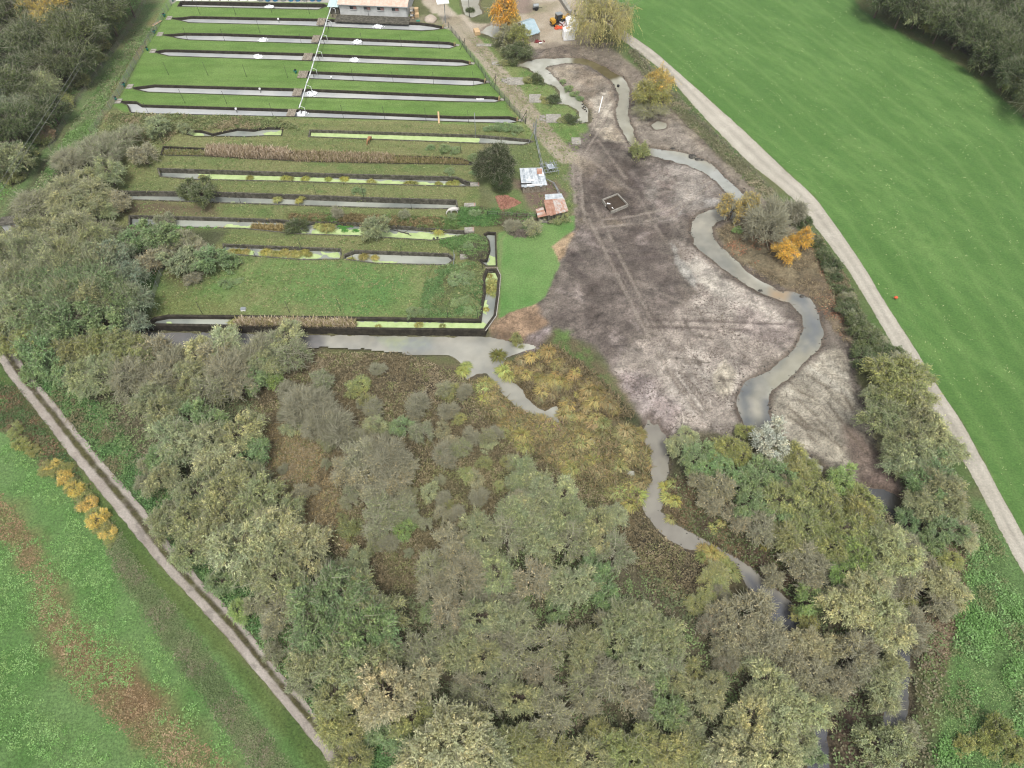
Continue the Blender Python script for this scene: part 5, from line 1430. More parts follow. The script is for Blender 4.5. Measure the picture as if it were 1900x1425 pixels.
# ------------------------------------------------------------------ ground plants nobody could count
WATERS = [poly for poly, wz, nm in RIV if nm in ('r2', 'pool', 'side', 'r3')]


def in_poly(px_poly, n, seed, edge=0.0):
    poly = PP(px_poly); g = np.random.default_rng(seed)
    xs_ = [p[0] for p in poly]; ys_ = [p[1] for p in poly]
    out = []
    while sum(len(o) for o in out) < n:
        x = g.uniform(min(xs_), max(xs_), n * 2); y = g.uniform(min(ys_), max(ys_), n * 2)
        d, _, _ = poly_sd(x, y, poly)
        ok = d > edge + (g.random(len(x)) - .5) * 1.2
        for wp_ in WATERS:
            ok &= poly_sd(x, y, wp_)[0] < -0.35
        out.append(np.stack([x, y], 1)[ok])
        if len(out) > 40: break
    return np.concatenate(out)[:n]


def gzs(xy): return np.array([gz(x, y) for x, y in xy])


def clumps(name, px_poly, n, cols, seed, size=0.5, hgt=0.35, leaf=0.22, k=10, clump=0.0, upright=0.0):
    """low leafy cover: n little domes of k leaves"""
    g = np.random.default_rng(seed)
    xy = in_poly(px_poly, n, seed)
    if clump:
        f = fbm(xy[:, 0], xy[:, 1], 3.5, seed, 3); xy = xy[f > clump]
    n = len(xy); z = gzs(xy)
    b = np.repeat(np.stack([xy[:, 0], xy[:, 1], z], 1), k, 0)
    a = g.random(n * k) * 2 * math.pi; r = np.sqrt(g.random(n * k)) * size; sc = np.repeat(0.6 + 0.8 * g.random(n), k)
    dx = np.stack([np.cos(a) * r, np.sin(a) * r, 0 * a], 1) * sc[:, None]
    hz = hgt * (1 - (r / size) ** 2 * 0.7) * sc * (0.5 + 0.7 * g.random(n * k))
    c = b + dx; c[:, 2] += hz
    ax = unit(np.stack([np.cos(a), np.sin(a), 0.2 + upright * 3 + 0 * a], 1) + g.normal(size=(n * k, 3)) * 0.5)
    wv = unit(np.cross(ax, unit(g.normal(size=ax.shape) * 0.6 + np.array([0, 0, 1.0]))))
    L = leaf * (0.7 + 0.7 * g.random(n * k)); W = L * (0.6 if upright < 0.5 else 0.16)
    q = leaf_quads(c, ax, wv, L, W)
    cols = np.array([S(*cc) for cc in cols])
    f = fbm(xy[:, 0], xy[:, 1], 4.0, seed + 5, 4); f = np.clip((f - 0.3) / 0.4 + (g.random(n) - 0.5) * 0.5, 0, 0.999)
    ci = cols[(f * len(cols)).astype(int)] * (0.8 + 0.45 * g.random((n, 1)))
    cc = np.repeat(ci, k, 0) * (0.8 + 0.4 * g.random((n * k, 1))) * 1.5
    cc = np.repeat(cc, 4, 0)
    me = mesh_np(name, q.reshape(-1, 3), np.arange(n * k * 4).reshape(-1, 4), M['leaf'], False,
                 {'Col': ('FLOAT_COLOR', np.concatenate([cc, np.ones((len(cc), 1))], 1)), 'twig': ('FLOAT', np.zeros(len(cc)))})
    return tag(put(name, me), kind='stuff')


BR = [(112, 152, 84), (128, 166, 98), (140, 176, 112), (114, 142, 90)]
clumps('brambles', [(1806,945),(1822,955),(1885,1090),(1960,1250),(2100,1600),(1720,1600),(1738,1400),(1760,1250),(1792,1080)], 6500, BR + [(132, 140, 96)], 11, 0.55, 0.55, 0.24, 9, clump=0.40)
clumps('brambles', [(1806,945),(1822,955),(1885,1090),(1960,1250),(2060,1600),(1722,1600),(1740,1400),(1762,1250),(1794,1092)], 2600, [(124, 164, 96), (148, 172, 112), (104, 132, 78)], 111, 0.4, 0.25, 0.14, 9)
clumps('hedge_weeds', [(x + 7, y) for x, y in TRKR[2:]] + [(x + 58, y - 20) for x, y in TRKR[2:]][::-1], 4200, [(98, 134, 80), (112, 146, 88), (122, 148, 94), (128, 124, 92)], 12, 0.45, 0.35, 0.24, 8)
clumps('hedge_brambles', [(205,968),(260,1060),(320,1130),(400,1240),(500,1380),(580,1500),(520,1500),(380,1290),(300,1180),(220,1060),(185,965)], 3000, [(122, 138, 94), (132, 142, 102), (142, 138, 112), (112, 130, 86)], 13, 0.4, 0.2, 0.18, 8)
clumps('hedge_brambles', [(-60,690),(30,722),(90,805),(150,885),(190,960),(120,905),(40,820),(-60,760)], 1500, [(92, 120, 72), (116, 118, 84), (140, 116, 90), (104, 132, 78)], 14, 0.45, 0.35, 0.22, 8)
clumps('verge_scrub', [(255,60),(290,50),(240,110),(210,160),(185,210),(175,265),(120,300),(95,330),(60,380),(70,340),(120,260),(180,170)], 4200, [(124, 154, 92), (140, 162, 110), (152, 156, 118), (112, 144, 84)], 15, 0.6, 0.35, 0.28, 7)
clumps('track_weeds', [(262,-20),(275,-20),(205,75),(150,160),(90,245),(20,355),(-30,410),(-30,380),(42,272),(120,160),(200,40)], 1500, [(116, 158, 84), (126, 166, 96), (134, 162, 106)], 16, 0.4, 0.2, 0.24, 7)
clumps('marsh_undergrowth', [(470,700),(600,645),(750,652),(860,690),(905,740),(960,780),(1060,860),(1190,950),(1280,1020),(1330,1060),(1340,1110),(1230,1100),(1000,860),(760,845),(730,960),(800,1040),(760,1100),(700,1080),(600,1000),(500,880),(470,800)], 15000,
       [(138, 126, 98), (120, 112, 88), (152, 140, 110), (138, 140, 96), (160, 148, 120)], 17, 0.45, 0.3, 0.26, 8, upright=0.3)
clumps('marsh_grass', [(475,780),(560,775),(620,900),(650,1010),(560,960),(490,870)], 2600, [(172, 152, 112), (156, 140, 100), (182, 164, 124)], 18, 0.5, 0.12, 0.3, 7)
clumps('mud_bank_scrub', [(1330,425),(1400,410),(1460,420),(1520,440),(1560,520),(1580,640),(1545,610),(1505,548),(1450,530),(1400,505),(1345,455)], 1600, [(150, 136, 108), (136, 122, 96), (164, 150, 118), (168, 124, 96)], 19, 0.4, 0.15, 0.2, 7, clump=0.46)
clumps('roadside_scrub', [(1165,95),(1180,92),(1260,180),(1340,262),(1420,345),(1490,415),(1470,420),(1390,340),(1310,262),(1230,190)], 2600, [(128, 128, 98), (148, 144, 116), (112, 126, 82), (164, 156, 128)], 20, 0.5, 0.4, 0.25, 8)
clumps('roadside_scrub', [(1500,430),(1520,440),(1570,520),(1600,590),(1580,600),(1545,540)], 1300, [(104, 120, 80), (120, 128, 92), (134, 124, 96)], 21, 0.5, 0.45, 0.25, 9)
clumps('bank_weeds', [(200,210),(350,215),(520,222),(560,240),(340,240),(300,268),(200,262)], 2200, [(128, 140, 92), (146, 148, 104), (112, 126, 80), (152, 142, 110)], 22, 0.5, 0.4, 0.3, 8)
clumps('bank_weeds', [(540,398),(845,408),(850,424),(660,412),(540,410)], 2200, [(124, 112, 78), (142, 126, 90), (112, 120, 76), (104, 132, 74)], 23, 0.4, 0.4, 0.28, 8)
clumps('bank_weeds', [(800,500),(888,490),(894,520),(890,588),(780,586),(790,540)], 2600, [(104, 136, 82), (124, 148, 96), (136, 140, 96), (92, 124, 72)], 24, 0.4, 0.25, 0.24, 8, clump=0.44)
clumps('bank_weeds', [(815,450),(880,438),(904,448),(902,476),(880,486),(850,470)], 900, [(100, 136, 76), (120, 146, 90), (98, 94, 76)], 25, 0.4, 0.3, 0.24, 8)
clumps('bank_weeds', [(850,385),(960,392),(1000,402),(1000,412),(920,420),(850,420)], 1300, [(92, 130, 72), (110, 142, 82), (108, 100, 80)], 26, 0.4, 0.3, 0.24, 8)
clumps('bank_weeds', [(250,404),(520,410),(455,424),(245,420)], 1200, [(104, 148, 78), (120, 160, 88), (160, 146, 100)], 27, 0.45, 0.2, 0.28, 8)
clumps('field_herbs', [(-60,760),(0,800),(60,850),(180,1000),(300,1190),(400,1330),(480,1450),(-60,1450)], 8000, [(128, 168, 98), (118, 160, 90), (142, 178, 112), (134, 168, 100)], 28, 0.35, 0.10, 0.2, 6, clump=0.47)
clumps('woodland_floor_plants', [(470,700),(300,700),(130,700),(250,880),(420,1080),(640,1330),(760,1440),(1720,1440),(1745,1250),(1780,1050),(1680,960),(1560,900),(1380,850),(1240,880),(1300,980),(1440,1060),(1420,1130),(1260,1090),(1100,1000),(980,880),(860,1000),(800,1100),(700,1100),(560,980),(470,880)], 11000, [(124, 134, 96), (112, 122, 86), (138, 132, 106), (126, 144, 96)], 29, 0.6, 0.4, 0.3, 8)
clumps('ditch_bank_litter', [(1700,980),(1795,1010),(1790,1120),(1750,1240),(1715,1260),(1720,1100)], 1600, [(150, 134, 110), (134, 118, 96), (120, 134, 84)], 30, 0.4, 0.2, 0.24, 7)
clumps('marsh_undergrowth', [(1235,880),(1300,900),(1420,980),(1500,1060),(1440,1090),(1400,1060),(1310,1010),(1240,960)], 2600, [(112, 100, 76), (128, 112, 84), (104, 112, 72), (98, 84, 68)], 31, 0.45, 0.35, 0.28, 8)


def blades(name, px_poly, n, cols, seed, h=1.4, w_=0.05, lean=0.35, z0=None):
    g = np.random.default_rng(seed); xy = in_poly(px_poly, n, seed)
    z = gzs(xy) if z0 is None else np.full(len(xy), z0); n = len(xy)
    a = g.random(n) * 6.28; hh = h * (0.6 + 0.6 * g.random(n)); ln = lean * hh * g.random(n) * 1.6
    d = np.stack([np.cos(a), np.sin(a), 0 * a], 1); s = np.stack([-np.sin(a), np.cos(a), 0 * a], 1)
    p0 = np.stack([xy[:, 0], xy[:, 1], z], 1); p1 = p0 + d * (ln * 0.35)[:, None] + np.array([0, 0, 1]) * (hh * 0.65)[:, None]
    p2 = p0 + d * ln[:, None] + np.array([0, 0, 1]) * (hh * 0.92)[:, None]; ww = w_ * (0.7 + 0.6 * g.random(n))[:, None]
    V = np.stack([p0 - s * ww, p0 + s * ww, p1 + s * ww, p1 - s * ww, p1 - s * ww, p1 + s * ww, p2 + s * ww * .3, p2 - s * ww * .3], 1)
    cols = np.array([S(*c) for c in cols]); cc = cols[g.integers(0, len(cols), n)] * (0.8 + 0.4 * g.random((n, 1))) * 1.2
    cc = np.repeat(cc, 8, 0)
    me = mesh_np(name, V.reshape(-1, 3), np.arange(n * 8).reshape(-1, 4), M['leaf'], False,
                 {'Col': ('FLOAT_COLOR', np.concatenate([cc, np.ones((len(cc), 1))], 1)), 'twig': ('FLOAT', np.zeros(len(cc)))})
    return tag(put(name, me), kind='stuff')


REED = [(206, 186, 160), (186, 166, 140), (222, 206, 182), (168, 152, 116)]
clumps('marsh_undergrowth', [(740,850),(960,850),(1000,880),(900,1000),(800,1080),(720,1080),(700,960)], 3500, [(138, 128, 98), (122, 116, 88), (142, 144, 98), (156, 144, 112)], 32, 0.45, 0.3, 0.26, 8, upright=0.3)
for q_, sd2 in (([(200,212),(985,240),(1000,262),(890,300),(885,350),(850,395),(850,405),(200,398),(185,260)], 33), ([(420,432),(900,452),(895,586),(288,584),(300,495),(420,478)], 34), ([(866,60),(905,75),(935,110),(1000,140),(1040,180),(1080,215),(1095,250),(1060,300),(1060,395),(1000,400),(960,300),(960,230),(905,130)], 35)):
    clumps('bank_tufts', q_, 4200 if sd2 < 35 else 1800, [(138, 150, 96), (122, 140, 86), (154, 152, 108), (112, 136, 78)], sd2, 0.3, 0.12, 0.22, 5)
clumps('rusty_grass', [(-20,910),(20,940),(80,1040),(120,1130),(190,1230),(320,1330),(440,1440),(360,1470),(240,1360),(130,1270),(90,1170),(60,1080),(0,990)], 1900, [(158, 136, 104), (148, 134, 98), (142, 148, 98), (166, 146, 114)], 37, 0.4, 0.08, 0.22, 6)
clumps('pale_leaf_litter', [(1180,60),(1500,-20),(1700,60),(1890,190),(1960,700),(1900,960),(1700,640),(1560,420),(1320,170)], 1500, [(176, 186, 132), (196, 196, 150)], 36, 0.3, 0.06, 0.16, 3, clump=0.45)
blades('dead_reeds', [(386,271),(530,278),(545,296),(440,292),(384,287)], 5200, REED, 41, 1.4, 0.06, z0=-0.5)
blades('dead_reeds', [(545,281),(730,288),(730,303),(545,298)], 6000, [(190, 170, 142), (172, 156, 120), (150, 146, 96), (204, 186, 160)], 42, 1.1, 0.06, z0=-0.5)
blades('dead_reeds', [(725,288),(860,296),(870,304),(725,304)], 3200, [(164, 154, 106), (146, 146, 90), (184, 166, 128)], 43, 0.8, 0.05, z0=-0.5)
blades('dead_reeds', [(438,592),(655,596),(660,609),(480,607),(436,606)], 5200, [(212, 194, 162), (190, 172, 140), (164, 160, 100), (224, 208, 184)], 44, 1.2, 0.06, z0=-0.5)
blades('dead_reeds', [(303,274),(384,278),(384,288),(300,286)], 1800, [(140, 152, 92), (164, 164, 108), (180, 166, 124)], 45, 0.5, 0.05, z0=-0.5)
blades('dead_reeds', [(1010,772),(1045,796),(1040,770),(1030,768)], 500, [(200, 170, 150), (176, 150, 132)], 46, 0.7, 0.05)
blades('reed_tuft_grass', [(470,412),(545,414),(545,425),(460,424)], 1500, [(186, 166, 112), (164, 150, 96), (204, 184, 134)], 47, 0.7, 0.05, z0=-0.8)
blades('reed_tuft_grass', [(1330,585),(1345,590),(1340,600)], 10, [(150, 140, 110)], 48, 0.4)
blades('marsh_sedge_grass', [(870,700),(930,712),(1010,772),(1190,800),(1210,850),(1208,950),(1120,905),(960,820),(885,745)], 8000, [(146, 142, 98), (164, 152, 110), (128, 126, 88), (170, 148, 112), (118, 110, 82)], 49, 0.8, 0.06, 0.9)
blades('marsh_sedge_grass', [(938,670),(1030,640),(1110,700),(1180,778),(1080,760),(980,742),(945,705)], 6000, [(136, 126, 94), (154, 138, 104), (118, 108, 82), (160, 144, 112)], 50, 0.6, 0.06, 0.8)

# ------------------------------------------------------------------ sedge tussocks, each a thing
def tussock_mesh(name, seed, R=0.75, n=150):
    g = np.random.default_rng(seed); a = g.random(n) * 6.28; el = 0.25 + 1.2 * g.random(n)
    L = R * (0.8 + 0.5 * g.random(n)); V = []
    d = np.stack([np.cos(a), np.sin(a), 0 * a], 1); s = np.stack([-np.sin(a), np.cos(a), 0 * a], 1); up = np.array([0, 0, 1.0])
    p0 = d * 0.12; p1 = p0 + d * (np.cos(el) * L * .55)[:, None] + up * (np.sin(el) * L * .6 + 0.12)[:, None]
    p2 = p1 + d * (np.cos(el) * L * .3 + L * .28)[:, None] - up * (L * (0.1 + 0.35 * g.random(n)))[:, None]
    w_ = 0.045
    V = np.stack([p0 - s * w_, p0 + s * w_, p1 + s * w_, p1 - s * w_, p1 - s * w_, p1 + s * w_, p2 + s * w_ * .3, p2 - s * w_ * .3], 1)
    t = g.random(n); base = np.array([1.0, 1.0, 1.0]); c0 = np.stack([0.85 + 0.4 * t, 0.95 + 0.15 * t, 0.8 + 0.1 * t], 1) * (0.75 + 0.5 * g.random((n, 1)))
    cc = np.repeat(c0, 8, 0)
    return mesh_np(name, V.reshape(-1, 3), np.arange(n * 8).reshape(-1, 4), M['leaf'], False,
                   {'Col': ('FLOAT_COLOR', np.concatenate([cc, np.ones((len(cc), 1))], 1)), 'twig': ('FLOAT', np.zeros(len(cc)))})


TM = [tussock_mesh('sedge_tussock', s_) for s_ in (1, 2, 3)]


def tussock(px, py, s, label, group, tint, z=None):
    x, y, zz = on(px, py)
    if z is not None: x, y = P(px, py, z); zz = z
    r_ = random.Random(px * 31 + py)
    o = put('sedge_tussock', r_.choice(TM), None, (x, y, zz), r_.uniform(0, 6.28), (s, s, s * r_.uniform(.5, .85)))
    c = np.array(S(*tint)) * r_.uniform(.85, 1.25) * 1.5 * np.array([r_.uniform(.92, 1.1), 1, r_.uniform(.8, 1.15)])
    o.color = (*[float(v) for v in c], 1)
    tag(o, label, 'sedge tussock', group)


gT = np.random.default_rng(77)
hol = in_poly([(878,700),(930,712),(1000,765),(1100,775),(1190,805),(1208,850),(1185,905),(1195,950),(1120,905),(960,820),(890,745)], 150, 61)
hol2 = in_poly([(942,672),(1020,650),(1080,700),(1160,770),(1080,755),(985,740),(950,708)], 60, 62)
def topx(x, y, z=0):
    dx, dy, dz = x, y, z - H
    f = dy * cp - dz * sp; u = dx / f * FPX + 950; v = 712.5 - (dy * sp + dz * cp) / f * FPX
    return u, v
WAT = [(PP(POOL, 0)), (PP(RIVER2, 0))]
for arr, tn in ((hol, (150, 150, 104)), (hol2, (146, 136, 100))):
    for x, y in arr:
        u, v = topx(x, y)
        if any(poly_sd(np.array([x]), np.array([y]), wv_)[0][0] > -0.4 for wv_ in WAT): continue
        tussock(u, v, gT.uniform(.9, 1.9), 'straw-green sedge tussock crowding the wet hollow below the long dark wall', 'sedge tussocks of the hollow', [tn, (150, 138, 104), (128, 122, 88), (160, 152, 108)][int(gT.integers(4))])
for i, (px, py, s) in enumerate([(895,722,1.9),(900,742,1.8),(935,690,1.7),(945,700,1.5),(905,712,1.4),(858,690,1.4),(865,680,1.2),(1165,905,1.8),(1180,920,1.9),(1170,935,1.8),(1150,915,1.6)]):
    tussock(px, py, s, ORD[i] + ' big yellow-green tussock leaning over the grey stream, from the pool down', 'tussocks leaning over the stream', (156, 162, 104))
for i, (px, py, s) in enumerate([(1305,1022,1.4),(1320,1028,1.5),(1335,1038,1.5),(1318,1040,1.3),(1345,1050,1.6),(1355,1062,1.7),(1330,1060,1.4),(1300,1035,1.1)]):
    tussock(px, py, s, ORD[i] + ' ochre or green tussock at the water edge of the lower stream bend', 'tussocks of the lower bend', (158, 148, 104) if i < 4 else (140, 150, 98))
for i, (px, py, s) in enumerate([(1235,905,1.2),(1248,900,1.1),(1240,925,1.5),(1252,930,1.4),(1244,962,1.1),(1325,975,1.1),(1340,970,1.0),(1325,985,.9),(1418,1013,1.0)]):
    tussock(px, py, s, ORD[i] + ' yellow tussock on the thicket side of the lower stream, counting downstream', 'tussocks on the thicket bank', (156, 156, 104))
for i, (px, py) in enumerate([(375,329),(464,331),(530,333),(538,334),(567,333),(610,333),(640,332),(688,340),(758,343),(766,343),(813,343),(835,342),(845,341)]):
    tussock(px, py, gT.uniform(.9, 1.4), ORD[i] + ' round olive grass tuft in the long duckweed pond, counting from the wood', 'tufts in the duckweed pond', (146, 152, 92), -0.9)
for i, (px, py) in enumerate([(430,467),(441,468),(456,468),(494,469),(503,471),(512,472),(522,472),(530,468),(538,472),(546,470),(552,474),(566,468),(573,473),(652,484),(675,478),(695,479)]):
    tussock(px, py, gT.uniform(.9, 1.3), ORD[i] + ' ochre tuft in the short ponds above the big lawn, from the wood', 'tufts in the short ponds', (152, 148, 94), -0.6)
for i, (px, py, s) in enumerate([(592,420,1.3),(610,424,1.8),(515,371,1.2),(555,374,1.0),(560,368,.9),(814,428,1.6),(435,601,1.4),(447,602,1.4),(458,601,1.2),(702,607,.8),(777,604,1.0),(821,606,.8),(908,513,.9),(915,530,1.9),(912,538,1.6),(918,545,1.4),(902,575,.8)]):
    tussock(px, py, s, ['ochre tuft between the two alders in the leafy pond','big ochre tuft beside the dark alder in the leafy pond','larger tuft in the pond ending by the white horse','middle tuft in the pond ending by the white horse','smallest tuft in the pond ending by the white horse','round straw tuft alone near the fallen branch','first green tuft at the edge of the bottom reeds','second green tuft at the edge of the bottom reeds','third green tuft at the edge of the bottom reeds','small tuft in the bottom duckweed close to the reeds','small tuft in the middle of the bottom duckweed','small tuft in the bottom duckweed close to the channel','small dark tuft just below the sluice','upper big tuft in the duckweed channel','middle big tuft in the duckweed channel','lower big tuft in the duckweed channel','small tuft in the duckweed patch low in the channel'][i], 'tufts in the other ponds', (146, 148, 92), -0.55)
tussock(924, 662, 1.7, 'lone dark tussock islet in the grey pool', None, (120, 124, 76), -1.3)

g = np.random.default_rng(515); mb = MB()
for pl in (RIVER1, RIVER2):
    q_ = PP(pl, -.3)
    for a, b in zip(q_, q_[1:] + q_[:1]):
        L_ = math.hypot(b[0] - a[0], b[1] - a[1]); nx, ny = -(b[1] - a[1]) / (L_ + 1e-6), (b[0] - a[0]) / (L_ + 1e-6)
        for k in range(int(L_ * 2.2)):
            f_ = g.random(); o_ = g.normal() * .45; x, y = a[0] + (b[0] - a[0]) * f_ + nx * o_, a[1] + (b[1] - a[1]) * f_ + ny * o_
            s_ = g.uniform(.06, .2); mb.blob((x, y, gz(x, y) + .02), s_, s_ * .8, s_ * .5, k, .35, 5, 3)
tag(mb.build('bank_clods', M['rock']), kind='stuff')

# ------------------------------------------------------------------ poles, pipe, footbridges, aerators
def pole(px, py, h, label, group, mat='pole', r=0.05, lean=(0, 0), name='pole'):
    x, y, z = on(px, py)
    mb = MB(); mb.tube((0, 0, -1.6), (lean[0], lean[1], h), r, r * .7, 6)
    mb.tube((lean[0], lean[1], h - .02), (lean[0], lean[1], h + .06), r * 1.6, r * 1.4, 6)
    o = mb.build(name, M[mat], None, True, (x, y, max(z, -.6)))
    return tag(o, label, 'pole', group)


ROWS = [
 ('second pond row', [(377,42),(443,43),(510,43),(579,45)], 4.2),
 ('third pond row', [(348,73),(418,76),(487,77),(559,80),(674,84),(745,87),(816,91)], 3.0),
 ('middle of the wide lawn', [(314,139),(387,141),(458,143),(534,145)], 3.2),
 ('half-length pond row', [(656,150),(730,153),(805,157),(880,159)], 3.0),
 ('lowest bright pond row', [(276,210),(352,211),(429,213),(507,216),(559,217),(638,220),(715,222),(791,225),(870,228)], 3.0),
 ('row with the white horse', [(447,376),(592,381),(679,385),(764,388)], 2.6),
 ('row of short tufted ponds', [(425,476),(475,477),(566,481),(658,485),(748,489)], 2.6),
 ('bank above the bottom pond', [(376,583),(541,588),(637,591),(831,590),(887,591)], 2.8),
 ('reed pond row', [(314,287),(778,305),(858,304)], 2.4),
]
for rn, pts, h in ROWS:
    for i, (px, py) in enumerate(pts):
        r_ = random.Random(px)
        pole(px, py, h * r_.uniform(.9, 1.1), f'{ORD[i]} thin dark pole of the {rn}, counted from the wood', 'bird-line poles over the ponds', lean=(r_.uniform(-.25, .05), r_.uniform(-.1, .1)))
for i, (px, py) in enumerate([(863,92),(920,159),(976,226)]):
    x, y, z = on(px, py); t = thing('braced_pole', ('top', 'middle', 'bottom')[i] + ' dark end pole with a slanting brace beside the dirt path', 'pole', (x, y, z), 0, 'braced end poles')
    MB().tube((0, 0, -.3), (0, 0, 2.8), .07, .06).build('post', M['pole'], t); MB().tube((-1.3, -.2, 0), (0, 0, 2.3), .05, .05).build('brace', M['pole'], t)
# grey poles
pole(883, 265, 5.8, 'tall pale grey pole at the near edge of the duckweed pond', None, 'grey', .08)
pole(871, 32, 4.6, 'dark upright pole in the small top pond beside the yard', None, 'pole', .09)
pole(895, 498, 3.2, 'dark post at the corner of the sluice channel', None, 'pole', .07)
t = thing('braced_mast', 'pale grey braced mast at the pond end beside the dirt path', 'mast', (*P(994, 262), 0))
MB().tube((0, 0, 0), (0, 0, 5.2), .09, .07).build('mast', M['grey'], t); MB().tube((-1.6, -.9, 0), (0, 0, 3.4), .06, .06).build('brace', M['grey'], t); MB().tube((.1, .1, 0), (-.2, .6, 4.2), .05, .05).build('brace', M['grey'], t)
t = thing('braced_post', 'leaning grey post with brace at the end of the short grey-water pond', 'post', (*P(842, 488), 0))
MB().tube((0, 0, 0), (.2, .1, 2.9), .06, .05).build('post', M['grey'], t); MB().tube((-.1, -.9, 0), (.3, .2, 2.0), .05, .05).build('brace', M['grey'], t)
# tall lamp pole with white box
x, y = P(827, 43)
t = thing('tank_pole', 'tall grey pole carrying a white box above the track', 'pole', (x, y, 0))
MB().tube((0, 0, 0), (0, 0, 5.0), .1, .09).build('pole', M['grey'], t)
MB().tube((-.8, -.4, 0), (0, 0, 2.2), .05, .05).build('brace', M['grey'], t); MB().tube((-.5, .4, 0), (0, 0, 1.8), .05, .05).build('brace', M['grey'], t)
b_ = MB(); b_.box(-.4, .3, 5.0, 3.0, 2.0, .25, .2); b_.box(-.4, .3, 5.25, 2.7, 1.7, .35, .2); b_.build('white_box', M['white'], t)
MB().box(-.9, .3, 5.62, .5, .4, .12, .2).build('blue_plate', M['blue'], t)

# the white overhead pipe
zt = 1.7
A = Vector((*P(614, 14, zt + .6), zt + .6)); B = Vector((*P(555, 200, zt), zt))
t = thing('air_pipe', 'long white pipe crossing above the fish ponds from the hatchery', 'pipe', (0, 0, 0))
pts = [A.lerp(B, k / 14) + Vector((math.sin(k * 2.1) * .05, 0, math.sin(k * 1.3) * .05)) for k in range(15)]
MB().path(pts, .13, 8).build('pipe', M['whitepipe'], t, True)
for f_ in (0.0, .145, .3, .47, .64, .80, .985):
    p = A.lerp(B, f_)
    MB().tube((p.x, p.y, -.3), (p.x, p.y, p.z), .06, .06).build('support_post', M['pole'], t)
    m_ = MB(); m_.tube((p.x, p.y, p.z), (p.x + 1.1, p.y - .6, p.z), .05, .05); m_.tube((p.x + 1.1, p.y - .6, p.z), (p.x + 1.1, p.y - .6, p.z - 1.6), .05, .05); m_.build('branch_pipe', M['whitepipe'], t, True)

# footbridges with single planks
br0 = None
for i, (px, py, w_, ln, lab) in enumerate([(596,41,2.0,3.6,'second'), (586,73,1.8,3.4,'third'), (571,106,2.2,3.6,'fourth'), (562,139,2.2,3.2,'half-length'), (552,172,2.0,3.6,'sixth'), (541,210,1.9,3.6,'lowest bright')]):
    x, y = P(px, py)
    ln = abs(P(px, py - 7)[1] - P(px, py + 7)[1]) * .95
    t = thing('footbridge', f'grey plank footbridge across the {lab} fish pond under the white pipe', 'footbridge', (x, y, .05), 0, 'plank footbridges')
    n_ = 5
    for k in range(n_):
        MB().box((k - (n_ - 1) / 2) * w_ / n_, 0, .06, w_ / n_ * .88, ln, .06, random.Random(i * 9 + k).uniform(-.02, .02)).build('plank', M['wood'], t)
    for s_ in (-1, 1): MB().box(0, s_ * ln * .42, -.04, w_, .15, .1).build('bearer', M['pole'], t)
t = thing('footbridge', 'narrow pale plank laid across the lowest bright pond', 'footbridge', (*P(814, 219), .05), 0, 'plank footbridges')
MB().box(0, 0, .05, .35, 4.4, .07, .1).build('plank', M['newwood'], t)
# slabs and valves at the wood end, sluices at the path end
for i, (px, py, lab) in enumerate([(314,34,'second'), (297,64,'third'), (284,95,'fourth'), (241,161,'sixth'), (220,188,'lowest bright')]):
    t = thing('inlet_slab', f'small concrete slab over the inlet of the {lab} fish pond', 'slab', (*P(px, py), 0), 0, 'inlet slabs')
    MB().box(0, 0, .02, 1.3, 1.8, .1).build('slab', M['concrete'], t); MB().box(0, 0, .12, 1.0, .12, .08).build('rib', M['wood'], t)
for i, (px, py, lab) in enumerate([(305,31,'second'), (287,62,'third'), (274,94,'fourth'), (549,136,'half-length'), (231,160,'sixth'), (216,186,'lowest bright'), (321,3,'topmost')]):
    t = thing('water_valve', f'teal valve stand at the inlet of the {lab} fish pond', 'valve', (*P(px, py), 0), i, 'teal inlet valves')
    MB().tube((0, 0, 0), (0, 0, .75), .22, .18, 8).build('body', M['teal'], t, True)
    MB().tube((-.35, 0, .55), (.45, 0, .55), .14, .14, 8).build('pipe', M['teal'], t, True)
    wmb = MB(); wmb.tube((0, 0, .8), (0, 0, .86), .3, .3, 12); wmb.tube((0, 0, .7), (0, 0, .95), .05, .05, 6); wmb.build('handwheel', M['blackr'], t)
for i, (px, py, lab) in enumerate([(827,52,'second'), (849,84,'third'), (877,118,'fourth'), (906,152,'half-length'), (932,185,'sixth'), (966,224,'lowest bright')]):
    t = thing('outlet_gate', f'pale outlet gate at the path end of the {lab} fish pond', 'gate', (*P(px, py), 0), -.3, 'outlet gates')
    MB().box(0, 0, -.5, .9, .7, .62).build('slab', M['concrete'], t); MB().box(-.75, -.3, -.5, .1, .1, 1.3).build('upright', M['newwood'], t); MB().box(-.75, .35, -.5, .1, .1, 1.1).build('upright', M['newwood'], t)
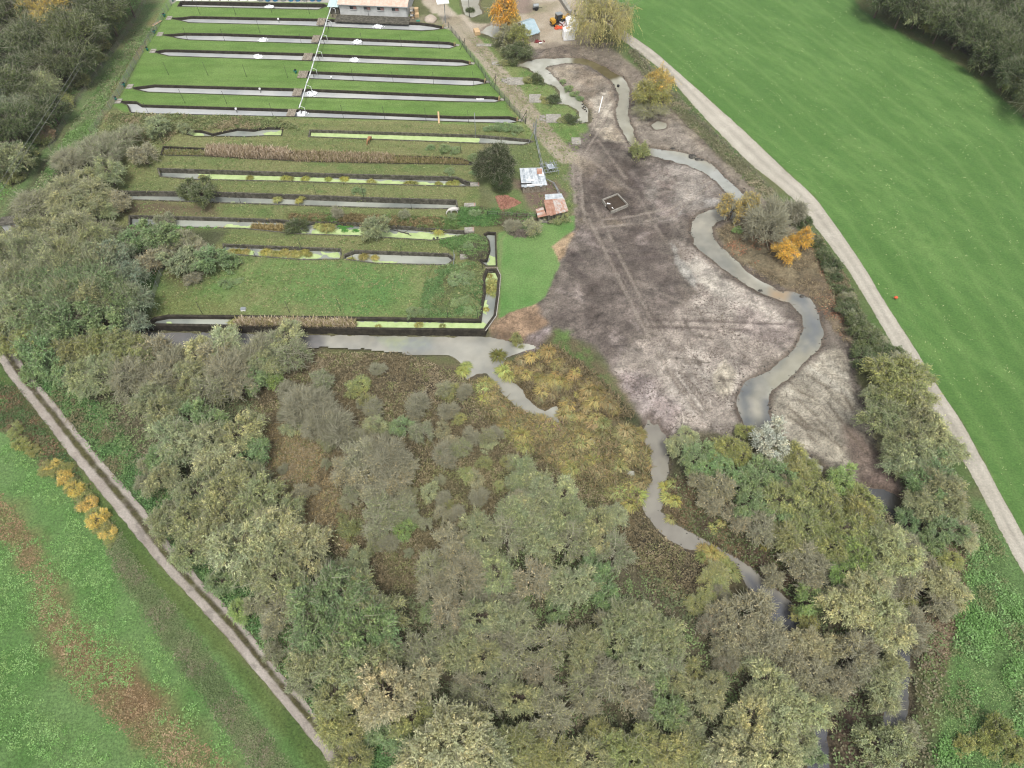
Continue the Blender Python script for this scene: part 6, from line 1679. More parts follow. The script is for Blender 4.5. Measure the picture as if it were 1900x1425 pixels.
# aerators with their splash
def splash_mesh(seed):
    r = random.Random(seed); mb = MB()
    mb.blob((0, 0, .05), 1.5, 1.2, .4, seed, .25, 14, 6, 0)
    for k in range(90):
        a = r.uniform(0, 6.28); d = r.uniform(.1, 2.0); h = max(0.03, .75 * (1 - d / 2.0)) * r.uniform(.3, 1.3)
        mb.blob((math.cos(a) * d, math.sin(a) * d * .8, h), r.uniform(.05, .16), r.uniform(.05, .16), r.uniform(.05, .14), k, .2, 5, 3)
    return mb.mesh('splash', M['foam'], True)
SPL = [splash_mesh(3), splash_mesh(8)]
for i, (px, py, lab) in enumerate([(500,13,'topmost'), (487,74,'third near the wood'), (478,105,'fourth near the wood'), (702,49,'second, beneath the hatchery wall'), (664,77,'third, path side'), (658,111,'fourth, path side'), (579,173,'sixth'), (560,210,'lowest bright')]):
    z_ = PW
    t = thing('aerator', f'splashing white aerator in the pond row: {lab}', 'aerator', (*P(px, py + 1, z_), z_), i, 'pond aerators')
    t.scale = (.75, .75, .75) if i in (1, 2) else (.8, .8, .8)
    put('splash', SPL[i % 2], t)
    MB().tube((0, 0, .1), (0, 0, .8), .16, .12, 8).build('motor', M['dark'], t)
for i, (px, py, lab) in enumerate([(518,42,'second'), (484,172,'sixth'), (440,209,'lowest bright'), (616,150,'half-length')]):
    t = thing('feed_probe', f'small white-topped probe standing in the {lab} fish pond', 'probe', (*P(px, py, PW), PW), 0, 'probes')
    MB().tube((0, 0, -.3), (0, 0, .9), .06, .06).build('rod', M['dark'], t); MB().box(0, 0, .8, .35, .35, .3).build('head', M['white'], t)
t = thing('float_frame', 'white square floating frame at the path end of the sixth pond', 'frame', (*P(891, 181, PW), PW))
for a_ in range(4):
    MB().box(.75 * math.cos(a_ * math.pi / 2), .75 * math.sin(a_ * math.pi / 2), 0, 1.6 if a_ % 2 else .18, .18 if a_ % 2 else 1.6, .18).build('bar', M['white'], t)
MB().box(0, 0, .05, .5, .5, .2).build('feeder', M['white'], t)

# ------------------------------------------------------------------ fences
def fence(name, label, pts, h, step, postm='pole', wires=4, wirer=.015, z=0, cat='fence', group=None):
    w3 = [Vector((*P(a, b), 0)) for a, b in pts]
    for v in w3: v.z = max(gz(v.x, v.y), -.3)
    t = thing(name, label, cat, w3[0], 0, group)
    L = [0]
    for a, b in zip(w3[:-1], w3[1:]): L.append(L[-1] + (b - a).length)
    n = max(2, int(L[-1] / step)); posts = []
    for k in range(n + 1):
        d = L[-1] * k / n
        for i in range(len(L) - 1):
            if d <= L[i + 1] + 1e-6: posts.append(w3[i].lerp(w3[i + 1], (d - L[i]) / max(1e-6, L[i + 1] - L[i]))); break
    me = MB().tube((0, 0, -.3), (0, 0, h), .06, .05, 6).mesh('post', M[postm])
    for p in posts:
        r_ = random.Random(int(p.x * 10)); o = put('post', me, t, p - w3[0]); o.rotation_euler = (r_.uniform(-.05, .05), r_.uniform(-.05, .05), 0)
    mb = MB()
    for k in range(wires):
        zz = h * (.12 + .83 * k / max(1, wires - 1))
        for a, b in zip(posts[:-1], posts[1:]): mb.tube(a - w3[0] + Vector((0, 0, zz)), b - w3[0] + Vector((0, 0, zz)), wirer, wirer, 3, False)
    mb.build('wire', M['wire'], t)
    return t


fence('wire_fence', 'grey mesh fence along the wood side of the mown fish ponds', [(330,-8),(307,28),(285,68),(262,104),(240,142),(222,178),(206,202)], 1.7, 2.6, 'grey', 9, .02)
fence('wire_fence', 'low fence continuing from the pond corner into the thicket', [(204,204),(192,218),(182,236),(170,250)], 1.4, 2.0, 'wood', 5, .02)
fence('wire_fence', 'sagging pale wire fence beside the grassy track', [(276,-8),(262,22),(240,58),(212,98),(180,140),(150,184),(118,236),(95,280)], 1.2, 3.2, 'wood', 4, .02)
fence('wire_fence', 'dark wire fence between the mown ponds and the dirt path', [(832,52),(852,76),(868,100),(890,128),(908,156),(932,182),(952,206),(975,230)], 1.5, 2.4, 'pole', 9, .022)
fence('wire_fence', 'weathered fence between the mud site and the road verge', [(1168,88),(1200,125),(1245,178),(1290,222),(1333,262),(1381,304),(1423,350),(1455,388)], 1.2, 2.6, 'wood', 4, .02)
fence('wire_fence', 'short wooden fence from the weedy bank to the rusty shack', [(905,400),(940,402),(970,405),(995,404)], 1.1, 1.8, 'pole', 3, .02)
fence('wire_fence', 'pale wire fence running down to the bottom pond wall', [(308,492),(296,520),(288,548),(279,572)], 1.3, 2.2, 'grey', 8, .018)
for i, (ax, ay, bx, by, lab) in enumerate([(0,333,209,14,'upper'), (0,352,196,44,'lower')]):
    zc_ = 7.5 if i == 0 else 6.6
    d0 = Vector((*P(ax, ay, zc_), zc_)); d1 = Vector((*P(bx, by, zc_), zc_)); dd = d1 - d0
    p = d0 - dd * .35; q = d1 + dd * .7
    mb = MB(); pts = []
    for k in range(25):
        f_ = k / 24; v = p.lerp(q, f_); v.z -= 1.0 * 4 * f_ * (1 - f_) * .5; pts.append(v)
    mb.path(pts, .028, 4)
    tag(mb.build('overhead_cable', M['cable']), f'{lab} pale overhead cable running past the dark wood edge', 'cable', 'overhead cables')
    if i == 0:
        for v in (p, q):
            tt_ = thing('utility_pole', 'wooden pole carrying the overhead cables outside the view', 'utility pole', (v.x, v.y, 0), 0, 'utility poles')
            MB().tube((0, 0, -.5), (0, 0, 8.2), .16, .11, 8).build('pole', M['bark'], tt_); MB().box(0, 0, 7.3, 1.6, .12, .12, .7).build('crossarm', M['bark'], tt_)

# ------------------------------------------------------------------ buildings
def sheets(p00, p01, p11, p10, n, name, mats, parent, th=.05, gap=.03, seed=0, jit=.04):
    """roof plane as n single corrugated sheets; p00-p01 upper edge, p10-p11 lower edge"""
    r = random.Random(seed)
    a0, a1, b1, b0 = Vector(p00), Vector(p01), Vector(p11), Vector(p10)
    nrm = (a1 - a0).cross(b0 - a0).normalized()
    if nrm.z < 0: nrm = -nrm
    for k in range(n):
        f0, f1 = k / n, (k + 1) / n
        u0, u1 = a0.lerp(a1, f0), a0.lerp(a1, f1); l0, l1 = b0.lerp(b1, f0), b0.lerp(b1, f1)
        mb = MB(); m = 8; lift = r.uniform(0, jit); e = r.uniform(-jit, jit) * 3
        V = []; F = []
        for i in range(m + 1):
            g_ = i / m; h = (0.03 if i % 2 else 0) + lift + (.004 * (k % 2))
            s_ = u0.lerp(u1, g_ * (1 - gap)); t_ = l0.lerp(l1, g_ * (1 - gap)); t_ = t_ + (t_ - s_).normalized() * e
            V += [s_ + nrm * h, t_ + nrm * h, s_ + nrm * (h - th), t_ + nrm * (h - th)]
        for i in range(m):
            b = 4 * i
            F += [(b, b + 4, b + 5, b + 1), (b + 2, b + 3, b + 7, b + 6), (b, b + 2, b + 6, b + 4), (b + 1, b + 5, b + 7, b + 3)]
        F += [(0, 1, 3, 2), (4 * m, 4 * m + 2, 4 * m + 3, 4 * m + 1)]
        mb.add(V, F); mb.build(name, M[mats[k % len(mats)]] if len(mats) < n else M[mats[k]], parent)


# hatchery
A0 = Vector((*P(632, 27), 0)); A1 = Vector((*P(757, 32), 0)); ux = (A1 - A0).normalized(); uy = Vector((-ux.y, ux.x, 0))
Wd = (A1 - A0).length; Dp = 9.0; rz_ = math.atan2(ux.y, ux.x)
t = thing('hatchery_building', 'long white rendered building with salmon corrugated roof at the head of the ponds', 'building', A0, rz_)
hw = 2.75
MB().box(Wd / 2, .12, 0, Wd, .24, hw).build('wall', M['render'], t); MB().box(.12, Dp / 2, 0, .24, Dp - .5, hw).build('wall', M['render'], t)
MB().box(Wd - .12, Dp / 2, 0, .24, Dp - .5, hw).build('wall', M['render'], t); MB().box(Wd / 2, Dp - .12, 0, Wd, .24, hw).build('wall', M['render'], t)
mg = MB()
for xx in (.06, Wd - .18): mg.add([(xx, .1, hw), (xx, Dp - .1, hw), (xx, Dp / 2, hw + 1.35), (xx + .12, .1, hw), (xx + .12, Dp - .1, hw), (xx + .12, Dp / 2, hw + 1.35)], [(0, 2, 1), (3, 4, 5), (0, 1, 4, 3), (1, 2, 5, 4), (2, 0, 3, 5)])
mg.build('gable', M['render'], t)
rf = MB().build('roof', M['tile'], t) if False else thing('roof', None, None, (0, 0, 0)); rf.parent = t
sheets((-.3, Dp / 2, hw + 1.45), (Wd + .3, Dp / 2, hw + 1.45), (Wd + .3, -.45, hw - .02), (-.3, -.45, hw - .02), 17, 'roof_sheet', ['tile'], rf, seed=1, jit=.01)
sheets((-.3, Dp / 2, hw + 1.45), (Wd + .3, Dp / 2, hw + 1.45), (Wd + .3, Dp + .45, hw - .02), (-.3, Dp + .45, hw - .02), 17, 'roof_sheet', ['tile'], rf, seed=2, jit=.01)
MB().tube((-.3, Dp / 2, hw + 1.47), (Wd + .3, Dp / 2, hw + 1.47), .12, .12, 8).build('ridge_cap', M['tile'], t)
MB().tube((-.3, -.5, hw - .1), (Wd + .3, -.5, hw - .1), .07, .07, 6).build('gutter', M['grey'], t)
for fx_ in (.205, .41, .61, .825):
    xx = Wd * fx_
    wn = MB().box(xx, -.02, 1.5, 1.7, .1, .72).build('window', M['dark'], t)
    MB().box(xx - .42, -.10, 1.56, .78, .05, .6).build('pane', M['glass'], wn); MB().box(xx + .42, -.12, 1.54, .84, .07, .64).build('shutter', M['shutter'], wn); MB().box(xx, -.12, 1.42, 1.8, .16, .07).build('sill', M['render'], wn)
MB().tube((Wd * .99, -.1, 0), (Wd * .99, -.1, 2.6), .05, .05).build('drainpipe', M['grey'], t); MB().tube((Wd * .42, -.15, 0), (Wd * .42, -.15, 2.0), .04, .04).build('drainpipe', M['dark'], t)
MB().box(Wd / 2, -2.0, -.1, Wd + 1.5, 3.4, .25).build('terrace', M['wallgrey'], t)
t2 = thing('lean_to', 'pale mint roofed annex at the end of the white building', 'annex', A0 - ux * 2.6, rz_)
MB().box(1.15, 2.6, 0, 2.3, 5.0, 1.9).build('wall', M['wallgrey'], t2)
sheets((-.4, 6.4, 2.7), (2.5, 6.4, 2.7), (2.5, -.3, 1.95), (-.4, -.3, 1.95), 3, 'roof_sheet', ['mint'], t2, seed=4, jit=.005)

# fish handling gear along the top edge
for i, px in enumerate([338, 352, 368, 384, 401, 418, 436, 454, 470]):
    x, y = P(px, -4)
    tr = thing('rearing_trough', f'{ORD[i]} shallow white trough on the slab above the topmost pond', 'trough', (x, y, 0), .06 * (i % 3), 'white troughs on the slab')
    w_ = 1.6 if i % 2 else 2.0
    MB().box(0, 0, 0, w_, 3.4, .12).build('base', M['white'], tr)
    for s_ in (-1, 1): MB().box(s_ * w_ / 2, 0, .0, .08, 3.4, .45).build('side', M['white'], tr)
    for s_ in (-1, 1): MB().box(0, s_ * 1.7, 0, w_ + .08, .08, .45).build('end', M['white'], tr)
for i, px in enumerate([484, 497, 511, 526, 540, 553, 566, 580, 592]):
    x, y = P(px, 1)
    tk = thing('fish_tank', f'{ORD[i]} {"blue" if i % 3 else "grey"} tank with pipework beside the topmost pond', 'tank', (x, y, 0), 0, 'tanks beside the topmost pond')
    MB().tube((0, 0, 0), (0, 0, .8), .62, .62, 14).build('tank', M['blue' if i % 3 else 'grey'], tk, False)
    MB().tube((0, 0, .8), (0, 0, .86), .66, .66, 14).build('rim', M['white'], tk); MB().tube((-.7, -.3, .3), (-.7, .6, 1.1), .06, .06).build('pipe', M['whitepipe'], tk)
    MB().tube((-.9, -.2, .4), (.9, -.2, .4), .05, .05).build('pipe', M['grey'], tk)
# rack, bins, lid, sand, crates near the hatchery
x, y = P(766, 34)
t = thing('storage_rack', 'tall cluttered rack of bins at the end wall of the white building', 'rack', (x, y, 0), rz_)
for k in range(5): MB().box(0, 0, .1 + k * .6, 1.1, 1.3, .08).build('shelf', M['wood'], t)
for sx_ in (-.5, .5):
    for sy_ in (-.6, .6): MB().box(sx_, sy_, 0, .08, .08, 2.9).build('upright', M['dark'], t)
for k in range(4): MB().box(random.Random(k).uniform(-.2, .2), 0, .2 + k * .6, .6, .9, .4).build('bin', M['white' if k % 2 else 'newwood'], t)
for i, (px, py, m, lab) in enumerate([(772,21,'newwood','upper tan crate beside the rack of bins'), (773,31,'newwood','lower tan crate beside the rack of bins'), (886,64,'newwood','front one of two pale wooden boxes on the grass beside the path'), (884,60,'newwood','rear one of two pale wooden boxes on the grass beside the path')]):
    x, y = P(px, py); t = thing('wooden_crate', lab, 'crate', (x, y, 0), .1 * i)
    for k in range(3):
        for s_ in (-1, 1): MB().box(0, s_ * .5, .05 + k * .26, 1.25, .05, .22).build('slat', M[m], t); MB().box(s_ * .62, 0, .05 + k * .26, .05, 1.0, .22).build('slat', M[m], t)
    MB().box(0, 0, .8, 1.25, 1.05, .05).build('lid', M[m], t)
tag(MB().box(0, 0, .02, .9, .6, .12, .1).build('mint_lid', M['teal'], None, False, (*P(776, 39), 0)), 'small mint-green lid lying on the ground near the sand heap', 'lid')
mb = MB(); mb.blob((0, 0, -.1), 1.65, 1.9, 1.1, 5, .06, 20, 8, 0); tag(mb.build('sand_heap', M['sand'], None, True, (*P(799, 37), 0)), 'round heap of pale sand beside the dirt path', 'sand heap')
t = thing('timber_board', 'pale board leaning by the fence near the top ponds', 'board', (*P(292, 44), .1), 1.1)
MB().box(0, 0, 0, 3.0, .45, .08).build('plank', M['newwood'], t); MB().box(.1, .3, 0.05, 2.6, .3, .07).build('plank', M['wood'], t)

# shed with pale blue roof
def shed(name, label, E0, E1, R0, R1, B0, B1, ze, zr, zb, mats, nsh, wallm, seed):
    e0 = Vector((*P(*E0, ze), ze)); e1 = Vector((*P(*E1, ze), ze)); r0 = Vector((*P(*R0, zr), zr)); r1 = Vector((*P(*R1, zr), zr))
    c = (e0 + e1) / 2; o = Vector((c.x, c.y, 0)); t = thing(name, label, 'shed', o)
    if B0 is None:
        k = .55; b0 = r0 + (r0 - e0) * k; b1 = r1 + (r1 - e1) * k; b0.z = b1.z = zb
    else:
        b0 = Vector((*P(*B0, zb), zb)); b1 = Vector((*P(*B1, zb), zb))
    sheets(r0 - o, r1 - o, e1 - o, e0 - o, nsh, 'roof_sheet', mats, t, seed=seed)
    if (b0 - r0).length > .5: sheets(r0 - o, r1 - o, b1 - o, b0 - o, nsh, 'roof_sheet', mats, t, seed=seed + 1)
    cen = (e0 + e1 + b0 + b1) / 4

    def ins(v): w = v.lerp(cen, .08); return Vector((w.x, w.y, v.z - .14))
    q = [ins(e0), ins(e1), ins(b1), ins(b0)]
    for i in range(4):
        a, b = q[i], q[(i + 1) % 4]; n_ = max(3, int((Vector((b.x, b.y)) - Vector((a.x, a.y))).length / .5))
        for k in range(n_):
            f0, f1 = k / n_, (k + .93) / n_; pa, pb = a.lerp(b, f0), a.lerp(b, f1)
            if i in (1, 3):
                def hh(p): # follow the roof slope at the gable ends
                    ra, rb = (ins(r1), ins(r0))[i == 3], None
                    f = abs((Vector((p.x, p.y)) - Vector((a.x, a.y))).length / max(.01, (Vector((b.x, b.y)) - Vector((a.x, a.y))).length))
                    rr = (Vector((ra.x, ra.y)) - Vector((a.x, a.y))).length / max(.01, (Vector((b.x, b.y)) - Vector((a.x, a.y))).length); rr = min(max(rr, .05), .95)
                    return a.z + (ra.z - .05 - a.z) * f / rr if f < rr else ra.z - .05 + (b.z - ra.z + .05) * (f - rr) / (1 - rr)
                za, zb_ = hh(pa), hh(pb)
            else: za, zb_ = pa.z, pb.z
            th = (Vector((b.x, b.y, 0)) - Vector((a.x, a.y, 0))).normalized().cross(Vector((0, 0, 1))) * .05
            V = [(pa.x, pa.y, 0), (pb.x, pb.y, 0), (pb.x, pb.y, zb_), (pa.x, pa.y, za)]
            V = [Vector(v) - o for v in V]; V += [v + th for v in V]
            MB().add(V, [(0, 1, 2, 3), (7, 6, 5, 4), (0, 4, 5, 1), (1, 5, 6, 2), (2, 6, 7, 3), (3, 7, 4, 0)]).build('wall_board', M[wallm], t)
    return t, o


shed('blue_roof_shed', 'wooden shed with pale blue metal gable roof by the river arm', (977,68), (1003,60), (966,43), (991,35), None, None, 1.9, 3.2, 2.3, ['blueroof'], 8, 'wood', 11)
t, o = shed('tin_shack', 'low shack roofed with bleached white tin sheets beside the dark evergreen', (968,347), (1016,343), (964,313), (1005,311), None, None, 1.5, 2.2, 2.2, ['sheet', 'sheet2', 'sheet', 'sheet', 'sheet2', 'sheet', 'sheet', 'sheet2', 'sheet', 'sheet'], 10, 'wood', 21) if False else (None, None)


def monoshed(name, label, c4, z4, n, mats, wallm, seed):
    """single-pitch shack: corners upper left, upper right, lower right, lower left of its roof"""
    q = [Vector((*P(a, b, z), z)) for (a, b), z in zip(c4, z4)]
    c = sum(q, Vector()) / 4; o = Vector((c.x, c.y, 0)); t = thing(name, label, 'shack', o)
    sheets(q[0] - o, q[1] - o, q[2] - o, q[3] - o, n, 'roof_sheet', mats, t, seed=seed, jit=.05)
    p = [Vector((v.x, v.y, 0)).lerp(Vector((c.x, c.y, 0)), .1) for v in q]
    for i in range(4):
        a, b = p[i], p[(i + 1) % 4]; za, zb = q[i].z - .12, q[(i + 1) % 4].z - .12; m = max(4, int((b - a).length / .45))
        for k in range(m):
            f0, f1 = k / m, (k + .92) / m; pa, pb = a.lerp(b, f0) - o, a.lerp(b, f1) - o; ha, hb = za + (zb - za) * f0, za + (zb - za) * f1
            th = (b - a).normalized().cross(Vector((0, 0, 1))) * .05
            V = [pa, pb, pb + Vector((0, 0, hb)), pa + Vector((0, 0, ha))]; V += [v + th for v in V]
            MB().add(V, [(0, 1, 2, 3), (7, 6, 5, 4), (0, 4, 5, 1), (1, 5, 6, 2), (2, 6, 7, 3), (3, 7, 4, 0)]).build('wall_board', M[wallm], t)
    return t, o


t, o = monoshed('tin_shack', 'shack roofed with bleached white tin sheets beside the huge evergreen', [(964,312),(1006,311),(1016,344),(968,348)], [2.3, 2.3, 1.6, 1.6], 10, ['sheet', 'sheet2', 'sheet', 'sheet', 'sheet2', 'sheet', 'sheet', 'sheet2', 'sheet', 'sheet'], 'wood', 31)
for (px, py, sx_, sy_, m, rz1) in [(1001,318,1.0,1.5,'rust',0), (1004,324,.9,.7,'white',0), (976,341,2.2,.35,'dark',.03), (992,343,3.0,.3,'white',.02), (985,334,1.3,.5,'white',-.05)]:
    z_ = 2.3 - (py - 311) / 34 * .7 + .1
    v = Vector((*P(px, py, z_), z_)) - o; MB().box(v.x, v.y, v.z, sx_, sy_, .05, rz1, (.13, 0)).build('roof_patch', M[m], t)
t = thing('frame_rack', 'collapsed grey metal frame leaning at the corner of the tin shack', 'metal frame', (*P(1020, 318), 0), .15)
r_ = random.Random(4)
for k in range(9): MB().tube((-1.4 + k * .36, -1.4, .5 + r_.uniform(0, .4)), (-1.7 + k * .36 + r_.uniform(-.2, .3), 1.7, 1.1 + r_.uniform(-.2, .3)), .05, .05, 5).build('bar', M['grey'], t)
for k in range(4): MB().tube((-1.7, -1.4 + k * .95, .8), (1.7, -1.2 + k * .95, .9), .05, .05, 5).build('bar', M['grey'], t)
for a_, b_ in ((-1.5, -1.4), (1.5, -1.3), (-1.6, 1.6), (1.6, 1.7)): MB().tube((a_, b_, 0), (a_, b_, 1.0), .06, .06, 6).build('leg', M['grey'], t)
MB().box(.2, .3, .95, 1.3, 1.6, .04, .2).build('panel', M['sheet2'], t)
w3 = [(990,228), (992,250), (1000,285), (1005,305), (1010,330), (1026,338), (1034,352), (1036,358)]
pts3 = [Vector((*P(a, b, 1.0), 1.0)) for a, b in w3]
t = thing('pipe_rail', 'crooked double pipe rail from the braced mast to the rusty-roofed shack', 'rail', (pts3[0].x, pts3[0].y, 0))
o3 = Vector((pts3[0].x, pts3[0].y, 0))
MB().path([p - o3 for p in pts3], .07, 6).build('pipe', M['grey'], t, True); MB().path([p - o3 + Vector((.28, 0, -.15)) for p in pts3], .06, 6).build('pipe', M['grey'], t, True)
for p in pts3: MB().tube((p.x - o3.x, p.y - o3.y, 0), (p.x - o3.x, p.y - o3.y, 1.0), .05, .05).build('post', M['grey'], t)
# rusty-roofed shack
t, o = monoshed('rusty_shack', 'small shack with rust-red and grey tin roof above the lawn', [(1009,371),(1047,368),(1055,392),(1015,401)], [2.7, 2.7, 2.1, 2.1], 7, ['rust', 'rust', 'rust', 'rustgrey', 'rustgrey', 'rustgrey', 'rustgrey'], 'wallgrey', 41)
q = [Vector((*P(a, b, z), z)) - o for a, b, z in ((1011,361,2.3), (1042,359,2.3), (1047,369,2.5), (1012,372,2.5))]
sheets(q[0], q[1], q[2], q[3], 5, 'roof_sheet', ['sheet'], t, seed=43)
q = [Vector((*P(a, b, z), z)) - o for a, b, z in ((994,388,1.5), (1009,384,1.9), (1015,400,1.9), (998,404,1.5))]
sheets(q[3], q[0], q[1], q[2], 4, 'roof_sheet', ['rust', 'rustgrey'], t, seed=44)
for v in (q[0], q[3]): MB().tube((v.x + .2, v.y, 0), (v.x + .2, v.y, v.z - .05), .07, .07).build('post', M['wood'], t)
v = Vector((*P(1014, 409, .3), .3)) - o; MB().box(v.x, v.y, .1, 2.8, .9, .25).build('step', M['concrete'], t)
# brick heap and branch heap
x, y = P(941, 378)
tb = PP([(919,364),(940,362),(968,376),(930,396)]); cx_, cy_ = x, y
mb = MB(); g = np.random.default_rng(5); nbk = 0
while nbk < 800:
    u, v = g.uniform(918, 968), g.uniform(361, 397); xx, yy = P(u, v)
    d = poly_sd(np.array([xx]), np.array([yy]), tb)[0][0]
    if d < 0: continue
    mb.box(xx - x, yy - y, min(d * .3, .55) * g.random(), .26, .14, .09, g.uniform(0, 3.1), (g.uniform(-.5, .5), g.uniform(-.5, .5))); nbk += 1
tag(mb.build('brick_heap', M['brick'], None, False, (x, y, 0)), 'triangular spread of broken red bricks below the dark evergreens', 'brick heap', None, 'thing')
x, y = P(964, 434); mb = MB(); r = random.Random(9)
for k in range(170):
    a = r.uniform(0, 6.28); d = r.random() ** .6; h = (1 - d) * .9 * r.random() + .05
    c = Vector((math.cos(a) * d * 1.9, math.sin(a) * d * 1.1, h)); dr = Vector((r.uniform(-1, 1), r.uniform(-1, 1), r.uniform(-.25, .25))).normalized() * r.uniform(.3, .8)
    mb.tube(c - dr, c + dr, .05, .03, 4)
tag(mb.build('branch_heap', M['logm'], None, False, (x, y, 0)), 'dark heap of cut branches on the lawn under the pale little tree', 'branch heap', None, 'thing')
# concrete tank in the mud
q = [Vector((*P(a, b, .55), .55)) for a, b in ((1118,370), (1146,359), (1165,379), (1134,392))]
c = sum(q, Vector()) / 4; o = Vector((c.x, c.y, 0)); t = thing('concrete_tank', 'open rectangular concrete tank half sunk in the dark mud', 'tank', o)
for i in range(4):
    a, b = q[i] - o, q[(i + 1) % 4] - o; m = (a + b) / 2; L_ = (b - a).length
    if i == 3: # the broken side is only half there
        m = a * .25 + b * .75; m = a.lerp(b, .8); L_ *= .35
    MB().box(m.x, m.y, -.1, L_ + .16, .17, .68, math.atan2(b.y - a.y, b.x - a.x)).build('wall', M['concrete'], t)
MB().slab([(v - o) * .97 + Vector((0, 0, -.28)) for v in q][::-1], .3).build('muddy_floor', mat_plain('dark_sludge', S(74, 62, 50), .6, .3, 2, .05), t)
MB().box(-.9, -.6, .12, 1.5, .9, .05, -.5, (.2, .1)).build('white_sheet', M['white'], t); MB().box(-.2, -1.2, .12, .9, .5, .05, .6, (.1, .3)).build('white_sheet', M['white'], t)
mb = MB()
for k in range(30): r = random.Random(k); mb.blob((r.uniform(-1, 1.3), r.uniform(-.8, .8), .1), r.uniform(.08, .2), r.uniform(.08, .2), r.uniform(.06, .16), k, .3, 6, 4)
mb.build('rubble', M['logm'], t)
# sluice
t = thing('sluice_gate', 'small board sluice across the duckweed channel beside the lawn', 'sluice', (*P(912, 498), -.2))
MB().box(0, .1, -.4, 2.3, .25, .6).build('sill', M['wallgrey'], t)
for k in range(3): MB().box(-.6 + k * .45, -.15, -.3 + .02 * k, .42, .07, .75).build('board', M['wood'], t)
MB().box(0, .1, .3, 2.4, .12, .1).build('beam', M['wood'], t); MB().box(-.2, -.55, 0, .9, .3, .08).build('step', M['concrete'], t)
t = thing('channel_rail', 'thin white edge board along the lawn side of the duckweed channel', 'edge board', (*P(925, 500), 0))
pp = [Vector((*P(a, b), 0)) for a, b in ((922,498),(929,512),(926,550),(921,587),(901,615))]
for a, b in zip(pp[:-1], pp[1:]):
    m = (a + b) / 2 - pp[0]; MB().box(m.x + .0, m.y, .05, (b - a).length, .14, .16, math.atan2(b.y - a.y, b.x - a.x)).build('board', M['concrete'], t)
t.location = pp[0]
# culverts at the heads of the grass tongues
for i, (px, py, w_, d_) in enumerate([(898,84,3.6,1.2), (925,118,3.2,1.5), (957,151,3.9,3.0), (993,183,2.7,3.3), (1027,220,3.3,3.2), (1069,262,1.9,2.4)]):
    x, y = P(px, py); t = thing('culvert', f'{ORD[i]} concrete culvert slab on the grass tongues counting from the shed', 'culvert', (x, y, 0), 0, 'culvert slabs')
    MB().box(0, 0, -.5, w_, d_, .6).build('slab', M['concrete'], t)
    m = MB(); m.box(w_ / 2 + .25, d_ / 2 - .1, -.9, .5, .2, .9); m.box(w_ / 2 + .25, -d_ / 2 + .1, -.9, .5, .2, .9); m.build('wing_wall', M['wallgrey'], t)
    MB().box(w_ / 2 + .06, 0, -.85, .1, d_ * .7, .65).build('mouth_shade_panel', M['blackr'], t)  # solid black panel, colour stands in for the shade inside the culvert mouth
    if i in (2, 4):
        m = MB()
        for k in range(14): r = random.Random(k + i * 50); m.blob((-w_ / 2 - .3 + r.uniform(-.9, .7), r.uniform(-.9, .9), .1), r.uniform(.2, .45), r.uniform(.2, .45), r.uniform(.15, .3), k, .2, 7, 5)
        m.build('stones', M['concrete'], t)
for i, (px, py, w_, lab) in enumerate([(862,190,.9,0)][:0]): pass
for i, (px, py, sx_, sy_, lab) in enumerate([(881,343,1.8,1.0,'pale slab at the path end of the pond with round tufts'), (872,381,2.2,1.0,'pale slab at the path end of the white horse row'), (871,429,1.8,1.2,'pale slab bridging the weedy channel head'), (864,478,2.0,1.1,'pale slab beside the leaning braced post')]):
    t = thing('inlet_slab', lab, 'slab', (*P(px, py), .35 if i > 1 else .1), .05, 'slabs of the old ponds'); MB().box(0, 0, -.3, sx_, sy_, .4).build('slab', M['concrete'], t); MB().box(sx_ * .4, 0, -.2, .15, sy_ * .8, .4).build('board', M['rust'], t)
# ------------------------------------------------------------------ yard: loader, container, canopy, nets, trailer
def wheel(t, x, y, r, w_, name='wheel'):
    o = MB().tube((x, y - w_ / 2, r), (x, y + w_ / 2, r), r, r, 16).build(name, M['blackr'], t)
    MB().tube((x, y - w_ / 2 - .02, r), (x, y + w_ / 2 + .02, r), r * .5, r * .5, 12).build('rim', M['yellow'], o)


x, y = P(1037, 45)
t = thing('backhoe_loader', 'yellow backhoe loader with black cab parked beside the white container', 'loader', (x, y, 0), .45)
b = MB(); b.box(-.2, 0, .6, 3.6, .8, .35); b.build('chassis', M['dark'], t)
b = MB(); b.box(-1.75, 0, .75, 1.0, 1.5, .95); b.box(-2.2, 0, .7, .25, 1.3, .6); b.build('engine_cover', M['yellow'], t)
MB().box(-2.36, 0, .8, .08, 1.0, .35).build('radiator_grille', M['dark'], t)
b = MB()
for sx_ in (-.75, .55):
    for sy_ in (-.6, .6): b.box(sx_, sy_, 1.0, .1, .1, 1.6)
cb = b.build('cab', M['dark'], t)
MB().box(-.1, 0, 1.1, 1.25, 1.15, 1.35).build('window', M['glass'], cb); MB().box(-.1, 0, 2.6, 1.6, 1.45, .14).build('cab_roof', M['grey'], cb)
MB().box(1.0, 0, .9, .9, .9, .7).build('hood', M['yellow'], t)
for sy_ in (-.55, .55): m = MB(); m.tube((.3, sy_, 1.6), (1.7, sy_, 1.5), .1, .1); m.tube((1.7, sy_, 1.5), (2.3, sy_, .6), .1, .1); m.build('loader_arm', M['yellow'], t)
b = MB(); b.box(2.55, 0, .15, .1, 2.0, .7); b.box(2.85, 0, .12, .7, 2.0, .08); b.box(2.85, 1.0, .12, .6, .06, .5); b.box(2.85, -1.0, .12, .6, .06, .5); b.build('bucket', M['yellow'], t)
m = MB(); m.tube((1.2, -.2, 1.4), (2.0, -.7, 2.5), .12, .1); m.tube((2.0, -.7, 2.5), (2.8, -.2, 1.9), .1, .08); m.build('digger_arm', M['yellow'], t)
